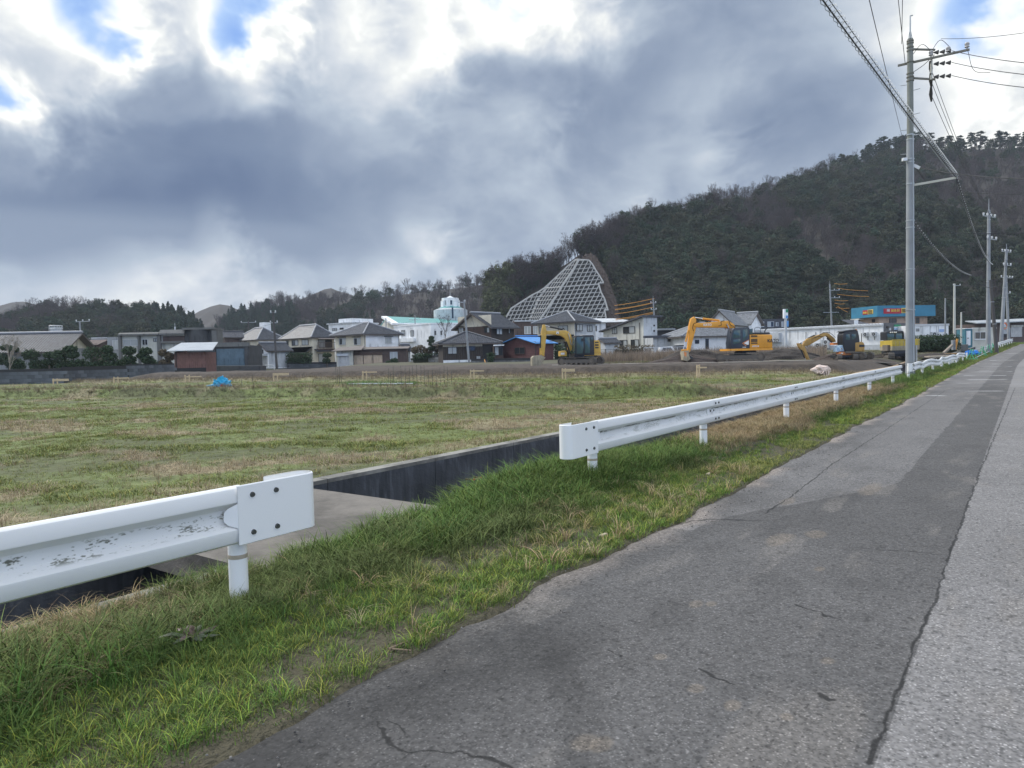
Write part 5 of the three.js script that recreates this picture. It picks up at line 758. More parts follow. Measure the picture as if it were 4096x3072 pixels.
  { const W = b.wR, e = b.hAt(352), t = b.hAt(250), zr = -13; mesh('roof', [slab(V(0, e, 1.2), V(W, e - 0.4, 1.2), V(W, t - 1.0, zr), V(0, t, zr), 0.3), slab(V(W, e, -27), V(0, e, -27), V(0, t, zr - 0.02), V(W, t - 1, zr - 0.02), 0.3)], MT.teal, b.o); mesh('verge', [slab(V(-1.4, e + 0.05, 1.4), V(0, e + 0.06, 1.4), V(0, t + 0.06, zr), V(-1.4, t + 0.05, zr), 0.5), span(-0.2, W, e - 0.35, e - 0.02, 1.2, 1.6)], MT.white, b.o); mesh('gable_wall', [prism([[0, e - 0.5], [14, t - 0.6], [27, e - 0.5], [27, 0], [0, 0]], 0.3).rotateY(Math.PI / 2).translate(0.2, 0, 0)], MT.plaster, b.o); }
  // rotunda and lantern
  { const c = P(...K3(378, 760), 186), o = thing('lantern_tower', 'grey round hall with a white octagonal lantern and spire on a turquoise cap', 'tower', c, 0.2), y = (v) => P(...K3(378, v), 186).y - c.y, k = 186 * 0.40687 / F;
    mesh('drum_wall', [new THREE.CylinderGeometry(165 * k, 165 * k, y(592) + 6, 40).translate(0, (y(592) - 6) / 2, 0), new THREE.CylinderGeometry(118 * k, 165 * k, y(575) - y(592), 40).translate(0, (y(575) + y(592)) / 2, 0)], MT.palegrey, o); mesh('cap_roof', [new THREE.CylinderGeometry(50 * k, 122 * k, y(540) - y(577), 40).translate(0, (y(540) + y(577)) / 2 + 0.05, 0)], MT.teal, o); mesh('slit_window', [box(16 * k, y(575) - y(680), 0.3, 0, (y(575) + y(680)) / 2, 165 * k)], MT.glass, o);
    mesh('lantern_floor', [cyl(80 * k, 80 * k, 0.5, 0, y(562), 0, 8)], MT.white, o); for (let i = 0; i < 8; i++) { const a = i * Math.PI / 4 + 0.39; mesh('lantern_post', [box(1.0, y(500) - y(562), 1.0, Math.cos(a) * 74 * k, (y(500) + y(562)) / 2, Math.sin(a) * 74 * k, -a)], MT.white, o); mesh('lantern_pane', [box(0.1, y(500) - y(562), 58 * k, Math.cos(a + 0.39) * 66 * k, (y(500) + y(562)) / 2, Math.sin(a + 0.39) * 66 * k, -a - 0.39)], MT.glass, o); }
    mesh('lantern_roof', [new THREE.CylinderGeometry(0.05, 84 * k, y(450) - y(492), 8).translate(0, (y(450) + y(492)) / 2, 0), cyl(84 * k, 84 * k, 0.7, 0, y(500), 0, 8)], MT.white, o); mesh('spire', [rod(V(0, y(452), 0), V(0, y(350), 0), 0.09, 0.04)], MT.grey, o); }
  // timber house
  b = new Bld('timber_house', 'two-storey house with cream gable, dark timber boards and grey tiled roof', 'house', K3, 780, 1085, 106, 48); b.body(MT.board, 445, 1000, 735, { ym: 800 }); b.gable(607, 'R', { gm: MT.cream, over: 0.75, m: MT.tile }); b.panel('cream_band', MT.cream, 'L', 445, 660, 776, 762, 0.03); b.panel('brown_boards', MT.boardBrown, 'L', 447, 765, 776, 870, 0.04); b.panel('cream_band', MT.cream, 'R', 784, 735, 1000, 758, 0.03);
  b.win('L', 455, 765, 508, 812, { hood: 1, cur: 1, out: 0.04 }); b.win('L', 708, 762, 764, 812, { cur: 1, hood: 1, out: 0.04 }); b.win('R', 812, 765, 872, 832, { out: 0.2 }); b.win('R', 940, 770, 968, 820);
  b = new Bld('timber_wing', 'single-storey dark timber front wing with hipped tiles and white foundation', 'house', K3, 690, 1092, 99, 12); b.body(MT.board, 300, 806, 912, { ym: 1000, wR: 2.2, wL: 1 }); 
  { const f = b, u = -f.on('R', 300, 1000)[0]; mesh('front_wall', [span(-u, -0.005, f.G0, f.h, -6, -0.02)], MT.board, f.o); mesh('cream_band', [span(-u, 0, f.hAt(946), f.h, -0.02, 0.02)], MT.cream, f.o); mesh('foundation', [span(-u, 2.2, f.G0, f.hAt(1076), -0.02, 0.06)], MT.white, f.o); f.hip(803, { x0: -u, x1: 2.1, z0: -7, z1: 0, over: 0.7, m: MT.tileDark, rm: MT.ridgeDark }); f.win('R', 346, 955, 436, 1022, { cur: 1 }); f.win('R', 522, 945, 618, 992, { out: 0.03 }); f.panel('door', MT.dark, 'R', 690, 935, 800, 1090, 0.05); f.panel('gas_bottle', MT.palegrey, 'R', 628, 1045, 643, 1092, 0.3, 0.1); f.panel('gas_bottle', MT.palegrey, 'R', 646, 1045, 662, 1092, 0.3, 0.1); }
  b = new Bld('glass_porch', 'small glazed porch with a white canopy beside the maroon shed', 'porch', K3, 800, 1090, 97, 6); b.body(MT.boardBrown, 800, 892, 950, { ym: 1000, wL: 2 }); b.win('R', 805, 948, 890, 1035, { frame: MT.bronze }); b.panel('canopy', MT.white, 'R', 795, 932, 895, 942, 0.9);
  // maroon shed with blue roof
  b = new Bld('maroon_shed', 'maroon board shed with a bright blue sheet roof on a stone wall', 'shed', K3, 1218, 1092, 97, 38); b.body(MT.maroon, 880, 1385, 905, { ym: 1000 }); b.gable(843, 'R', { sheet: true, m: MT.blueRoof, gm: MT.maroon, over: 0.5, rm: MT.blueRoof }); b.panel('foundation', MT.plaster, 'L', 885, 1068, 1216, 1092, 0.05); b.win('L', 1005, 958, 1108, 1022, { frame: MT.brown }); b.pipe('L', 1212, 900, 1060);
  b = new Bld('brown_house', 'dark brown flat-fronted house with white-framed windows below the lattice slope', 'house', K3, 1005, 900, 132, 8); b.body(MT.brown, 1005, 1240, 700, { ym: 780, wL: 6 }); b.win('R', 1098, 750, 1163, 826, { frame: MT.white }); b.win('R', 1185, 750, 1228, 826, { frame: MT.white }); b.panel('roof_edge', MT.palegrey, 'R', 1000, 692, 1245, 702, 0.3);
  b = new Bld('grey_tile_house', 'two-storey cream house, right wall coloured grey for shade, with a hipped tile roof under the lattice slope', 'house', K3, 1590, 1010, 116, 52); b.body(MT.cream, 1228, 1800, 702, { ym: 800 }); b.hip(590, { over: 0.75 }); b.panel('shade_grey_wall', MT.palegrey, 'R', 1594, 704, 1798, 900, 0.03);  // grey panel puts the bluish shade of the right side into the wall colour
  b.win('L', 1248, 757, 1312, 820, { cur: 1 }); b.win('L', 1432, 745, 1530, 800, { cur: 1 }); b.win('R', 1597, 730, 1658, 797, { out: 0.25, cur: 1 }); b.win('R', 1712, 738, 1763, 802, { cur: 2, out: 0.04 }); b.lean('L', 1590, 1235, 872, 832, 1.6, MT.tileDark, { tiles: true }); b.win('L', 1405, 915, 1510, 985, { cur: 1 }); b.pipe('R', 1600, 705, 850);
  b = new Bld('sheet_roof_house', 'white house with a pale sheet roof behind the grey tiled house', 'house', K3, 1800, 900, 150, 12); b.body(MT.white, 1795, 1900, 712, { ym: 780, wL: 6 }); mesh('roof', [slab(V(-2, b.hAt(712), 0.8), V(9.5, b.hAt(708), 0.8), V(6.5, b.hAt(660), -6), V(-3, b.hAt(655), -6), 0.12)], MT.palegrey, b.o); b.win('R', 1800, 745, 1812, 798);
  // cream modern house
  b = new Bld('mono_roof_house', 'tall cream house with a sloping roof and an end wall greyed for shade', 'house', K4, 305, 640, 118, 32); b.body(MT.plaster, -90, 440, 330, { ym: 450 });
  { const W = b.wR, L = b.wL, hl = b.hAt(395), hr = b.hAt(288); b.o.children.length = 0; mesh('wall', [prism([[0, b.G0], [0, hr], [L, hl], [L, b.G0]], W).rotateY(Math.PI / 2).translate(W / 2, 0, 0)], MT.plaster, b.o); mesh('roof', [slab(V(-0.6, hr + 0.25, 0.5), V(W + 0.8, hr + 0.25, 0.5), V(W + 0.8, hl - 0.1, -L - 0.6), V(-0.6, hl - 0.1, -L - 0.6), 0.25)], MT.slate, b.o); b.panel('shade_grey_end_wall', MT.palegrey, 'R', 306, 295, 438, 474, 0.05); b.win('L', 107, 388, 222, 447, { cur: 1 }); b.win('L', -2, 396, 46, 453, { cur: 1 }); b.win('L', 70, 518, 146, 592); b.win('L', 182, 513, 260, 590, { cur: 1 }); b.win('R', 400, 365, 412, 382, { out: 0.05 }); b.win('R', 400, 418, 412, 436, { out: 0.05 }); b.pipe('L', 268, 345, 580); }  // end wall greyed: its shade is painted into the panel colour
  b = new Bld('panel_annex', 'low annex of pale steel panels beside the cream house', 'annex', K4, 402, 640, 113, 5); b.body(MT.palegrey, 402, 600, 488, { ym: 560, wL: 5 }); b.panel('roof_edge', MT.slate, 'R', 300, 476, 606, 492, 0.6); b.win('R', 540, 503, 570, 532); b.panel('door', MT.palegrey, 'R', 408, 500, 470, 635, 0.05);
  b = new Bld('dark_carport', 'dark long shed roof behind the yellow digger arm', 'shed', K4, 440, 560, 128, 3); b.body(MT.dark, 440, 760, 415, { ym: 480, wL: 6 }); b.panel('roof_edge', MT.grey, 'R', 440, 404, 610, 418, 0.5);
  b = new Bld('tile_shed', 'tiny shed with a grey tiled roof against the cream house', 'shed', K3, 1895, 1000, 108, 18); b.body(MT.palegrey, 1890, 2030, 905, { ym: 950, wL: 3 }); b.gable(872, 'R', { over: 0.35, gm: MT.grey });
  // white bungalow with pale tiles and the two houses behind it
  b = new Bld('white_bungalow', 'white bungalow with a silver tiled hipped roof behind the big yellow excavator', 'house', K4, 706, 640, 108, 9); b.body(MT.white, 706, 1300, 480, { ym: 550, wL: 9 }); b.hip(345, { m: MT.tilePale, over: 0.8 }); b.win('R', 810, 515, 850, 552); b.win('R', 912, 505, 945, 608); b.panel('meter_box', MT.palegrey, 'R', 738, 550, 785, 600, 0.4);
  b = new Bld('gable_house', 'white gabled house with silver tiles rising behind the bungalow', 'house', K4, 945, 470, 126, -32); b.body(MT.white, 935, 1172, 345, { ym: 400, wL: 9 }); b.gable(234, 'L', { gm: MT.white, m: MT.tilePale, over: 0.6 });
  b = new Bld('gable_house', 'white house with a dark-edged gable and silver tiles beside the dark modern house', 'house', K4, 1342, 470, 134, 52); b.body(MT.white, 1192, 1460, 345, { ym: 400 }); b.gable(242, 'L', { gm: MT.white, m: MT.tilePale, over: 0.6 });
  b = new Bld('dark_modern_house', 'black box-shaped modern house with white-framed windows', 'house', K4, 1425, 470, 148, 3); b.body(MT.slate, 1425, 1735, 312, { ym: 380, wL: 8 }); for (const [x0, x1] of [[1430, 1490], [1522, 1586], [1604, 1630], [1660, 1700]]) b.win('R', x0, x1 > 1600 && x1 < 1640 ? 342 : 335, x1, x1 > 1600 && x1 < 1640 ? 380 : 388, { frame: MT.alu, cur: 1 });
}
// retaining walls, block walls, hedge walls
function blockWall(name, label, a, b, h, bw, bh, m, thick = 0.18, group) {      // courses of blocks, each a piece
  const L = a.distanceTo(b), d = b.clone().sub(a).normalize(), o = thing(name, label, 'wall', a.clone(), Math.atan2(-d.z, d.x), group), rows = Math.round(h / bh), ms = [m, m.clone(), m.clone()]; ms[1].color.multiplyScalar(0.8); ms[2].color.multiplyScalar(1.25);
  const slope = (b.y - a.y) / L, g = metres(box(bw - 0.012, bh - 0.012, thick)); let n = 0;
  for (let r = 0; r < rows; r++) for (let x = (r % 2) * bw / 2; x < L && n < 300; x += bw, n++) { const q = new THREE.Mesh(g, ms[Math.floor(h3(Math.round(x * 10), r, 5) * 3)]); q.name = 'block'; q.position.set(x + bw / 2, slope * x + (r + 0.5) * bh, (h3(Math.round(x * 10), r, 9) - 0.5) * 0.012); o.add(q); }
  mesh('mortar', [bar(V(0, h / 2 - 0.02, -0.01), V(L, slope * L + h / 2 - 0.02, -0.01), thick - 0.03, h + 0.6)], MT.dark, o); return o;
}
{
  const w0 = G(-120, 1541), w1 = G(250, 1532), w2 = P(...K1(1240, 905), 68), w3 = P(...K1(1715, 905), 73); for (const p of [w0, w1, w2, w3]) p.y = -0.15;
  blockWall('block_wall', 'dark grey concrete block wall in front of the clipped garden trees, near length', w0, w1, 1.15, 0.6, 0.3, MT.block); blockWall('block_wall', 'dark grey concrete block wall in front of the clipped garden trees, middle length', w1, w2, 1.25, 0.6, 0.3, MT.block); blockWall('block_wall', 'dark block wall running from the clipped trees to the rust-stained shed', w2, w3, 1.35, 0.5, 0.3, MT.block);
  const k = (x, y, D) => { const p = P(...K2(x, y), D); return p; };
  blockWall('block_wall', 'grey block wall below the clipped hedge and cream balcony house', k(735, 795, 112), k(1222, 790, 113), 0.66, 0.6, 0.22, MT.block);
  blockWall('block_wall', 'pale block wall below the garden hedge right of the brown garage', k(1955, 775, 108), P(...K3(262, 1112), 104), 0.93, 0.6, 0.31, MT.blockPale);
  solo('road_kerb', 'low dark retaining kerb along the lane below the houses', 'kerb', [bar(k(480, 822, 106), P(...K3(-30, 1155), 101), 0.4, 0.7), bar(P(...K3(-30, 1155), 101), P(...K3(680, 1150), 97), 0.4, 0.9)], MT.darkcon);
  blockWall('stone_wall', 'dark stone retaining wall under the timber house and maroon shed', P(...K3(580, 1150), 95), P(...K3(1240, 1140), 93), 0.8, 0.6, 0.27, MT.stone, 0.4);
}

// ---------- construction machines ----------
const font = await new FontLoader().loadAsync('fonts/droid/droid_sans_bold.typeface.json');
const letters = (txt, size, depth = 0.01) => new TextGeometry(txt, { font, size, depth, curveSegments: 3, bevelEnabled: false });
const MX = {
  kato: mat([0.74, 0.33, 0.03], 0.45, { tex: 'grain', size: 2.5 }), cat: mat([0.58, 0.36, 0.07], 0.5, { tex: 'grain', size: 1.5 }), old: mat([0.42, 0.25, 0.07], 0.65, { tex: 'streak', size: 1.2 }), muddy: mat([0.17, 0.145, 0.12], 0.9, { tex: 'grain', size: 0.6 }), track: mat([0.13, 0.115, 0.10], 0.85, { tex: 'grain', size: 0.5 }), black: mat([0.02, 0.021, 0.024], 0.45), slate: mat([0.035, 0.042, 0.055], 0.4), chrome: mat([0.7, 0.7, 0.7], 0.18, { metal: 1 }), hose: mat([0.015, 0.015, 0.015], 0.6), glass: mat([0.06, 0.10, 0.10], 0.05), sand: mat([0.33, 0.29, 0.21], 0.85, { tex: 'streak', size: 0.8 }), white: mat([0.75, 0.75, 0.74], 0.5), sky: mat([0.38, 0.52, 0.66], 0.45, { tex: 'grain', size: 1 }), orange: mat([0.62, 0.22, 0.07], 0.55, { tex: 'grain', size: 1 }), yellow: mat([0.52, 0.38, 0.05], 0.5, { tex: 'streak', size: 1.2 }), lamp: mat([0.8, 0.8, 0.75], 0.2), grille: mat([0.05, 0.04, 0.03], 0.7),
};
function rig(name, label, x0, y0, k, pos, turn) {
  const o = thing(name, label, 'construction vehicle', pos, turn), X = (x) => (x - x0) * k, Y = (y) => (y0 - y) * k;
  const r = { o, X, Y, k,
    poly: (n, m, pts, thick, z = 0, bevel = 0.03, parent = o) => mesh(n, [toCreasedNormals(prism(pts.map(([x, y]) => [X(x), Y(y)]), thick, bevel), 0.6).translate(0, 0, z)], m, parent),
    cylr: (n, m, a, b, rad, z = 0, parent = o) => mesh(n, [rod(V(X(a[0]), Y(a[1]), z), V(X(b[0]), Y(b[1]), z), rad, rad, 10)], m, parent),
    text: (n, m, s, x, y, size, z, parent) => mesh(n, [letters(s, size * k * 1.35, 0.012).translate(X(x), Y(y), z)], m, parent),
    hose: (pts, z, parent = o) => mesh('hose', [tube(pts.map(([x, y]) => V(X(x), Y(y), z)), 0.022, 20, 5)], MX.hose, parent),
    box: (n, m, xa, xb, ya, yb, za, zb, parent = o) => mesh(n, [span(Math.min(X(xa), X(xb)), Math.max(X(xa), X(xb)), Math.min(Y(ya), Y(yb)), Math.max(Y(ya), Y(yb)), za, zb)], m, parent) };
  return r;
}
function crawler(parent, len, h, w, gauge, turn, m = MX.track) {      // two track units under a turntable
  const g = new THREE.Group(); g.name = 'undercarriage'; g.rotation.y = turn; parent.add(g);
  for (const sd of [1, -1]) {
    const z = sd * gauge / 2, r = h / 2, shoes = [], L = len - h, per = 2 * L + 2 * Math.PI * r, n = Math.round(per / 0.165);
    for (let i = 0; i < n; i++) {
      let d = i / n * per, x, y, a; if (d < L) { x = -L / 2 + d; y = 0.03; a = 0; } else if ((d -= L) < Math.PI * r) { const t = d / r; x = L / 2 + Math.sin(t) * (r - 0.03); y = r - Math.cos(t) * (r - 0.03); a = t; } else if ((d -= Math.PI * r) < L) { x = L / 2 - d; y = h - 0.03 - 0.05 * Math.sin(Math.PI * d / L); a = Math.PI; } else { d -= L; const t = Math.PI + d / r; x = -L / 2 + Math.sin(t) * (r - 0.03); y = r - Math.cos(t) * (r - 0.03); a = t; }
      shoes.push(box(0.15, 0.045, w, 0, 0, 0).rotateZ(a).translate(x, y, z), box(0.03, 0.05, w, 0, -0.035, 0).rotateZ(a).translate(x, y, z));
    }
    const t = mesh('track', [span(-L / 2, L / 2, h * 0.3, h * 0.72, z - w * 0.28, z + w * 0.40), ...shoes], m, g);
    for (const x of [-L / 2, L / 2]) mesh('sprocket', [new THREE.CylinderGeometry(r * 0.74, r * 0.74, w * 0.7, 18).rotateX(Math.PI / 2).translate(x, r, z), new THREE.CylinderGeometry(r * 0.4, r * 0.34, w * 0.9, 14).rotateX(Math.PI / 2).translate(x, r, z)], MX.muddy, t);
    for (let i = 1; i < 6; i++) mesh('roller', [new THREE.CylinderGeometry(h * 0.13, h * 0.13, w * 0.75, 10).rotateX(Math.PI / 2).translate(lerp(-L / 2, L / 2, i / 6), h * 0.2, z)], MX.muddy, t);
  }
  mesh('car_body', [box(len * 0.45, h * 0.4, gauge - w * 0.4, 0, h * 0.62, 0), cyl(0.5, 0.5, 0.2, 0, h * 0.8, 0, 20)], MX.black, g); return g;
}
{ // smaller excavator with the broad bucket
  const k = 0.003947, p = on(2325, 1461), D = -p.z; const r = rig('excavator', 'mustard-yellow crawler excavator with black cab resting its broad bucket on the bank', 1400, 1150, k * D / 62, p, 0.16);
  crawler(r.o, 3.45 * D / 62, 0.74 * D / 62, 0.5, 1.95, -0.62);
  const up = new THREE.Group(); up.name = 'house'; r.o.add(up); const z = -0.2;
  r.box('skirt', MX.cat, 1400, 1770, 892, 938, -1.05, 1.12, up); r.poly('engine_cover', MX.cat, [[1620, 890], [1620, 640], [1640, 605], [1740, 612], [1772, 690], [1778, 890]], 2.1, 0.02, 0.05, up); for (const [a, b] of [[640, 668], [695, 730], [755, 785]]) r.box('grille', MX.grille, 1645, 1725, a, b, 1.07, 1.085, up);
  r.box('turntable_deck', MX.black, 1180, 1700, 900, 960, -0.9, 1.0, up);
  const cab = r.poly('cab', MX.black, [[1200, 930], [1205, 540], [1225, 500], [1600, 492], [1622, 520], [1622, 930]], 1.0, 0.66, 0.04, up); r.poly('windscreen', MX.glass, [[1222, 890], [1225, 560], [1240, 530], [1378, 528], [1380, 770], [1355, 890]], 0.02, 1.168, 0.004, cab); r.poly('door_pane', MX.glass, [[1415, 885], [1415, 545], [1520, 540], [1525, 885]], 0.02, 1.168, 0.004, cab); r.poly('rear_pane', MX.glass, [[1545, 640], [1545, 545], [1590, 540], [1590, 610]], 0.02, 1.168, 0.004, cab); r.box('windscreen', MX.glass, 1199, 1196, 540, 880, 0.22, 1.1, cab); r.box('roof_edge', MX.white, 1370, 1605, 484, 494, 0.2, 1.15, cab);
  r.box('mirror', MX.black, 1335, 1370, 565, 625, 1.25, 1.3, cab); r.box('seat', MX.slate, 1440, 1520, 720, 800, 0.4, 0.9, cab);
  const tb = r.poly('tool_box', MX.cat, [[940, 940], [940, 830], [1060, 818], [1090, 850], [1090, 940]], 0.8, -0.55, 0.03, up); r.box('decal', MX.white, 950, 1035, 862, 905, -0.148, -0.142, tb);
  const boom = r.poly('boom', MX.cat, [[620, 375], [760, 376], [1060, 370], [1130, 405], [1185, 470], [1208, 600], [1195, 800], [1150, 850], [1110, 780], [1092, 640], [1040, 545], [960, 492], [760, 458], [640, 455]], 0.42, z, 0.04, up); r.box('decal', MX.white, 850, 905, 398, 450, z + 0.212, z + 0.216, boom); r.poly('decal_mark', MX.black, [[868, 445], [895, 445], [880, 415]], 0.004, z + 0.2185, 0, boom);
  r.poly('stick', MX.cat, [[560, 238], [612, 242], [640, 385], [612, 640], [575, 930], [525, 905], [505, 760], [508, 560], [520, 400]], 0.32, z, 0.03, up); r.cylr('arm_rod', MX.chrome, [605, 248], [725, 290], 0.035, z, up); r.cylr('arm_cylinder', MX.black, [715, 288], [1000, 350], 0.075, z, up); for (const s of [-0.3, 0.3]) { r.cylr('boom_cylinder', MX.black, [1150, 900], [1060, 620], 0.07, z + s, up); r.cylr('boom_rod', MX.chrome, [1175, 700], [1115, 440], 0.04, z + s, up); }
  r.cylr('bucket_cylinder', MX.black, [512, 470], [492, 750], 0.06, z + 0.1, up); r.cylr('bucket_link', MX.cat, [490, 750], [485, 900], 0.06, z + 0.1, up); r.hose([[960, 350], [1020, 325], [1050, 360], [1010, 330]], z + 0.1, up); r.hose([[1020, 600], [980, 700], [935, 790]], z + 0.3, up);
  const bk = r.poly('bucket', MX.sand, [[290, 1150], [288, 960], [330, 918], [500, 910], [592, 962], [560, 1000], [505, 1085], [490, 1160]], 0.75, z, 0.03, up); for (let i = 0; i < 5; i++) r.box('tooth', MX.sand, 300 + i * 40, 318 + i * 40, 1150, 1205, z + 0.28, z + 0.36, bk); for (const x of [345, 405]) r.box('wear_strip', MX.muddy, x, x + 5, 925, 1140, z + 0.376, z + 0.38, bk);
}
{ // larger excavator
  const k = 0.004145, p = on(2962, 1447), D = -p.z, f = D / 62, r = rig('excavator', 'large bright orange-yellow crawler excavator with KATO lettering on boom and tail', 1420, 1092, k * f, p, 0.1);
  crawler(r.o, 4.0 * f, 0.8 * f, 0.55, 2.1, -0.42); const up = new THREE.Group(); up.name = 'house'; r.o.add(up); const z = -0.3;
  r.box('skirt', MX.kato, 1088, 1985, 818, 860, -1.15, 1.2, up); r.poly('engine_house', MX.kato, [[1492, 818], [1492, 535], [1960, 540], [1985, 560], [1988, 800], [1970, 818]], 2.34, 0.02, 0.08, up); r.poly('hood', MX.black, [[1492, 534], [1500, 490], [1940, 492], [1965, 530]], 2.0, 0, 0.03, up); r.box('turntable_deck', MX.black, 1380, 1690, 860, 900, -0.7, 0.7, up);
  mesh('exhaust', [tube([[1900, 500], [1905, 450], [1925, 425], [1952, 408]].map(([x, y]) => V(r.X(x), r.Y(y), 0.5)), 0.05, 12, 8)], MX.black, up); mesh('handrail', [tube([[1640, 500], [1640, 400], [1750, 395], [1755, 500]].map(([x, y]) => V(r.X(x), r.Y(y), 0.9)), 0.02, 16, 5)], MX.black, up);
  for (const [a, b] of [[548, 588], [622, 688], [700, 726]]) for (let i = 0; i < 6; i++) r.box('grille_slot', MX.grille, 1522 + i * 23, 1541 + i * 23, a, b, 1.192, 1.2, up);
  const cab = r.poly('cab', MX.slate, [[1085, 816], [1074, 700], [1118, 440], [1150, 392], [1460, 372], [1490, 395], [1490, 816]], 1.02, 0.72, 0.05, up); r.poly('front_pane', MX.glass, [[1118, 602], [1152, 445], [1285, 432], [1292, 590]], 0.02, 1.238, 0.004, cab); r.poly('lower_pane', MX.glass, [[1130, 636], [1285, 615], [1288, 690], [1140, 733]], 0.02, 1.238, 0.004, cab); r.poly('door_pane', MX.glass, [[1336, 432], [1440, 420], [1450, 560], [1346, 662]], 0.02, 1.238, 0.004, cab); r.poly('rear_pane', MX.glass, [[1500, 415], [1575, 410], [1560, 520], [1500, 520]], 0.02, 1.1, 0.004, cab);
  r.poly('chevron', MX.orange, [[1322, 708], [1465, 635], [1465, 650], [1350, 712], [1420, 755], [1405, 768]], 0.006, 1.243, 0, cab); r.poly('chevron', MX.white, [[1362, 706], [1466, 652], [1466, 738], [1430, 742]], 0.006, 1.243, 0, cab); for (const x of [1336, 1362, 1388]) r.box('sticker', MX.white, x, x + 16, 782, 800, 1.236, 1.241, cab); r.box('mirror', MX.black, 1060, 1085, 455, 500, 1.3, 1.36, cab); mesh('mirror_arm', [tube([[1090, 500], [1060, 600], [1050, 700], [1070, 790]].map(([x, y]) => V(r.X(x), r.Y(y), 1.26)), 0.018, 12, 5)], MX.black, cab);
  const boom = r.poly('boom', MX.kato, [[415, 300], [490, 255], [560, 262], [920, 238], [1080, 224], [1180, 230], [1290, 295], [1330, 378], [1200, 388], [1130, 366], [900, 366], [560, 356], [430, 342]], 0.5, z, 0.05, up); r.text('lettering', MX.white, 'KATO', 622, 328, 38, z + 0.252, boom); r.text('lettering', MX.black, 'KATO', 1866, 702, 52, 1.2, up); r.text('lettering', MX.white, 'HD514', 1540, 792, 26, 1.2, up);
  r.poly('stick', MX.kato, [[372, 165], [445, 128], [482, 180], [478, 360], [335, 870], [285, 852], [330, 480], [326, 340]], 0.36, z, 0.04, up); r.cylr('arm_rod', MX.chrome, [470, 143], [645, 170], 0.045, z, up); r.cylr('arm_cylinder', MX.kato, [635, 168], [1000, 215], 0.085, z, up); for (const s of [-0.36, 0.36]) r.cylr('boom_rod', MX.chrome, [1122, 290], [1172, 400], 0.05, z + s, up);
  r.cylr('bucket_cylinder', MX.kato, [318, 400], [250, 650], 0.075, z + 0.1, up); r.cylr('bucket_rod', MX.chrome, [250, 640], [205, 800], 0.04, z + 0.1, up); r.cylr('bucket_link', MX.kato, [170, 822], [300, 818], 0.07, z, up); r.hose([[420, 430], [400, 350], [430, 270], [560, 255]], z + 0.2, up); r.hose([[950, 330], [1010, 320], [1010, 240], [1080, 225]], z + 0.27, up); r.hose([[1180, 235], [1220, 320], [1270, 340], [1320, 370]], z + 0.27, up); r.cylr('pivot', MX.black, [962, 328], [964, 330], 0.06, z + 0.27, up);
  const bk = r.poly('bucket', MX.sand, [[182, 842], [300, 830], [278, 905], [405, 1000], [320, 1015], [250, 1062], [165, 1030]], 0.95, z, 0.03, up); r.poly('bucket_mouth', MX.black, [[280, 915], [398, 998], [322, 1010]], 0.955, z, 0, bk); mesh('bucket_side', [prism([[182, 850], [240, 880], [230, 960], [190, 940]].map(([x, y]) => [r.X(x), r.Y(y)]), 0.962, 0.0).translate(0, 0, z)], MX.orange, bk);
}
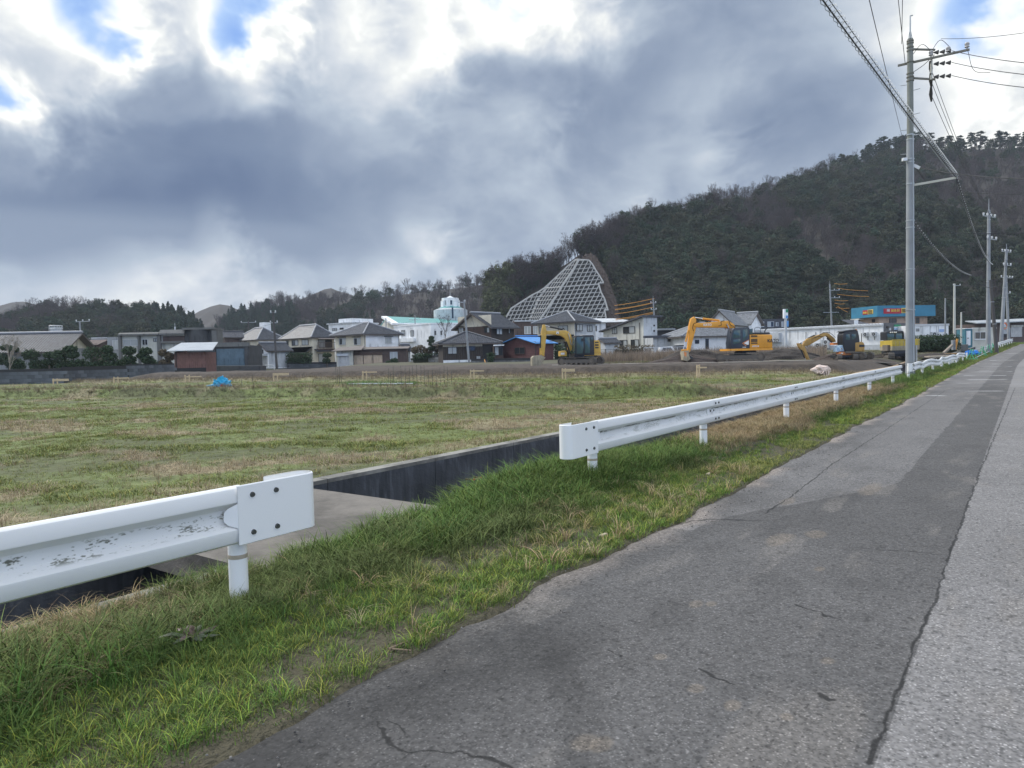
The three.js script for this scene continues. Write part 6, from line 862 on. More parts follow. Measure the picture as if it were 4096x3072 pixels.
{ // small excavator lifting a bag
  const k = 0.004202, p = on(3418, 1437), D = -p.z, f = D / 60, r = rig('mini_excavator', 'small worn yellow excavator with black cab and beacon, arm bent over the spoil heap', 1290, 778, k * f, p, 0.05);
  crawler(r.o, 2.5 * f, 0.6 * f, 0.42, 1.5, -0.9); const up = new THREE.Group(); up.name = 'house'; r.o.add(up); const z = -0.5;
  r.poly('engine_house', MX.old, [[1190, 625], [1195, 440], [1330, 425], [1375, 450], [1392, 540], [1385, 622]], 1.7, 0, 0.08, up); r.box('vent', MX.black, 1270, 1378, 485, 530, 0.86, 0.88, up); r.box('deck', MX.muddy, 1000, 1300, 610, 640, -0.8, 0.8, up);
  const cab = r.poly('cab', MX.black, [[945, 420], [948, 280], [985, 222], [1180, 195], [1250, 205], [1275, 300], [1290, 420], [1240, 610], [1000, 610]], 0.95, 0.35, 0.04, up); r.poly('front_pane', MX.glass, [[1000, 385], [1008, 275], [1085, 268], [1085, 385]], 0.02, 0.834, 0.004, cab); r.poly('door_pane', MX.glass, [[1122, 380], [1122, 270], [1208, 268], [1215, 330], [1160, 380]], 0.02, 0.834, 0.004, cab); r.poly('visor', MX.black, [[932, 225], [985, 200], [1200, 180], [1245, 195], [1000, 232]], 1.05, 0.35, 0.01, cab);
  mesh('beacon', [cyl(0.07, 0.06, 0.14, r.X(1285), r.Y(205), 0.3, 12)], mat([0.9, 0.3, 0.05], 0.3), cab);
  r.poly('boom', MX.old, [[930, 345], [960, 410], [905, 425], [820, 335], [760, 290], [700, 308], [560, 388], [400, 472], [310, 492], [278, 462], [330, 368], [400, 330], [640, 258], [720, 225], [805, 240]], 0.3, z, 0.03, up); r.poly('stick', MX.old, [[165, 428], [212, 430], [305, 480], [422, 765], [370, 762], [290, 590], [230, 552], [188, 500]], 0.26, z, 0.03, up);
  r.cylr('arm_cylinder', MX.black, [390, 335], [530, 275], 0.06, z, up); r.cylr('arm_rod', MX.chrome, [205, 430], [335, 368], 0.035, z, up); r.cylr('bucket_cylinder', MX.black, [240, 560], [312, 725], 0.055, z + 0.08, up); r.cylr('bucket_rod', MX.chrome, [308, 715], [330, 760], 0.03, z + 0.08, up); r.cylr('boom_cylinder', MX.black, [760, 335], [860, 425], 0.055, z + 0.2, up); r.hose([[940, 330], [830, 235], [720, 222], [600, 275]], z + 0.16, up); r.hose([[480, 330], [600, 300], [680, 310]], z + 0.16, up);
  // bulk bag slung under the stick
  const b = thing('bulk_bag', 'crumpled pinkish-white bulk bag with straps lying on the bank edge below the small excavator', 'bag', on(3284, 1472).add(V(0, 0.6, 0))), g = new THREE.IcosahedronGeometry(0.46, 5), a = g.attributes.position; for (let i = 0; i < a.count; i++) { const v = V(a.getX(i), a.getY(i), a.getZ(i)), n = fbm3(v.x * 3 + 4, v.y * 3, v.z * 3, 4) - 0.5, q = 1 + 0.9 * n; a.setXYZ(i, v.x * q * 1.05, v.y * q * 0.62 - 0.3, v.z * q * 0.9); } g.computeVertexNormals(); const bm = mat([0.62, 0.50, 0.45], 0.85, { tex: 'grain', size: 0.5 }); mesh('bag_body', [g], bm, b); for (const [x0, x1, dy] of [[-0.05, 0.3, -0.85], [-0.3, 0.0, -0.5], [0.1, 0.25, -0.75]]) mesh('strap', [tube([V(x0, -0.35, 0.4), V((x0 + x1) / 2 - 0.05, dy, 0.5), V(x1, -0.35, 0.42)], 0.03, 14, 5)], bm, b);
}
{ // light blue crawler carrier in front of it
  const k = 0.004202, p = on(3378, 1440), f = -p.z / 60, r = rig('crawler_carrier', 'light blue crawler carrier with orange bumper and open black driver seat', 920, 790, k * f * 0.97, p, 0.12);
  crawler(r.o, 2.3 * f, 0.48 * f, 0.36, 1.2, 1.25); r.box('chassis', MX.black, 740, 1130, 690, 745, -0.9, 0.5);
  const hd = r.poly('bonnet', MX.sky, [[738, 612], [738, 500], [770, 490], [840, 478], [985, 470], [985, 612]], 0.8, 0.1, 0.04); r.box('grille', MX.grille, 838, 972, 502, 588, 0.502, 0.512, hd); r.box('number_plate', MX.white, 750, 796, 540, 580, 0.502, 0.51, hd); r.text('lettering', MX.slate, 'A', 762, 574, 24, 0.511, hd); r.box('side_box', MX.sky, 690, 735, 530, 618, -0.1, 0.35);
  const bp = r.poly('bumper', MX.orange, [[728, 690], [728, 622], [1095, 618], [1112, 640], [1095, 690]], 0.5, 0.3, 0.03); r.box('bumper_panel', mat([0.3, 0.12, 0.05], 0.7), 856, 962, 624, 680, 0.552, 0.556, bp); for (const x of [782, 1045]) mesh('headlight', [new THREE.SphereGeometry(0.09, 12, 8).scale(1, 0.6, 0.4).translate(r.X(x), r.Y(652), 0.55)], MX.lamp, bp);
  r.poly('seat', MX.black, [[1010, 520], [1020, 430], [1100, 425], [1120, 520], [1150, 540], [1150, 610], [1000, 610]], 0.6, 0.1, 0.04); r.poly('cloth', MX.white, [[1035, 500], [1052, 478], [1085, 508], [1145, 498], [1140, 525], [1080, 522]], 0.04, 0.44, 0.01); r.poly('dash', MX.slate, [[1150, 600], [1190, 480], [1225, 490], [1200, 605]], 0.7, 0.1, 0.03); r.box('step', MX.white, 1015, 1105, 590, 604, 0.2, 0.5); r.box('dump_bed', MX.orange, 795, 1190, 430, 474, -1.3, -0.35);
  for (const x of [990, 1225]) r.cylr('canopy_post', MX.black, [x, 610], [x, 250], 0.03, 0.45);
}
{ // yellow dumper partly behind the pole
  const k = 0.0046, p = on(3590, 1434), f = -p.z / 66, r = rig('crawler_dumper', 'yellow crawler dumper with a muddy load bed half hidden by the concrete pole', 1940, 780, k * f, p, -0.08);
  crawler(r.o, 3.2 * f, 0.62 * f, 0.5, 1.5, 1.35); r.box('chassis', MX.black, 1745, 2190, 605, 680, -1.2, 0.9);
  const bed = r.poly('load_bed', MX.sand, [[1752, 600], [1756, 500], [2280, 492], [2280, 596]], 2.4, -0.4, 0.03); r.poly('bed_side', MX.yellow, [[1754, 520], [1756, 402], [2280, 380], [2280, 505]], 2.42, -0.4, 0.02, bed); for (let x = 1820; x < 2260; x += 72) r.box('bed_rib', MX.sand, x, x + 6, 420, 590, 0.812, 0.83, bed); r.box('bed_rim', MX.yellow, 1750, 2284, 385, 404, 0.79, 0.85, bed);
  const cab = r.poly('cab_frame', MX.black, [[1760, 390], [1758, 232], [1775, 215], [2080, 208], [2105, 225], [2115, 390], [2095, 390], [2090, 250], [1785, 252], [1782, 390]], 1.2, -1.0, 0.02); r.poly('cab_pane', MX.glass, [[1785, 388], [1788, 254], [2088, 252], [2092, 388]], 0.03, -0.5, 0.004, cab); r.box('cab_post', MX.black, 1935, 1952, 250, 388, -0.48, -0.4, cab); for (const x of [1842, 1878, 1916, 1952]) mesh('work_lamp', [new THREE.SphereGeometry(0.06, 10, 8).translate(r.X(x), r.Y(236), -0.38)], MX.lamp, cab); r.box('fender', MX.muddy, 1705, 1765, 490, 610, -0.6, 0.4);
}

// ---------- shops and cabins on the right ----------
function airUnit(b, face, x0, y0, x1, y1, fans = 1) { const o = b.panel('air_conditioner', MT.palegrey, face, x0, y0, x1, y1, 0.4, 0.05), a = b.on(face, x0, y0), c = b.on(face, x1, y1), w = Math.abs(c[0] - a[0]), h = Math.abs(c[1] - a[1]) / fans; for (let i = 0; i < fans; i++) { const ctr = b.at(face, Math.min(a[0], c[0]) + w * 0.42, Math.min(a[1], c[1]) + h * (i + 0.5), 0.46), d = face === 'R' ? V(0, 0, 1) : V(-1, 0, 0), r = Math.min(w, h) * 0.38; mesh('fan', [rod(ctr.clone().addScaledVector(d, -0.02), ctr.clone().addScaledVector(d, 0.02), r, r, 16)], MT.dark, o); mesh('fan_hub', [rod(ctr.clone().addScaledVector(d, 0.02), ctr.clone().addScaledVector(d, 0.04), r * 0.35, r * 0.35, 10)], MT.alu, o); } return o; }
const stripeSign = (parent, b, face, x0, y0, x1, y1) => { const h = (y1 - y0); b.panel('sign_green', mat([0.01, 0.22, 0.10], 0.4), face, x0, y0, x1, y0 + h * 0.4, 0.16, 0.06); b.panel('sign_white', mat([0.68, 0.72, 0.76], 0.4), face, x0, y0 + h * 0.4, x1, y0 + h * 0.62, 0.16, 0.06); b.panel('sign_blue', mat([0.35, 0.52, 0.74], 0.4), face, x0, y0 + h * 0.62, x1, y1, 0.16, 0.06); };
{
  let b = new Bld('store', 'long low white-walled shop with outdoor fan units and a dark grey front', 'shop', K5, 828, 738, 114, 34); b.body(MT.white, -437, 1046, 482, { ym: 600 }); b.panel('front_wall', mat([0.10, 0.10, 0.105], 0.7), 'R', 831, 470, 1046, 735, 0.12); mesh('base_band', [b.rect('L', 0.05, b.wL, b.G0, 0.9, 0.08, 0.003)], MT.palegrey, b.o); mesh('gutter', [b.rect('L', 0.05, b.wL, b.h - 0.25, b.h - 0.1, 0.2, 0.003)], MT.alu, b.o); stripeSign(b.o, b, 'R', 925, 488, 990, 540);
  for (let i = 0; i < 48; i++) { const u = (i + 0.4) / 48 * b.wL; mesh('roof_rib', [box(1.4, 0.12, 0.32, 0.55, b.h + 0.10, -u)], MT.white, b.o); } mesh('roof', [span(0.1, b.wR, b.h, b.h + 0.06, -b.wL, -0.1)], MT.palegrey, b.o);
  airUnit(b, 'L', 637, 566, 682, 602); airUnit(b, 'L', 718, 562, 768, 600); airUnit(b, 'L', 232, 640, 305, 720, 2); airUnit(b, 'L', 168, 670, 215, 715); airUnit(b, 'L', 2, 665, 48, 702); airUnit(b, 'L', 80, 650, 110, 710, 2); for (const x of [70, 165, 240, 278, 680, 745]) b.pipe('L', x, 560, 640);
  b.panel('steel_cabinet', MT.palegrey, 'L', -432, 640 - 60, -170, 660, 0.9); b.panel('wall_lamp', MT.bronze, 'R', 850, 505, 870, 520, 0.3); b.panel('wall_lamp', MT.palegrey, 'R', 872, 520, 886, 545, 0.3);
  b = new Bld('shop_sign_tower', 'tall lightbox shop sign with green, white and blue stripes on a grey post', 'sign', K4, 1686, 470, 125, 6); { const a = b.on('R', 1686, 300), c = b.on('R', 1726, 212); mesh('post', [box(0.35, b.hAt(300) + 3, 0.3, (a[0] + c[0]) / 2, (b.hAt(300) - 3) / 2, -0.15)], MT.palegrey, b.o); mesh('sign_box', [span(0, c[0], b.hAt(304), b.hAt(212), -0.4, 0)], MT.white, b.o); b.panel('sign_green', mat([0.01, 0.22, 0.10], 0.4), 'R', 1703, 214, 1725, 245, 0.03); b.panel('sign_blue', mat([0.08, 0.30, 0.65], 0.4), 'R', 1703, 275, 1725, 302, 0.03); b.panel('lower_sign', mat([0.10, 0.30, 0.62], 0.4), 'R', 1713, 328, 1730, 385, 0.05); }
  // restaurant with teal fascia
  b = new Bld('restaurant', 'tan restaurant with a deep teal fascia carrying red and yellow signs', 'restaurant', K5, 785, 640, 140, 10); b.body(MT.tan, 600, 1262, 405, { ym: 450 });
  { const u1 = b.on('R', 1308, 350)[0], ul = b.on('L', 556, 350)[0], y0 = b.hAt(412), y1 = b.hAt(304); mesh('fascia', [span(-1.0, u1, y0, y1, -ul, 0.9)], MT.tealFascia, b.o);
    const red = mat([0.42, 0.015, 0.03], 0.5), yel = mat([0.78, 0.56, 0.12], 0.5), ink = mat([0.08, 0.05, 0.02], 0.6), gold = mat([0.8, 0.6, 0.1], 0.5);
    const glyphs = (p, face, x0, y0_, x1, y1_, out, m, seed) => { const R = rngOf(seed), n = Math.max(1, Math.round((x1 - x0) / (y1_ - y0_) * 0.9)); for (let i = 0; i < n; i++) { const gx = lerp(x0, x1, (i + 0.1) / n), w = (x1 - x0) / n * 0.8, h = y1_ - y0_; const bars = []; const seg = (ax, ay, bx, by) => { const A = b.on(face, gx + ax * w, y0_ + ay * h), B = b.on(face, gx + bx * w, y0_ + by * h); bars.push(bar(b.at(face, A[0], A[1], out), b.at(face, B[0] + 1e-4, B[1], out), 0.09, 0.05)); }; for (const yy of [0.05, 0.35, 0.62, 0.95]) if (R() < 0.85) seg(0.05, yy, 0.95, yy); for (const xx of [0.1, 0.5, 0.9]) if (R() < 0.8) seg(xx, 0.05, xx, 0.95); mesh('character', bars, m, p); } };
    const A = b.panel('sign_red', red, 'R', 800, 333, 972, 381, 0.06, 0.9); glyphs(A, 'R', 868, 338, 958, 364, 0.99, gold, 4); glyphs(A, 'R', 826, 340, 860, 362, 0.99, MT.white, 5); const B = b.panel('sign_yellow', yel, 'R', 974, 328, 1062, 376, 0.06, 0.9); for (const y of [338, 350, 362]) glyphs(B, 'R', 980, y, 1055, y + 6, 0.99, ink, y);
    const Cc = b.panel('sign_red', red, 'L', 719, 344, 672, 391, 0.06, 1.0); glyphs(Cc, 'L', 678, 362, 714, 380, 1.08, gold, 7); const Dd = b.panel('sign_yellow', yel, 'L', 774, 337, 721, 386, 0.06, 1.0); for (const y of [345, 358, 371]) glyphs(Dd, 'L', 726, y, 768, y + 6, 1.08, ink, y + 3);
    b.win('R', 885, 428, 957, 470, { frame: MT.bronze }); b.win('R', 1146, 420, 1182, 476, { frame: MT.bronze }); b.win('L', 720, 435, 748, 464, { frame: MT.bronze }); mesh('canopy', [b.rect('L', b.on('L', 640, 425)[0], b.on('L', 556, 425)[0], b.hAt(428), b.hAt(415), 1.2, 0.01)], MT.plaster, b.o); }
  b = new Bld('dark_shed', 'dark hipped shed between the white store roof and the restaurant', 'shed', K5, 560, 560, 128, 10); b.body(MT.slate, 545, 715, 500, { ym: 520, wL: 5 }); mesh('roof', [slab(V(-0.5, b.h, 0.5), V(b.wR + 0.5, b.h, 0.5), V(b.wR - 1.5, b.hAt(432), -3), V(-0.8, b.hAt(430), -3), 0.1)], MT.slate, b.o); b.panel('white_wall', MT.white, 'R', 541, 445, 578, 492, 0.05, 0.05);
  b = new Bld('white_prefab', 'row of white prefabricated cabins above the dark hedge', 'cabin', K5, 1140, 660, 112, 8); b.body(MT.white, 1140, 1470, 494, { ym: 560, wL: 4 }); b.panel('roof_edge', MT.alu, 'R', 1138, 484, 1474, 497, 0.15, -0.05); for (const x of [1214, 1285, 1350, 1368]) b.panel('seam', MT.palegrey, 'R', x, 500, x + 5, 640, 0.04); airUnit(b, 'R', 1290, 562, 1342, 605); b.panel('blue_panel', mat([0.3, 0.42, 0.66], 0.6), 'R', 1378, 533, 1434, 560, 0.03); b.panel('vent_grille', MT.grey, 'R', 1148, 525, 1182, 555, 0.05);
  b = new Bld('site_office', 'cream prefab site office with a blue-framed door beside the road', 'cabin', K5, 1706, 716, 92, 6); b.body(MT.plaster, 1706, 1935, 528, { ym: 620, wL: 2.4 }); b.panel('roof_edge', MT.plaster, 'R', 1702, 518, 1940, 532, 0.1, -0.03); b.win('R', 1724, 560, 1832, 632, { frame: MT.alu }); b.panel('sill', MT.white, 'R', 1720, 628, 1836, 636, 0.12);
  { const u = -b.on('R', 1636, 620)[0]; mesh('entry_box', [span(-u, -0.01, b.G0, b.hAt(528), -1.6, -0.02)], mat([0.05, 0.17, 0.22], 0.6), b.o); mesh('door', [span(-u + 0.15, -0.3, b.hAt(690), b.hAt(548), -0.02, 0.03)], MT.white, b.o); mesh('door_handle', [box(0.2, 0.09, 0.05, -u + 0.32, b.hAt(620), 0.05)], MT.bronze, b.o); mesh('drip_edge', [span(-u - 0.1, 0, b.hAt(528), b.hAt(522), -1.65, 0.08)], MT.white, b.o); }
  b = new Bld('brown_shop', 'brown shed with a pale corrugated roof and roller shutter beyond the crossing', 'shop', K5, 1790, 625, 158, 4); b.body(MT.brown, 1790, 2330, 478, { ym: 560, wL: 8 }); mesh('roof', [slab(V(-2, b.hAt(472), 1.5), V(b.wR + 1, b.hAt(460), 1.5), V(b.wR + 1, b.hAt(428), -5), V(0, b.hAt(440), -5), 0.2)], MT.sheet, b.o); b.panel('roller_shutter', MT.shut, 'R', 2082, 508, 2192, 607, 0.06); b.panel('shutter_box', MT.plaster, 'R', 2078, 494, 2196, 508, 0.3); b.panel('pale_wall', MT.palegrey, 'R', 1990, 520, 2075, 600, 0.05); b.panel('dark_opening', MT.dark, 'R', 2005, 580, 2060, 610, 0.08);
}
// ---------- poles and wires ----------
const PM = { con: mat([0.27, 0.285, 0.30], 0.8, { tex: 'streak', size: 3 }), mossy: mat([0.20, 0.21, 0.19], 0.85, { tex: 'streak', size: 2 }), dark: mat([0.085, 0.08, 0.078], 0.85, { tex: 'streak', size: 2 }), steel: mat([0.42, 0.44, 0.45], 0.45, { metal: 0.6 }), arm: mat([0.20, 0.19, 0.16], 0.6, { metal: 0.3 }), pin: mat([0.45, 0.43, 0.42], 0.25), wire: mat([0.03, 0.03, 0.033], 0.6), orangePlastic: mat([0.58, 0.27, 0.05], 0.55), paleArm: mat([0.55, 0.54, 0.48], 0.6), white: mat([0.7, 0.71, 0.72], 0.3) };
const insulator = (x, y, z, s = 1) => [cyl(0.035 * s, 0.035 * s, 0.16 * s, x, y, z, 8), cyl(0.09 * s, 0.08 * s, 0.05 * s, x, y + 0.08 * s, z, 12), cyl(0.075 * s, 0.09 * s, 0.06 * s, x, y + 0.14 * s, z, 12), cyl(0.09 * s, 0.07 * s, 0.05 * s, x, y + 0.21 * s, z, 12)];
function wire(label, a, b, sag = 0.4, r = 0.012, group = 'overhead wires', m = PM.wire) { const pts = []; for (let i = 0; i <= 10; i++) { const p = a.clone().lerp(b, i / 10); p.y -= sag * 4 * (i / 10) * (1 - i / 10); pts.push(p); } return solo('overhead_wire', label, 'wire', [tube(pts, r, 20, 5)], m, group); }
const poleTop = {};
{ // the big concrete pole by the guardrail gap
  const s = sAt(3641, 1500, 4.3, 0), b = RD(s, 4.3, 0), D = -b.z, o = thing('utility_pole', 'tall grey concrete utility pole with crossarm and insulators beside the guardrail gap', 'utility pole', b, 0), y6 = (y) => P(3640, y * 0.6026, D).y - b.y, H = y6(258);
  const ax = RD(s, 3.3, 0).sub(b).normalize(), bx = RD(s + 1, 4.3).sub(b).normalize(), rad = (y) => lerp(0.205, 0.125, y / H);
  mesh('lower_shaft', [cyl(0.215, rad(y6(930)) + 0.012, y6(930) + 0.6, 0, -0.6, 0, 28)], PM.con, o); mesh('upper_shaft', [cyl(rad(y6(930)), 0.125, H - y6(930), 0, y6(930), 0, 28)], PM.mossy, o);
  for (const y of [275, 290, 318, 340, 415, 492, 515, 540, 900, 930, 1060, 1080, 1225, 1468, 1515, 1790, 2060]) { const yy = y6(y); mesh('band', [cyl(rad(yy) + 0.03, rad(yy) + 0.03, 0.05, 0, yy, 0, 24)], y > 880 ? PM.steel : PM.arm, o); }
  mesh('earth_rod', [rod(V(0, H, 0), V(0, y6(105), 0), 0.045, 0.03), ...[0, 1, 2, 3].map((i) => rod(V(0.12 * Math.cos(i * 1.57), H - 0.05, 0.12 * Math.sin(i * 1.57)), V(0, y6(185), 0), 0.012, 0.012, 5)), rod(V(0, y6(105), 0), V(0.12, y6(102), 0), 0.03)], PM.steel, o);
  const at = (t, y, u = 0) => ax.clone().multiplyScalar(t).addScaledVector(bx, u).setY(y);
  const ya = y6(408), arm = mesh('crossarm', [bar(at(-0.55, ya, 0.2), at(2.4, ya, 0.2), 0.09, 0.09)], PM.arm, o);
  for (const t of [0.85, 1.55, 2.3]) mesh('pin_insulator', insulator(at(t, ya, 0.2).x, ya + 0.04, at(t, ya, 0.2).z, 1.15), PM.pin, arm);
  const y2 = y6(470), y3 = y6(510); mesh('brace_arm', [bar(at(0, y6(318), 0.18), at(1.0, y6(345), 0.5), 0.08, 0.08)], PM.arm, o); mesh('brace_arm', [bar(at(0, y3, 0.18), at(1.0, y6(540), 0.5), 0.08, 0.08)], PM.arm, o); mesh('hanger_tube', [rod(at(0.85, y6(395), 0.4), at(0.85, y6(540), 0.4), 0.05)], PM.paleArm, o); void y2;
  for (const y of [560, 605, 700, 765, 860, 1020]) { const sd = y % 2 ? 1 : -1; mesh('step_bolt', [rod(at(0, y6(y), 0), at(sd * 0.42, y6(y) + 0.03, 0), 0.015, 0.015, 5)], PM.steel, o); }
  // strings to the line crossing the road on the right
  [[405, 430], [480, 508], [565, 592]].forEach(([y, yw], i) => { const a0 = at(0.95, y6(y) + 0.25, 0.3), a1 = at(1.7, y6(y) + 0.1, 0.2), st = []; for (let k = 0; k < 3; k++) st.push(rod(a0.clone().lerp(a1, k / 3), a0.clone().lerp(a1, k / 3 + 0.26), 0.03, 0.11, 8)); mesh('strain_insulator', st, PM.dark, o); wire('dark power wire running right across the road from a strain insulator', a1.clone().add(b), P(4700, (yw + 18) * 0.6026, 20), 0.25, 0.016, 'wires crossing the road'); });
  // strings down towards the next pole
  for (let i = 0; i < 3; i++) { const yy = y6([420, 500, 590][i]); mesh('strain_insulator', [rod(at(0.8 + 0.02 * i, yy, 0.35), at(0.8, yy - 0.25, 0.7), 0.05, 0.09, 8), rod(at(0.8, yy - 0.25, 0.7), at(0.8, yy - 0.5, 1.0), 0.08, 0.04, 8)], PM.dark, o); }
  for (const [a0, a1] of [[[0.85, 0.2], [1.6, 0.2]], [[0.1, 0.0], [0.85, 0.2]]]) mesh('jumper_wire', [tube([at(a0[0], ya + 0.3, a0[1]), at((a0[0] + a1[0]) / 2, ya + 0.75, 0.2), at(a1[0], ya + 0.35, a1[1])], 0.014, 14, 5)], PM.wire, o); mesh('jumper_wire', [tube([at(0.1, y6(480), 0.1), at(0.5, y6(440), 0.3), at(1.0, y6(385), 0.3)], 0.014, 14, 5)], PM.wire, o); mesh('jumper_wire', [tube([at(2.32, ya, 0.2), at(2.6, ya - 1.0, 0.3), at(3.2, y6(580), 0.3)], 0.012, 14, 5)], PM.wire, o);
  // lower telephone bracket and fittings
  mesh('phone_bracket', [bar(at(0.1, y6(1232), 0), at(1.9, y6(1222), 0), 0.08, 0.1)], PM.paleArm, o); mesh('bracket_clip', [bar(at(0.15, y6(1100), 0), at(0.4, y6(1125), 0), 0.07, 0.14)], PM.white, o); mesh('junction_box', [box(0.2, 0.14, 0.16, -0.3, y6(1060), 0.05)], PM.white, o); mesh('cable_guard', [rod(at(0.16, 0, -0.16), at(0.13, y6(900), -0.12), 0.028, 0.028, 8)], PM.steel, o); mesh('sign_plate', [box(0.02, 1.1, 0.12, 0.235, y6(2400) * 0 + 1.0, 0.1)], PM.white, o); mesh('cable_tail', [tube([at(1.88, y6(1222), 0), at(1.93, y6(1270), 0), at(1.9, y6(1320), 0), at(1.95, y6(1230), 0.05)], 0.02, 16, 5)], PM.wire, o);
  poleTop.main = { b, s, at: (t, y, u) => at(t, y, u).add(b), y6, ya };
}
function pole(label, base, H, r0, r1, m, o = {}) {
  const g = thing('utility_pole', label, 'utility pole', base, o.turn ?? 0, o.group), top = V(o.lx ?? 0, H, o.lz ?? 0); mesh('shaft', [rod(V(0, -0.5, 0), top, r0, r1, 14)], m, g);
  for (const [f, L, off, k] of o.arms ?? []) { const c = top.clone().multiplyScalar(f), d = V(Math.cos(o.armTurn ?? 0), 0, Math.sin(o.armTurn ?? 0)), a = mesh('crossarm', [bar(c.clone().addScaledVector(d, off - L / 2), c.clone().addScaledVector(d, off + L / 2), 0.09, 0.09)], o.am ?? PM.steel, g); for (let i = 0; i < k; i++) { const q = c.clone().addScaledVector(d, off - L / 2 + 0.1 + (L - 0.2) * i / Math.max(1, k - 1)); mesh('pin_insulator', insulator(q.x, q.y + 0.03, q.z, o.is ?? 1.1), PM.white, a); } }
  for (const f of o.bands ?? []) mesh('band', [cyl(lerp(r0, r1, f) + 0.03, lerp(r0, r1, f) + 0.03, 0.06, top.x * f, H * f, top.z * f, 14)], PM.steel, g);
  if (o.tip) mesh('earth_rod', [rod(top, top.clone().add(V(0, o.tip, 0)), 0.04, 0.02, 6)], PM.steel, g);
  if (o.drum) mesh('transformer', [cyl(0.3, 0.3, 0.8, top.x * 0.7 + 0.5, H * 0.55, 0, 14), cyl(0.3, 0.3, 0.8, top.x * 0.7 - 0.5, H * 0.55, 0, 14)], PM.con, g);
  return g;
}
{
  const hAt = (px, pyTop, base) => P(px, pyTop, -base.z).y - base.y, K6 = (x, y) => [3250 + x * 0.6026, y * 0.6026];
  const roadside = (px, D) => { const p = P(px, 1400, D), [s] = ST(p.x, p.z); p.y = roadRise(s) - 0.05; return p; };
  let b = roadside(3953, 76); const HB = hAt(3955, 840, b); pole('grey concrete utility pole with two crossarms rising behind the prefab site office', b, HB, 0.24, 0.14, PM.con, { arms: [[0.955, 2.6, 0.1, 4], [0.80, 2.0, 0.7, 3]], bands: [0.98, 0.93, 0.84, 0.5], tip: 1.2, armTurn: -0.55 }); const bB = b, M = poleTop.main;
  for (let i = 0; i < 3; i++) wire('thin power wire sagging from the big concrete pole to the next pole along the road', M.at(0.8, M.y6([450, 530, 620][i]), 1.0), b.clone().add(V(0.3 * i, HB * (0.98 - 0.03 * i), 0)), 0.5, 0.014, 'roadside wires');
  wire('telephone drop wire running down from the big concrete pole to the next pole', M.at(0.2, M.y6(1110), 0.1), b.clone().add(V(0, HB * 0.68, 0)), 0.25, 0.016, 'roadside wires');
  // lashed telephone cable in its spiral hanger, along the road past the pole
  const helix = (label, p0, p1, sag, turns, r) => { const g = thing('telephone_cable', label, 'cable', p0), d = p1.clone().sub(p0), L = d.length(), e = d.clone().normalize(), sd = new THREE.Vector3().crossVectors(e, UPV).normalize(), up = new THREE.Vector3().crossVectors(sd, e), at = (k) => d.clone().multiplyScalar(k).add(V(0, -sag * 4 * k * (1 - k), 0)), line = [], line2 = [], hx = []; for (let i = 0; i <= 16; i++) { line.push(at(i / 16).addScaledVector(up, r)); line2.push(at(i / 16).addScaledVector(up, -r * 0.9)); } const N = turns * 7; for (let i = 0; i <= N; i++) { const k = i / N, a = k * turns * 6.283; hx.push(at(k).addScaledVector(sd, Math.cos(a) * r * 1.1).addScaledVector(up, Math.sin(a) * r * 1.1)); } mesh('messenger_wire', [tube(line, 0.010, 40, 5)], PM.wire, g); mesh('cable', [tube(line2, 0.017, 40, 6)], PM.wire, g); mesh('spiral_hanger', [tube(hx, 0.009, N, 4)], PM.steel, g); void L; return g; };
  const tipP = M.at(1.88, M.y6(1205), 0), back = tipP.clone().lerp(P(3316, -5, 15.5), 1.7);
  helix('black telephone cable in a spiral hanger passing overhead to the pole bracket', back, tipP, 0.12, 110, 0.1); helix('telephone cable in a spiral hanger from the pole bracket towards the next pole', tipP, bB.clone().add(V(0.3, HB * 0.62, 0.2)), 0.9, 90, 0.045);
  for (let i = 0; i < 2; i++) { const e = M.at(-0.2 - 0.15 * i, M.ya - 0.1 + 1.0 * i, -0.1); wire('high power wire coming from behind to the top of the big concrete pole', e.clone().lerp(P(3592 + 18 * i, -20, 30), 2.5), e, 0.1, 0.014, 'high wires along the road'); }
  wire('lone thin overhead wire left of the big concrete pole', P(3479, 0, 24).lerp(P(3602, 520, 60), -0.4), P(3612, 560, 62), 0.1, 0.014, 'overhead wires');
  wire('earth wire from the right down to the tip of the main pole', P(4300, 95, 26), P(3765, 155, 34), 0.15, 0.012, 'wires crossing the road'); wire('telephone wire crossing right from the clip on the big concrete pole', M.at(0.4, M.y6(1122), 0), P(4300, 712, 25), 0.2, 0.018, 'wires crossing the road'); wire('telephone wire crossing right from the far cable joint', P(...K6(1030, 1278), 46), P(4300, 770, 40), 0.1, 0.016, 'wires crossing the road'); wire('low service wire crossing right behind the big concrete pole', P(...K6(830, 1545), 40), P(4300, 930, 40), 0.05, 0.014, 'wires crossing the road');
  helix('drooping service cable from the big concrete pole down towards the leaning pole', M.at(0.2, M.y6(1485), 0), P(...K5(1690, 0), 62), 0.5, 50, 0.05);
  wire('service cable swinging from the next pole down to the leaning dark pole', P(...K5(1690, 0), 62), P(...K5(1935, 108), 70), 0.5, 0.03, 'roadside wires');
  // further poles towards the crossing
  b = roadside(3989, 74); pole('dark leaning wooden pole beside the far guardrails', b, hAt(3975, 1120, b), 0.19, 0.13, PM.dark, { lx: -0.75, bands: [0.4, 0.7] });
  b = roadside(4003, 94); const HC = hAt(4010, 1000, b); pole('utility pole with crossarm standing just past the leaning dark pole', b, HC, 0.24, 0.15, PM.con, { lx: 0.7, arms: [[0.98, 2.2, 0, 4], [0.84, 1.9, 0.4, 3]], bands: [0.9, 0.6, 0.5], tip: 0.8, armTurn: -0.5 });
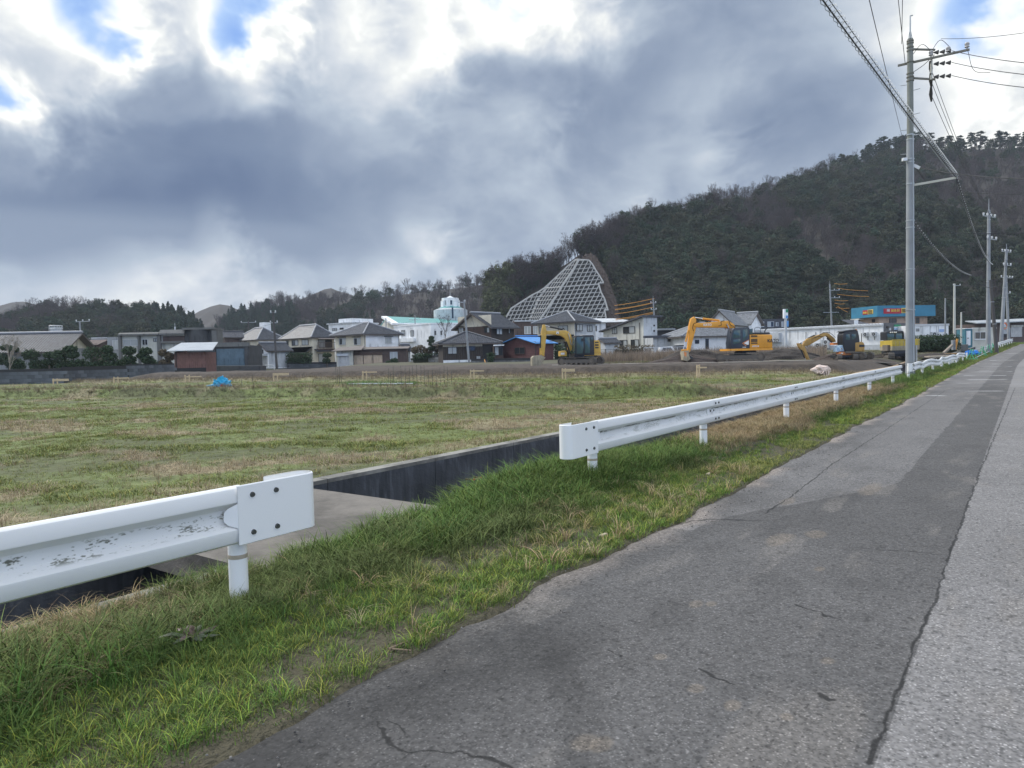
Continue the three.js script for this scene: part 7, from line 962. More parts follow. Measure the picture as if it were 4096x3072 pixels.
  b = roadside(4036, 112); const HD = hAt(4030, 1105, b); pole('farthest roadside utility pole with transformer arms near the crossing', b, HD, 0.22, 0.14, PM.con, { lx: -0.5, arms: [[0.98, 3.4, 0.2, 5], [0.75, 1.6, 0.2, 2]], bands: [0.9, 0.62], armTurn: -0.5 });
  for (let i = 0; i < 4; i++) wire('far roadside power wire between the poles near the crossing', bB.clone().add(V(0, HB * (0.95 - 0.1 * i), 0)), P(4010, 1005 + i * 40, 94), 0.4, 0.018, 'far roadside wires'); for (let i = 0; i < 4; i++) wire('wire leaving right from the far roadside poles', P(3960 + 10 * i, 870 + i * 55, 78), P(4400, 850 + i * 70, 78), 0.3, 0.016, 'wires crossing the road');
  const town = (label, K, x, yT, yB, D, r, m, o = {}) => { const p = P(...K(x, yB), D); p.y = Math.min(p.y, landY(p.x, p.z)); pole(label, p, P(...K(x, yT), D).y - p.y, r, r * 0.68, m, o); return p; };
  town('pale concrete pole behind the hedge beside the white cabins', K5, 1527, 85, 555, 150, 0.28, PM.paleArm, { arms: [[0.97, 1.6, 0.5, 2]], bands: [0.8, 0.78] }); town('slim grey pole in front of the white prefab cabins', K5, 1437, 228, 600, 105, 0.14, PM.con, {}); town('thin pale post beside the prefab site office door', K5, 1594, 365, 735, 88, 0.12, PM.paleArm, {});
  const sleeved = (label, p, list) => list.forEach(([xa, ya, xb, yb, D2, K], i) => { const A = P(...K(xa, ya), -p.z), B = P(...K(xb, yb), D2); solo('wire_cover', label, 'wire cover', [tube([A, A.clone().lerp(B, 0.5).add(V(0, -0.12, 0)), B], 0.055, 12, 6)], PM.orangePlastic, 'orange wire covers'); void i; });
  let q = town('grey pole beside the cream house carrying wires in orange covers', K4, 428, 108, 480, 148, 0.2, PM.con, { lx: -0.5, arms: [[0.92, 1.2, 0, 2], [0.8, 1.2, 0, 2]], tip: 0.6 }); sleeved('orange insulating cover on a wire left of the pole by the cream house', q, [[412, 108, 20, 178, 150, K4], [408, 150, 25, 222, 150, K4], [408, 146, 25, 216, 150, K4], [405, 192, 20, 262, 150, K4], [400, 243, 30, 312, 150, K4], [398, 256, 30, 320, 150, K4]]);
  q = town('grey pole with orange-covered wires above the white store roof', K5, 330, 88, 560, 165, 0.24, PM.con, { lx: -0.6, arms: [[0.9, 2.4, 1, 3], [0.78, 2.4, 1, 3], [0.55, 3.6, 0, 0]], tip: 0.8 }); sleeved('orange insulating cover on a wire right of the pole above the store', q, [[345, 84, 475, 86, 165, K5], [372, 130, 678, 156, 165, K5], [376, 190, 688, 212, 165, K5], [350, 246, 482, 252, 165, K5], [350, 278, 450, 283, 165, K5], [362, 320, 496, 326, 165, K5], [380, 308, 478, 365, 165, K5]]);
  town('slim dark pole in front of the timber house', K3, 562, 492, 1150, 96, 0.17, PM.con, { lx: -0.55, arms: [[0.97, 1.0, -0.3, 2]] }); town('dark pole standing in front of the small white storehouse', K2, 636, 234, 822, 105, 0.19, PM.dark, { lx: -0.3, arms: [[0.98, 0.9, 0, 2], [0.81, 1.2, 0, 2]] }); town('pole with twin transformers behind the clipped garden trees', K1, 797, 330, 600, 112, 0.17, PM.con, { arms: [[0.99, 2.8, 0.6, 3], [0.5, 2.4, 0, 2]], drum: true, armTurn: 0.3 }); town('short pole with a wide crossarm behind the hipped house', K2, 360, 330, 520, 150, 0.19, PM.dark, { arms: [[0.97, 3.2, 0, 3]] }); town('pole with several crossarms on the hall roofline', K3, 28, 640, 800, 155, 0.15, PM.con, { arms: [[0.9, 2.6, 0, 3], [0.7, 2.2, 0, 3]] }); town('pole carrying many fittings beside the white wing', K2, 1710, 300, 480, 158, 0.17, PM.con, { arms: [[0.9, 1.8, 0, 3], [0.75, 1.6, 0, 2]], drum: true });
  const lines = [[K4, 430, 108, 3400, 1140, 150], [K4, 430, 150, 3420, 1165, 150], [K4, 430, 188, 3600, 1178, 150]]; for (const [K, x, y, px, py, D] of lines) wire('long thin wire strung in front of the dark wooded hill', P(...K(x, y), D), P(px, py, 165), 1.2, 0.022, 'wires before the hill');
  for (const [x0, y0, x1, y1] of [[3330, 1134, 4090, 1120], [3334, 1160, 4090, 1176], [3334, 1188, 4060, 1200], [3334, 1212, 4060, 1222], [3330, 1285, 2990, 1300], [3330, 1225, 2990, 1270]]) wire('long thin wire strung in front of the dark wooded hill', P(x0, y0, 165), P(x1, y1, 165), 1.4, 0.024, 'wires before the hill');
  for (const [x0, y0, x1, y1, D] of [[1110, 1290, 1535, 1315, 110], [1110, 1292, 700, 1330, 112], [1700, 1262, 1878, 1258, 120], [1535, 1300, 1700, 1262, 150]]) wire('thin service wire strung between the poles of the town', P(x0, y0, D), P(x1, y1, D + 20), 0.6, 0.018, 'town wires');
}

// ---------- garden trees, hedges, reeds ----------
const hedgeM = foliageM([0.060, 0.095, 0.042]), hedgeDark = foliageM([0.042, 0.070, 0.035]), pineM = foliageM([0.06, 0.085, 0.05]), brownM = foliageM([0.12, 0.095, 0.06]);
function bush(name, label, cat, lobes, m, group, trunk = true) {      // clipped lobes [x, y, z, rx, ry] in world metres
  const c = lobes.reduce((a, l) => a.add(V(l[0], 0, l[2])), V(0, 0, 0)).divideScalar(lobes.length), gy = landY(c.x, c.z), R = rngOf(Math.round(c.x * 97 + 500)), o = thing(name, label, cat, V(c.x, gy, c.z), 0, group), cl = [];
  for (const [x, y, z, rx, ry] of lobes) { const n = 26; for (let i = 0; i < n; i++) { const u = 1 - 2 * (i + 0.5) / n, a = i * 2.4, q = Math.sqrt(1 - u * u); cl.push([x - c.x + Math.cos(a) * q * rx * 0.72, y - gy + u * ry * 0.72, z - c.z + Math.sin(a) * q * rx * 0.72, Math.min(rx, ry) * 0.42, 0.9]); } cl.push([x - c.x, y - gy, z - c.z, Math.min(rx, ry) * 0.7]); }
  mesh('crown', [leafBag(R, cl, 30, 0.10)], m, o); if (trunk) mesh('trunk', [rod(V(0, -0.3, 0), V(0.05, Math.max(0.6, lobes[0][1] - gy), 0), 0.09, 0.06, 7), ...lobes.slice(1).map((l) => rod(V(0, (l[1] - gy) * 0.4, 0), V(l[0] - c.x, l[1] - gy, l[2] - c.z), 0.05, 0.03, 5))], woodM, o); return o;
}
{
  const lobe = (K, D) => ([x, y0, y1, w]) => { const t = P(...K(x, y0), D), b = P(...K(x, y1), D), k = D * 0.40687 / F; return [t.x, (t.y + b.y) / 2, t.z, w * k / 2, (t.y - b.y) / 2]; }, L1 = lobe(K1, 78);
  const spec = [['round clipped shrub with a low second lobe beside the pale bare tree', [[300, 605, 720, 170], [345, 700, 830, 120]]], ['pruned layered pine in the garden row behind the block wall', [[485, 628, 700, 130], [470, 700, 760, 110]]], ['broad dome-clipped shrub under the tiled roof edge', [[585, 602, 740, 155], [600, 735, 800, 130]]], ['clipped shrub with layered tufts in front of the transformer pole', [[690, 566, 640, 150], [715, 625, 700, 130], [745, 700, 815, 150]]], ['largest dome-clipped tree with a wide skirt lobe', [[905, 572, 722, 200], [925, 720, 805, 170]]], ['tall clipped tree of stacked domes right of the largest dome', [[1050, 566, 650, 125], [1075, 625, 730, 150], [1100, 715, 795, 180]]], ['three-tiered clipped tree before the concrete building', [[1265, 576, 668, 150], [1270, 660, 752, 150], [1250, 745, 792, 75], [1325, 740, 792, 75]]], ['two-tiered clipped tree beside the tin shed', [[1430, 586, 668, 140], [1445, 662, 750, 130], [1385, 640, 700, 90], [1445, 748, 795, 90]]]];
  for (const [lb, ls] of spec) bush('clipped_tree', lb, 'tree', ls.map(L1), hedgeDark, 'clipped garden trees'); bush('clipped_tree', 'brownish layered pine in front of the tin shed side', 'tree', [[1610, 605, 680, 110], [1670, 640, 720, 110], [1625, 700, 780, 130]].map(L1), brownM, 'clipped garden trees');
  for (const [x, w] of [[180, 130], [420, 120], [540, 140], [660, 140], [800, 150], [990, 110], [1180, 120], [1500, 110]]) bush('garden_shrub', 'low dark shrub filling the row behind the block wall', 'shrub', [[x, 700, 830, w]].map(lobe(K1, 80)), hedgeDark, 'low shrubs behind the block wall');
  bush('garden_pine', 'dark layered pine at the garden edge left of the bare tree', 'tree', [[60, 560, 620, 130], [130, 580, 640, 110], [20, 640, 760, 150], [120, 680, 800, 150]].map(lobe(K1, 80)), pineM, 'clipped garden trees');
  { const p = P(...K1(98, 845), 76); treeThing('bare', 1, V(p.x, p.y - 0.4, p.z), 4.3, 'pale leafless garden tree behind the near end of the block wall', undefined, 'bare_tree').children.forEach((c) => { c.material = c.name === 'trunk' ? mat([0.30, 0.27, 0.23], 0.9) : foliageM([0.22, 0.2, 0.17]); }); }
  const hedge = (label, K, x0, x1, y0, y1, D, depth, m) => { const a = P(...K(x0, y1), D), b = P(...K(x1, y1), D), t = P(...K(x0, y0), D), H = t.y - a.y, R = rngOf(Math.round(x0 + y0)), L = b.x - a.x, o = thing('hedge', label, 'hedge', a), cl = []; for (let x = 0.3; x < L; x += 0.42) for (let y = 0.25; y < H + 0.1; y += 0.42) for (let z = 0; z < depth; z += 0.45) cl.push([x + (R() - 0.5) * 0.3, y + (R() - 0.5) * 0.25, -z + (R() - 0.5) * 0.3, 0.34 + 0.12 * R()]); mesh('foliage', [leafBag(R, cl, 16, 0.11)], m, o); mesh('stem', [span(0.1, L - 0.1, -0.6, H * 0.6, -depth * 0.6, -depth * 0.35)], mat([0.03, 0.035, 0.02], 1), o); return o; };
  hedge('box-cut dark hedge beside the small white storehouse', K2, 725, 958, 658, 752, 112, 1.2, hedgeDark); hedge('low garden hedge on the pale block wall', K2, 1962, 2212, 655, 712, 107, 1.0, hedgeDark); hedge('low garden hedge on the pale block wall, before the timber house', K3, 5, 258, 1020, 1078, 105, 1.0, hedgeDark); hedge('square green hedge behind the mustard excavator arm', K3, 1392, 1592, 950, 1055, 99, 1.0, hedgeM); hedge('long dark hedge below the white prefab cabins', K5, 1150, 1600, 590, 745, 82, 2.2, hedgeDark); hedge('climbing plants on the black mesh fence by the cream house', K4, 20, 390, 585, 660, 103, 0.6, brownM); hedge('dark hedge seen through the porch gap beside the glazed porch', K3, 735, 800, 1010, 1110, 95, 0.5, hedgeDark); hedge('small hedge behind the garage beside the storehouse', K2, 362, 436, 690, 775, 112, 1.0, hedgeDark);
  bush('garden_shrub', 'tall pruned shrub in front of the balcony house', 'shrub', [[1125, 640, 690, 105], [1120, 690, 745, 90]].map(lobe(K2, 112)), hedgeDark); bush('garden_shrub', 'small round bush against the brown garage wall', 'shrub', [[1785, 690, 770, 90]].map(lobe(K2, 110)), hedgeDark); bush('garden_shrub', 'low bush at the corner of the brown garage', 'shrub', [[1725, 720, 770, 50]].map(lobe(K2, 110)), hedgeDark);
  bush('garden_pine', 'slender layered pine beside the white wing', 'tree', [[186, 845, 880, 60], [180, 875, 910, 90], [195, 905, 945, 100], [185, 945, 985, 80]].map(lobe(K3, 106)), pineM); for (const [x, y0, y1, w] of [[75, 930, 1020, 130], [150, 960, 1030, 120], [235, 920, 1010, 110], [20, 950, 1020, 70]]) bush('garden_shrub', 'loose olive shrub in the garden below the white wing', 'shrub', [[x, y0, y1, w]].map(lobe(K3, 107)), brownM, 'shrubs below the white wing'); bush('garden_shrub', 'small potted shrub by the timber house door', 'shrub', [[768, 1010, 1040, 50], [768, 1040, 1110, 60]].map(lobe(K3, 94)), hedgeDark);
  { const p = P(...K3(320, 905), 118); treeThing('bare', 2, p, 4.5, 'rounded leafless tree in front of the pale blue wing wall', undefined, 'bare_tree'); }
  // reeds and rough grass beyond the machines
  const R = rngOf(9), reeds = [], tall = [1, 2].map((i) => blades(10, { spread: 0.25, h0: 0.5, h1: 1.25, l0: 0.05, l1: 0.35, w: 0.03, k: 2, droop: 0.1 }, 60 + i));
  for (let i = 0; i < 5200; i++) { const px = lerp(2380, 3300, R()), D = lerp(78, 104, R()), p = atD(px, D), k = sstep(0.35, 0.6, fbm2(p.x * 0.12, p.z * 0.2, 3, 5)); if (R() > k + 0.25) continue; const c = 0.8 + 0.4 * R(); reeds.push([p.x, p.y - 0.05, p.z, 0.6 + 0.7 * R(), 0.25 * c, 0.195 * c, 0.145 * c]); } scatter('dry_reeds', tall, reeds);
  const rough = []; for (let i = 0; i < 9000; i++) { const px = lerp(2300, 3900, R()), D = lerp(66, 110, R()), p = atD(px, D), [, t] = ST(p.x, p.z); if (t < 8) continue; const g = R() < 0.5, c = 0.8 + 0.4 * R(); rough.push([p.x, p.y - 0.02, p.z, 1.8, ...(g ? [0.10 * c, 0.125 * c, 0.045 * c] : [0.2 * c, 0.165 * c, 0.11 * c])]); } scatter('rough_grass', fieldG, rough);
}
// ---------- building site ----------
{
  const soil = mat([0.055, 0.046, 0.04], 0.95, { tex: 'grain', size: 0.8, bump: 'bumps', bs: 1, bh: 0.08 }), gravel = mat([0.095, 0.075, 0.067], 0.95, { tex: 'grain', size: 0.4, bump: 'bumps', bs: 0.5, bh: 0.06 }), timber = mat([0.56, 0.43, 0.28], 0.8, { tex: 'grain', size: 0.5 }), plate = mat([0.34, 0.31, 0.27], 0.75, { tex: 'grain', size: 1.5 });
  const heap = (label, x, y, D, rx, rz, h, m, seed) => { const p = P(x, y, D); p.y = landY(p.x, p.z) - 0.05; const g = quadSheet(46, 26, (u, v) => { const a = u * 2 * Math.PI, r = v, n = fbm2(Math.cos(a) * 2 + seed, Math.sin(a) * 2 + r * 3, 4, seed), e = 1 + 0.5 * (n - 0.5), top = (1 - r) ** 0.8 * h * (0.6 + 0.9 * fbm2(Math.cos(a) * r * 2.4 + 7, Math.sin(a) * r * 2.4, 4, seed + 3)) + 0.1 * (fbm2(Math.cos(a) * r * 9, Math.sin(a) * r * 9, 3, seed) - 0.5) * (1 - r); return V(Math.cos(a) * r * rx * e, top, Math.sin(a) * r * rz * e); }); const o = solo('spoil_heap', label, 'soil heap', [g], m, undefined); o.position.copy(p); return o; };
  heap('long dark spoil heap just behind the large excavator tracks', ...K4(800, 715), 66.5, 4.2, 1.6, 1.15, soil, 3); heap('brown gravel heap below the large excavator bucket', ...K4(700, 735), 60.5, 3.4, 1.0, 0.75, gravel, 9); heap('dark wet spoil heap right of the large excavator', ...K4(1630, 715), 68, 4.6, 2, 1.25, soil, 15); heap('small rubble heap beside the hanging bulk bag', ...K5(350, 862), 60.5, 2.0, 0.9, 0.6, gravel, 21); heap('low soil heap by the crawler dumper', ...K5(860, 800), 64, 2.2, 1, 0.4, soil, 27); heap('low soil heap between the concrete pole and the bent guardrail', ...K5(1330, 800), 70, 4, 1.4, 0.5, soil, 33);
  for (const [x0, y0, x1, D, lb] of [[2445, 1459, 2650, 59, 'left of the large excavator'], [2660, 1455, 2860, 58.3, 'before the gravel heap'], [2880, 1450, 3080, 57, 'before the large excavator tracks'], [3090, 1448, 3240, 56.5, 'before the dark spoil heap'], [3370, 1447, 3640, 54, 'before the crawler dumper'], [2210, 1467, 2430, 62, 'under the mustard excavator']]) { const a = P(x0, y0, D), b = P(x1, y0 - (x1 - x0) * 0.0227, D); a.y = landY(a.x, a.z) + 0.06; b.y = landY(b.x, b.z) + 0.06; solo('steel_plate', 'pale steel road plate laid on the bank ' + lb, 'steel plate', [bar(a, b, 1.5, 0.035)], plate, 'steel road plates'); }
  // batter boards
  const boards = (K, x0, x1, yT, yB, rails, lb) => { const [bx, by] = K(x0, yB), p = on(bx, by), D = -p.z, k = D * 0.40687 / F, o = thing('batter_board', lb, 'survey stake', p), X = (x) => (x - x0) * k, Y = (y) => (yB - y) * k, w = 0.075; for (const x of [x0, x0 + (x1 - x0) * 0.27]) mesh('stake', [box(w, Y(yT) + 0.3, w, X(x), Y(yT) / 2 - 0.15, 0)], timber, o); for (const y of rails) mesh('board', [box(X(x1) + 0.1, 0.085, 0.03, X(x1) / 2 + 0.02, Y(y), 0.055)], timber, o); return o; };
  boards(K1, 290, 445, 912, 950, [918], 'low pale batter board in front of the dark block wall'); boards(K1, 525, 675, 896, 958, [905, 917], 'batter board with two rails in front of the dark block wall'); boards(K1, 1122, 1266, 878, 945, [892], 'single-rail batter board below the clipped tiered tree'); boards(K1, 1822, 1975, 858, 935, [876], 'single-rail batter board below the tin shed'); boards(K2, 602, 746, 845, 925, [848, 860], 'double-rail batter board near the dark pole and storehouse'); boards(K2, 1480, 1610, 818, 910, [830], 'single-rail batter board below the brown garage'); boards(K3, 572, 695, 1165, 1266, [1177], 'batter board below the slim dark pole'); boards(K3, 1475, 1586, 1143, 1256, [1155, 1168], 'double-rail batter board below the mustard excavator'); boards(K4, 832, 914, 742, 868, [770], 'batter board in front of the gravel heap');
  solo('plank', 'loose plank leaning on the bank near the slim dark pole', 'plank', [bar(P(...K3(712, 1232), 50.5), P(...K3(786, 1176), 51.5), 0.12, 0.04)], timber, 'leaning planks'); solo('plank', 'grey plank leaning upright on the bank beside the pale one', 'plank', [bar(P(...K3(765, 1230), 50.5), P(...K3(815, 1150), 51.5), 0.12, 0.04)], mat([0.24, 0.2, 0.17], 0.9), 'leaning planks');
  // heap of blue sheet in the field
  const sheetHeap = (name, label, p, s, m, seed) => { const g = new THREE.IcosahedronGeometry(1, 5), a = g.attributes.position; for (let i = 0; i < a.count; i++) { const v = V(a.getX(i), a.getY(i), a.getZ(i)), n = fbm3(v.x * 2.2 + seed, v.y * 2.2, v.z * 2.2, 4), f = Math.abs(fbm3(v.x * 3.4 + seed, v.y * 3.4 + 5, v.z * 3.4, 4) - 0.5) * 2, q = 0.35 + 0.75 * n + 0.9 * f; a.setXYZ(i, v.x * q * s[0], Math.max(-0.05, v.y * q + 0.25) * s[1], v.z * q * s[2]); } g.computeVertexNormals(); const o = thing(name, label, 'tarpaulin', p); mesh('sheet', [g], m, o); return o; };
  const blue = mat([0.02, 0.36, 0.62], 0.45, { tex: 'grain', size: 0.6 }); { const p = on(...K2(88, 975)), o = sheetHeap('blue_tarp', 'heap of crumpled bright blue tarpaulin lying in the field', p, [0.5, 0.5, 0.4], blue, 3); mesh('sheet_tail', [tube([V(-0.2, 0.2, 0.1), V(-0.5, 0.09, 0.2), V(-0.8, 0.04, 0.2)], 0.08, 16, 7)], blue, o); mesh('red_cloth', [new THREE.SphereGeometry(0.09, 10, 8).scale(1.2, 0.7, 1).translate(0.15, 0.08, 0.3)], mat([0.5, 0.05, 0.06], 0.7), o); mesh('pole', [bar(V(0.2, 0.15, 0), V(0.6, 0.5, -0.2), 0.04, 0.04), bar(V(0.3, 0.05, 0.3), V(0.9, 0.2, 0.2), 0.04, 0.03)], timber, o); }
  sheetHeap('blue_sheet', 'blue plastic sheet bundled by the green barricades', RD(sAt(3895, 1430, 4.3, 0.2), 4.4, 0), [0.7, 0.5, 0.5], mat([0.02, 0.2, 0.62], 0.45), 9);
  const bagM = mat([0.66, 0.66, 0.64], 0.8, { tex: 'grain', size: 0.5 }); for (let i = 0; i < 6; i++) { const p = RD(sAt(3745 + i * 17, 1465, 4.35, 0.2), 4.42 + 0.15 * (i % 2), 0.02), o = sheetHeap('sandbag', 'white sandbag lying behind the bent guardrail', p, [0.5, 0.4, 0.32], bagM, 20 + i * 3); o.userData.category = 'sandbag'; o.userData.group = 'white sandbags'; o.rotation.y = i; }
  // bean poles and mulch in the vegetable row
  const thinM = mat([0.05, 0.06, 0.05], 0.7); for (const [K, x, yT, yB] of [[K2, 1215, 780, 955], [K2, 1232, 800, 955], [K2, 1250, 770, 950], [K2, 1268, 800, 950], [K2, 1735, 795, 955], [K2, 1752, 830, 955], [K2, 1780, 770, 945], [K2, 290, 895, 985], [K2, 395, 860, 935]]) { const p = on(...K(x, yB)), t = P(...K(x - 4, yT), -p.z); solo('plant_stake', 'thin dark plant stake standing in the far vegetable plot', 'stake', [rod(p, t, 0.014, 0.01, 5)], thinM, 'vegetable plot stakes'); }
  for (let i = 0; i < 14; i++) { const p = on(...K2(1860 + i * 38, 965)), h = 0.75 + 0.4 * h3(i, 2, 3); solo('plant_stake', 'thin dark plant stake standing in the far vegetable plot', 'stake', [rod(p, p.clone().add(V(0.02 * (i % 3 - 1), h, 0)), 0.012, 0.008, 5)], thinM, 'vegetable plot stakes'); }
  const mulch = mat([0.72, 0.74, 0.76], 0.5); for (let i = 0; i < 8; i++) { const a = on(...K2(1340 + i * 80, 962)), b = on(...K2(1340 + i * 80 + 66, 961)); a.y += 0.1; b.y += 0.1; solo('mulch_sheet', 'strip of white mulch film between the vegetable rows', 'mulch film', [bar(a, b, 0.12, 0.05)], mulch, 'mulch strips'); }
  { const Rv = rngOf(31), vg = []; for (let i = 0; i < 240; i++) { const p = on(...K2(lerp(1300, 2000, Rv()), lerp(935, 965, Rv()))); vg.push([p.x, p.y, p.z, 1.6 + Rv(), 0.10, 0.19, 0.06]); } scatter('vegetable_leaves', fieldG, vg); }
  // guy-wire guard, barrier, white sign by the left wall
  solo('guy_guard', 'orange guard tube on the guy wire below the timber house', 'guy guard', [rod(P(...K3(725, 1145), 93), P(...K3(708, 1078), 94), 0.06)], PM.orangePlastic); wire('guy wire from the slim dark pole to the orange guard', P(...K3(545, 545), 96), P(...K3(709, 1080), 94), 0, 0.016, undefined);
  { const a = P(...K2(515, 812), 103), k = 103 * 0.40687 / F, o = thing('pipe_barrier', 'white hooped pipe barrier beside the dark pole', 'barrier', a); mesh('hoop', [tube([V(0, -0.3, 0), V(0, 42 * k, 0), V(6 * k, 46 * k, 0), V(84 * k, 46 * k, 0), V(90 * k, 42 * k, 0), V(90 * k, -0.3, 0)], 0.06, 40, 7), rod(V(0, 22 * k, 0), V(90 * k, 22 * k, 0), 0.05)], PM.white, o); }
  { const p = on(...K1(30, 955)), k = -p.z * 0.40687 / F, o = thing('white_gate', 'white framed panel standing at the near end of the dark block wall', 'gate', p); mesh('frame', [box(70 * k, 0.08, 0.06, 0, 90 * k, 0), box(70 * k, 0.08, 0.06, 0, 45 * k, 0), box(0.09, 92 * k, 0.06, 27 * k, 45 * k, 0), box(0.09, 92 * k, 0.06, -35 * k, 45 * k, 0)], PM.white, o); mesh('panel', [box(60 * k, 80 * k, 0.03, -3 * k, 46 * k, -0.01)], mat([0.5, 0.55, 0.6], 0.5), o); }
  // black mesh fence and cars by the cream house
  { const a = P(...K4(-180, 690), 100), b = P(...K4(310, 690), 100), L = a.distanceTo(b), o = thing('mesh_fence', 'black mesh fence with white caps in front of the cream house', 'fence', a, Math.atan2(-(b.z - a.z), b.x - a.x)), H = P(...K4(0, 600), 100).y - a.y; for (let x = 0; x <= L; x += 1.6) { const q = mesh('fence_post', [cyl(0.05, 0.05, H, x, 0, 0, 8)], MT.dark, o); mesh('post_cap', [cyl(0.07, 0.07, 0.12, x, H, 0, 8)], PM.white, q); } for (let x = 0; x < L - 1; x += 1.6) { const g = []; for (let i = 1; i < 9; i++) g.push(box(0.02, H * 0.9, 0.02, x + i * 0.178, H * 0.5, 0)); for (let j = 0; j < 3; j++) g.push(box(1.55, 0.03, 0.025, x + 0.8, H * (0.1 + 0.4 * j), 0)); mesh('mesh_panel', g, MT.dark, o).userData.kind = 'stuff'; } }
  { const a = P(...K4(310, 675), 96), b = P(...K4(890, 655), 96), o = thing('white_fence', 'low white pipe fence along the car park', 'fence', a, Math.atan2(-(b.z - a.z), b.x - a.x)), L = a.distanceTo(b), H = 1.15; for (let x = 0; x <= L; x += 1.5) mesh('fence_post', [box(0.05, H, 0.05, x, H / 2, 0)], PM.white, o); for (const y of [0.1, H]) mesh('fence_rail', [box(L, 0.05, 0.05, L / 2, y, 0)], PM.white, o); const g = []; for (let x = 0.12; x < L; x += 0.16) g.push(box(0.018, H - 0.1, 0.018, x, H / 2, 0)); mesh('fence_bar', g, PM.white, o).userData.kind = 'stuff'; }
  const car = (label, K, x0, x1, yT, yB, D, body, outline) => { const p = P(...K(x0, yB), D), k = D * 0.40687 / F, W = (x1 - x0) * k, H = (yB - yT) * k, o = thing('parked_car', label, 'car', p); mesh('body', [toCreasedNormals(prism(outline.map(([a, b]) => [a * W, b * H]), 1.6, 0.08), 0.6).translate(0, 0, -0.8)], body, o); mesh('side_window', [prism([[0.12, 0.55], [0.18, 0.88], [0.62, 0.9], [0.72, 0.58]].map(([a, b]) => [a * W, b * H]), 0.02).translate(0, 0, 0.02)], MT.glass, o); for (const a of [0.18, 0.8]) mesh('wheel', [new THREE.CylinderGeometry(0.3, 0.3, 0.2, 16).rotateX(Math.PI / 2).translate(a * W, 0.3, -0.05)], MX.black, o); return o; };
  car('white boxy van parked behind the low white fence', K4, 465, 640, 582, 672, 102, PM.white, [[0, 0.2], [0, 0.6], [0.05, 0.95], [0.7, 1], [0.86, 0.6], [1, 0.52], [1, 0.2]]); car('dark hatchback parked beside the white bungalow', K4, 610, 740, 565, 660, 104, MX.black, [[0, 0.2], [0.02, 0.6], [0.14, 0.98], [0.7, 1], [0.92, 0.6], [1, 0.5], [1, 0.2]]);
  // works by the roadside: barricades, cross pipe, posts, mirror
  const green = mat([0.06, 0.38, 0.20], 0.5), pipeM = mat([0.55, 0.56, 0.56], 0.4, { metal: 0.3 }); const ss = [3868, 3912, 3938, 3958]; ss.forEach((px, i) => { const s = sAt(px, 1430, 3.9, 0.4), a = RD(s, 3.55, 0), o = thing('pipe_barricade', ['green pipe barricade leaning beside the lone white post', 'tall green pipe barricade holding the cross pipe', 'green pipe barricade behind the cross pipe', 'farthest green pipe barricade against the guardrail'][i], 'barricade', a, 0.6 + 0.2 * i), leg = (z, l) => tube([V(-0.32, 0, z), V(-0.22, 0.6, l), V(-0.12, 0.86, l), V(0, 0.92, l), V(0.12, 0.86, l), V(0.22, 0.6, l), V(0.32, 0, z)], 0.028, 30, 7); mesh('front_hoop', [leg(0.35, 0.08)], green, o); mesh('rear_hoop', [leg(-0.35, -0.08)], green, o); mesh('foot_bar', [rod(V(-0.32, 0.1, -0.33), V(-0.32, 0.1, 0.33), 0.022), rod(V(0.32, 0.1, -0.33), V(0.32, 0.1, 0.33), 0.022)], green, o); });
  solo('cross_pipe', 'silver scaffold pipe resting between the green barricades', 'pipe', [rod(RD(sAt(3872, 1400, 3.9, 0.9), 3.6, 0.78), RD(sAt(3938, 1395, 3.9, 0.9), 3.6, 0.86), 0.03)], pipeM, 'scaffold pipes'); solo('cross_pipe', 'white scaffold pipe lying low between the green barricades', 'pipe', [rod(RD(sAt(3880, 1440, 3.9, 0.2), 3.5, 0.1), RD(sAt(3938, 1428, 3.9, 0.3), 3.5, 0.25), 0.03)], PM.white, 'scaffold pipes');
  solo('orange_post', 'slanted orange plastic post in front of the long dark hedge', 'post', [rod(P(...K5(1535, 735), 78), P(...K5(1557, 628), 78), 0.12)], PM.orangePlastic); solo('grey_post', 'short grey square post in front of the long dark hedge', 'post', [bar(P(...K5(1520, 735), 78), P(...K5(1515, 640), 78), 0.3, 0.3)], PM.con); solo('leaning_timber', 'weathered timber leaning in front of the dark hedge', 'timber', [bar(P(...K5(1420, 770), 76), P(...K5(1508, 688), 77), 0.22, 0.22)], mat([0.26, 0.22, 0.18], 0.9)); solo('concrete_sump', 'tilted grey concrete box beside the site office', 'concrete box', [bar(P(...K5(1590, 740), 84), P(...K5(1588, 685), 84), 1.4, 0.9)], MT.concrete); solo('timber_stack', 'orange-brown timbers laid on the ground beyond the bent guardrail', 'timber', [bar(P(...K5(1315, 783), 70), P(...K5(1600, 772), 72), 0.5, 0.15)], mat([0.38, 0.22, 0.09], 0.8), 'ground timbers'); solo('timber_stack', 'pale timbers laid on the ground beyond the bent guardrail', 'timber', [bar(P(...K5(1260, 803), 66), P(...K5(1500, 793), 68), 0.5, 0.12)], mat([0.5, 0.42, 0.32], 0.8), 'ground timbers'); solo('hose_line', 'pale hose lying along the field edge behind the long guardrail', 'hose', [tube([on(...K5(470, 935)), on(...K5(600, 915)), on(...K5(760, 885)), on(...K5(900, 872)), on(...K5(1040, 868))].map((p) => p.add(V(0, 0.08, 0))), 0.06, 30, 6)], mat([0.5, 0.36, 0.22], 0.8));
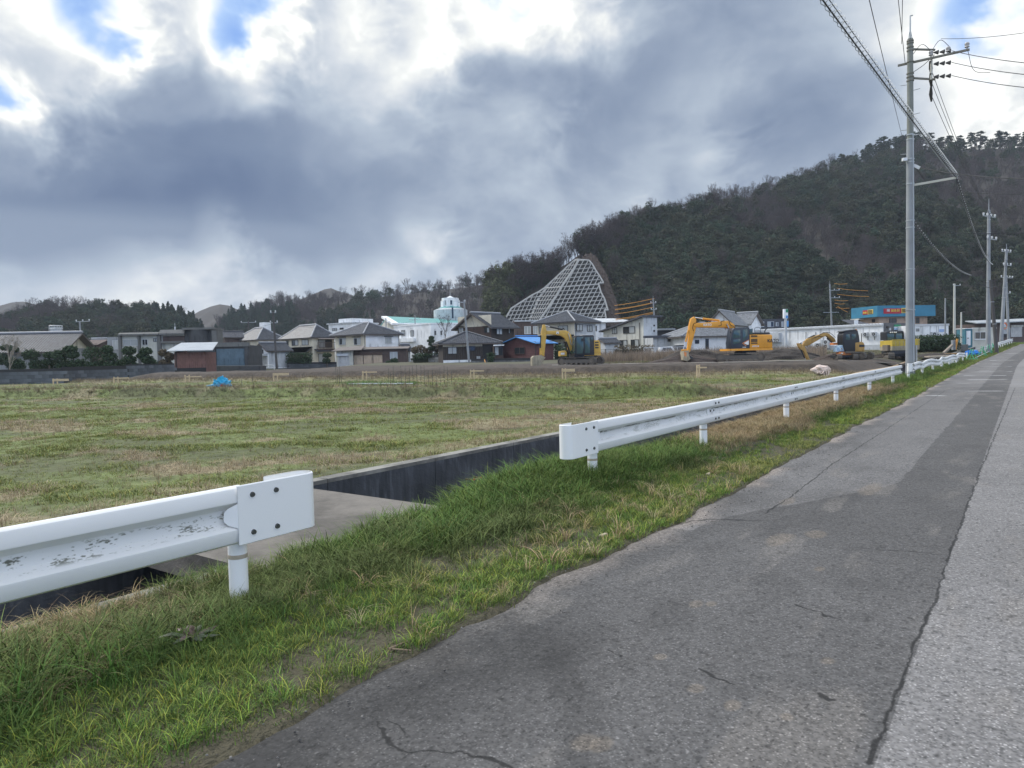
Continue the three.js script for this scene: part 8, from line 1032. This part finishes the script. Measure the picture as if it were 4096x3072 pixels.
  { const b = P(...K5(1999, 665), 105), o = thing('traffic_mirror', 'round convex traffic mirror on an orange post at the crossing', 'traffic mirror', b), y = (v) => P(...K5(1999, v), 105).y - b.y; mesh('post', [cyl(0.05, 0.05, y(490), 0, 0, 0, 10)], mat([0.75, 0.14, 0.03], 0.5), o); mesh('mirror_rim', [new THREE.TorusGeometry(0.42, 0.05, 8, 28).rotateY(0.5).translate(0.3, y(505), 0.1)], mat([0.75, 0.14, 0.03], 0.5), o); mesh('mirror', [new THREE.SphereGeometry(0.42, 20, 12).scale(1, 1, 0.25).rotateY(0.5).translate(0.3, y(505), 0.08)], mat([0.8, 0.8, 0.8], 0.03, { metal: 1 }), o); mesh('hood', [new THREE.TorusGeometry(0.47, 0.06, 6, 20, Math.PI).rotateY(0.5).translate(0.3, y(503), 0.16)], mat([0.75, 0.2, 0.08], 0.5), o); }
}
// ---------- small things on the near verge ----------
{
  const R = rngOf(3), stick = mat([0.20, 0.15, 0.10], 0.9), pale = mat([0.5, 0.42, 0.32], 0.85), vp = (px, py) => { const g = G(px, py, 0.03), [s, t] = ST(g.x, g.z); return RD(s, t, vergeY(s, t) + 0.015); };
  solo('stick', 'brown forked stick lying at the ragged asphalt edge', 'stick', [rod(vp(1555, 2595), vp(1630, 2563), 0.008, 0.005), rod(vp(1570, 2594), vp(1645, 2600), 0.006, 0.004)], stick); solo('wood_chip', 'small pale wood chip on the grass by the road edge', 'wood chip', [bar(vp(2402, 2142), vp(2425, 2133), 0.03, 0.012)], pale, 'wood chips'); solo('wood_chip', 'pale wood sliver at the dusty road edge', 'wood chip', [bar(vp(2828, 1895), vp(2850, 1884), 0.03, 0.012)], pale, 'wood chips');
  // dock plant: a rosette of long leaves
  const c = vp(770, 2570), o = thing('dock_plant', 'low dock plant with a rosette of broad purplish-green leaves in the verge', 'plant', c), lm = [mat([0.07, 0.085, 0.045], 0.5, { side: true }), mat([0.115, 0.065, 0.06], 0.5, { side: true })];
  for (let i = 0; i < 17; i++) { const a = i * 2.4 + R(), L = 0.08 + 0.08 * R(), w = 0.016 + 0.008 * R(), lift = 0.5 + 0.8 * R(), g = quadSheet(4, 8, (u, v) => { const wd = w * Math.sin(Math.PI * Math.min(0.97, 0.08 + v * 0.9)) * (u - 0.5) * 2, r = L * v, y = 0.02 + lift * r * (1 - v * 0.75) - 0.4 * wd * wd / w; return V(Math.cos(a) * r - Math.sin(a) * wd, y + 0.006 * Math.sin(v * 14) * Math.abs(u - 0.5), Math.sin(a) * r + Math.cos(a) * wd); }); mesh('leaf', [g], lm[i % 3 === 0 ? 1 : 0], o); }
  // pebbles and crumbs of asphalt at the edge
  const peb = new THREE.IcosahedronGeometry(1, 1), N = 800, im = new THREE.InstancedMesh(peb, mat([0.13, 0.125, 0.12], 0.9), N), M4 = new THREE.Matrix4(), Q = new THREE.Quaternion(); im.name = 'edge_gravel'; im.userData.kind = 'stuff'; for (let i = 0; i < N; i++) { const s = lerp(0.2, 14, R() ** 1.4), t = edgeT(s) + (R() - 0.75) * 0.5, k = 0.0025 + 0.005 * R() ** 3, p = RD(s, t, t > edgeT(s) ? vergeY(s, t) : 0.022); Q.setFromEuler(new THREE.Euler(R() * 6, R() * 6, 0)); M4.compose(p, Q, V(k, k * 0.6, k)); im.setMatrixAt(i, M4); const q = 0.6 + 1.0 * R(); im.setColorAt(i, C(q, q * 0.97, q * 0.93)); } scene.add(im);
}
scene.fog = new THREE.FogExp2(new THREE.Color(0.75, 0.83, 0.95), 0.0002);
scene.traverse((o) => { if (o.isMesh) { o.castShadow = true; o.receiveShadow = true; } });
renderer.render(scene, camera);
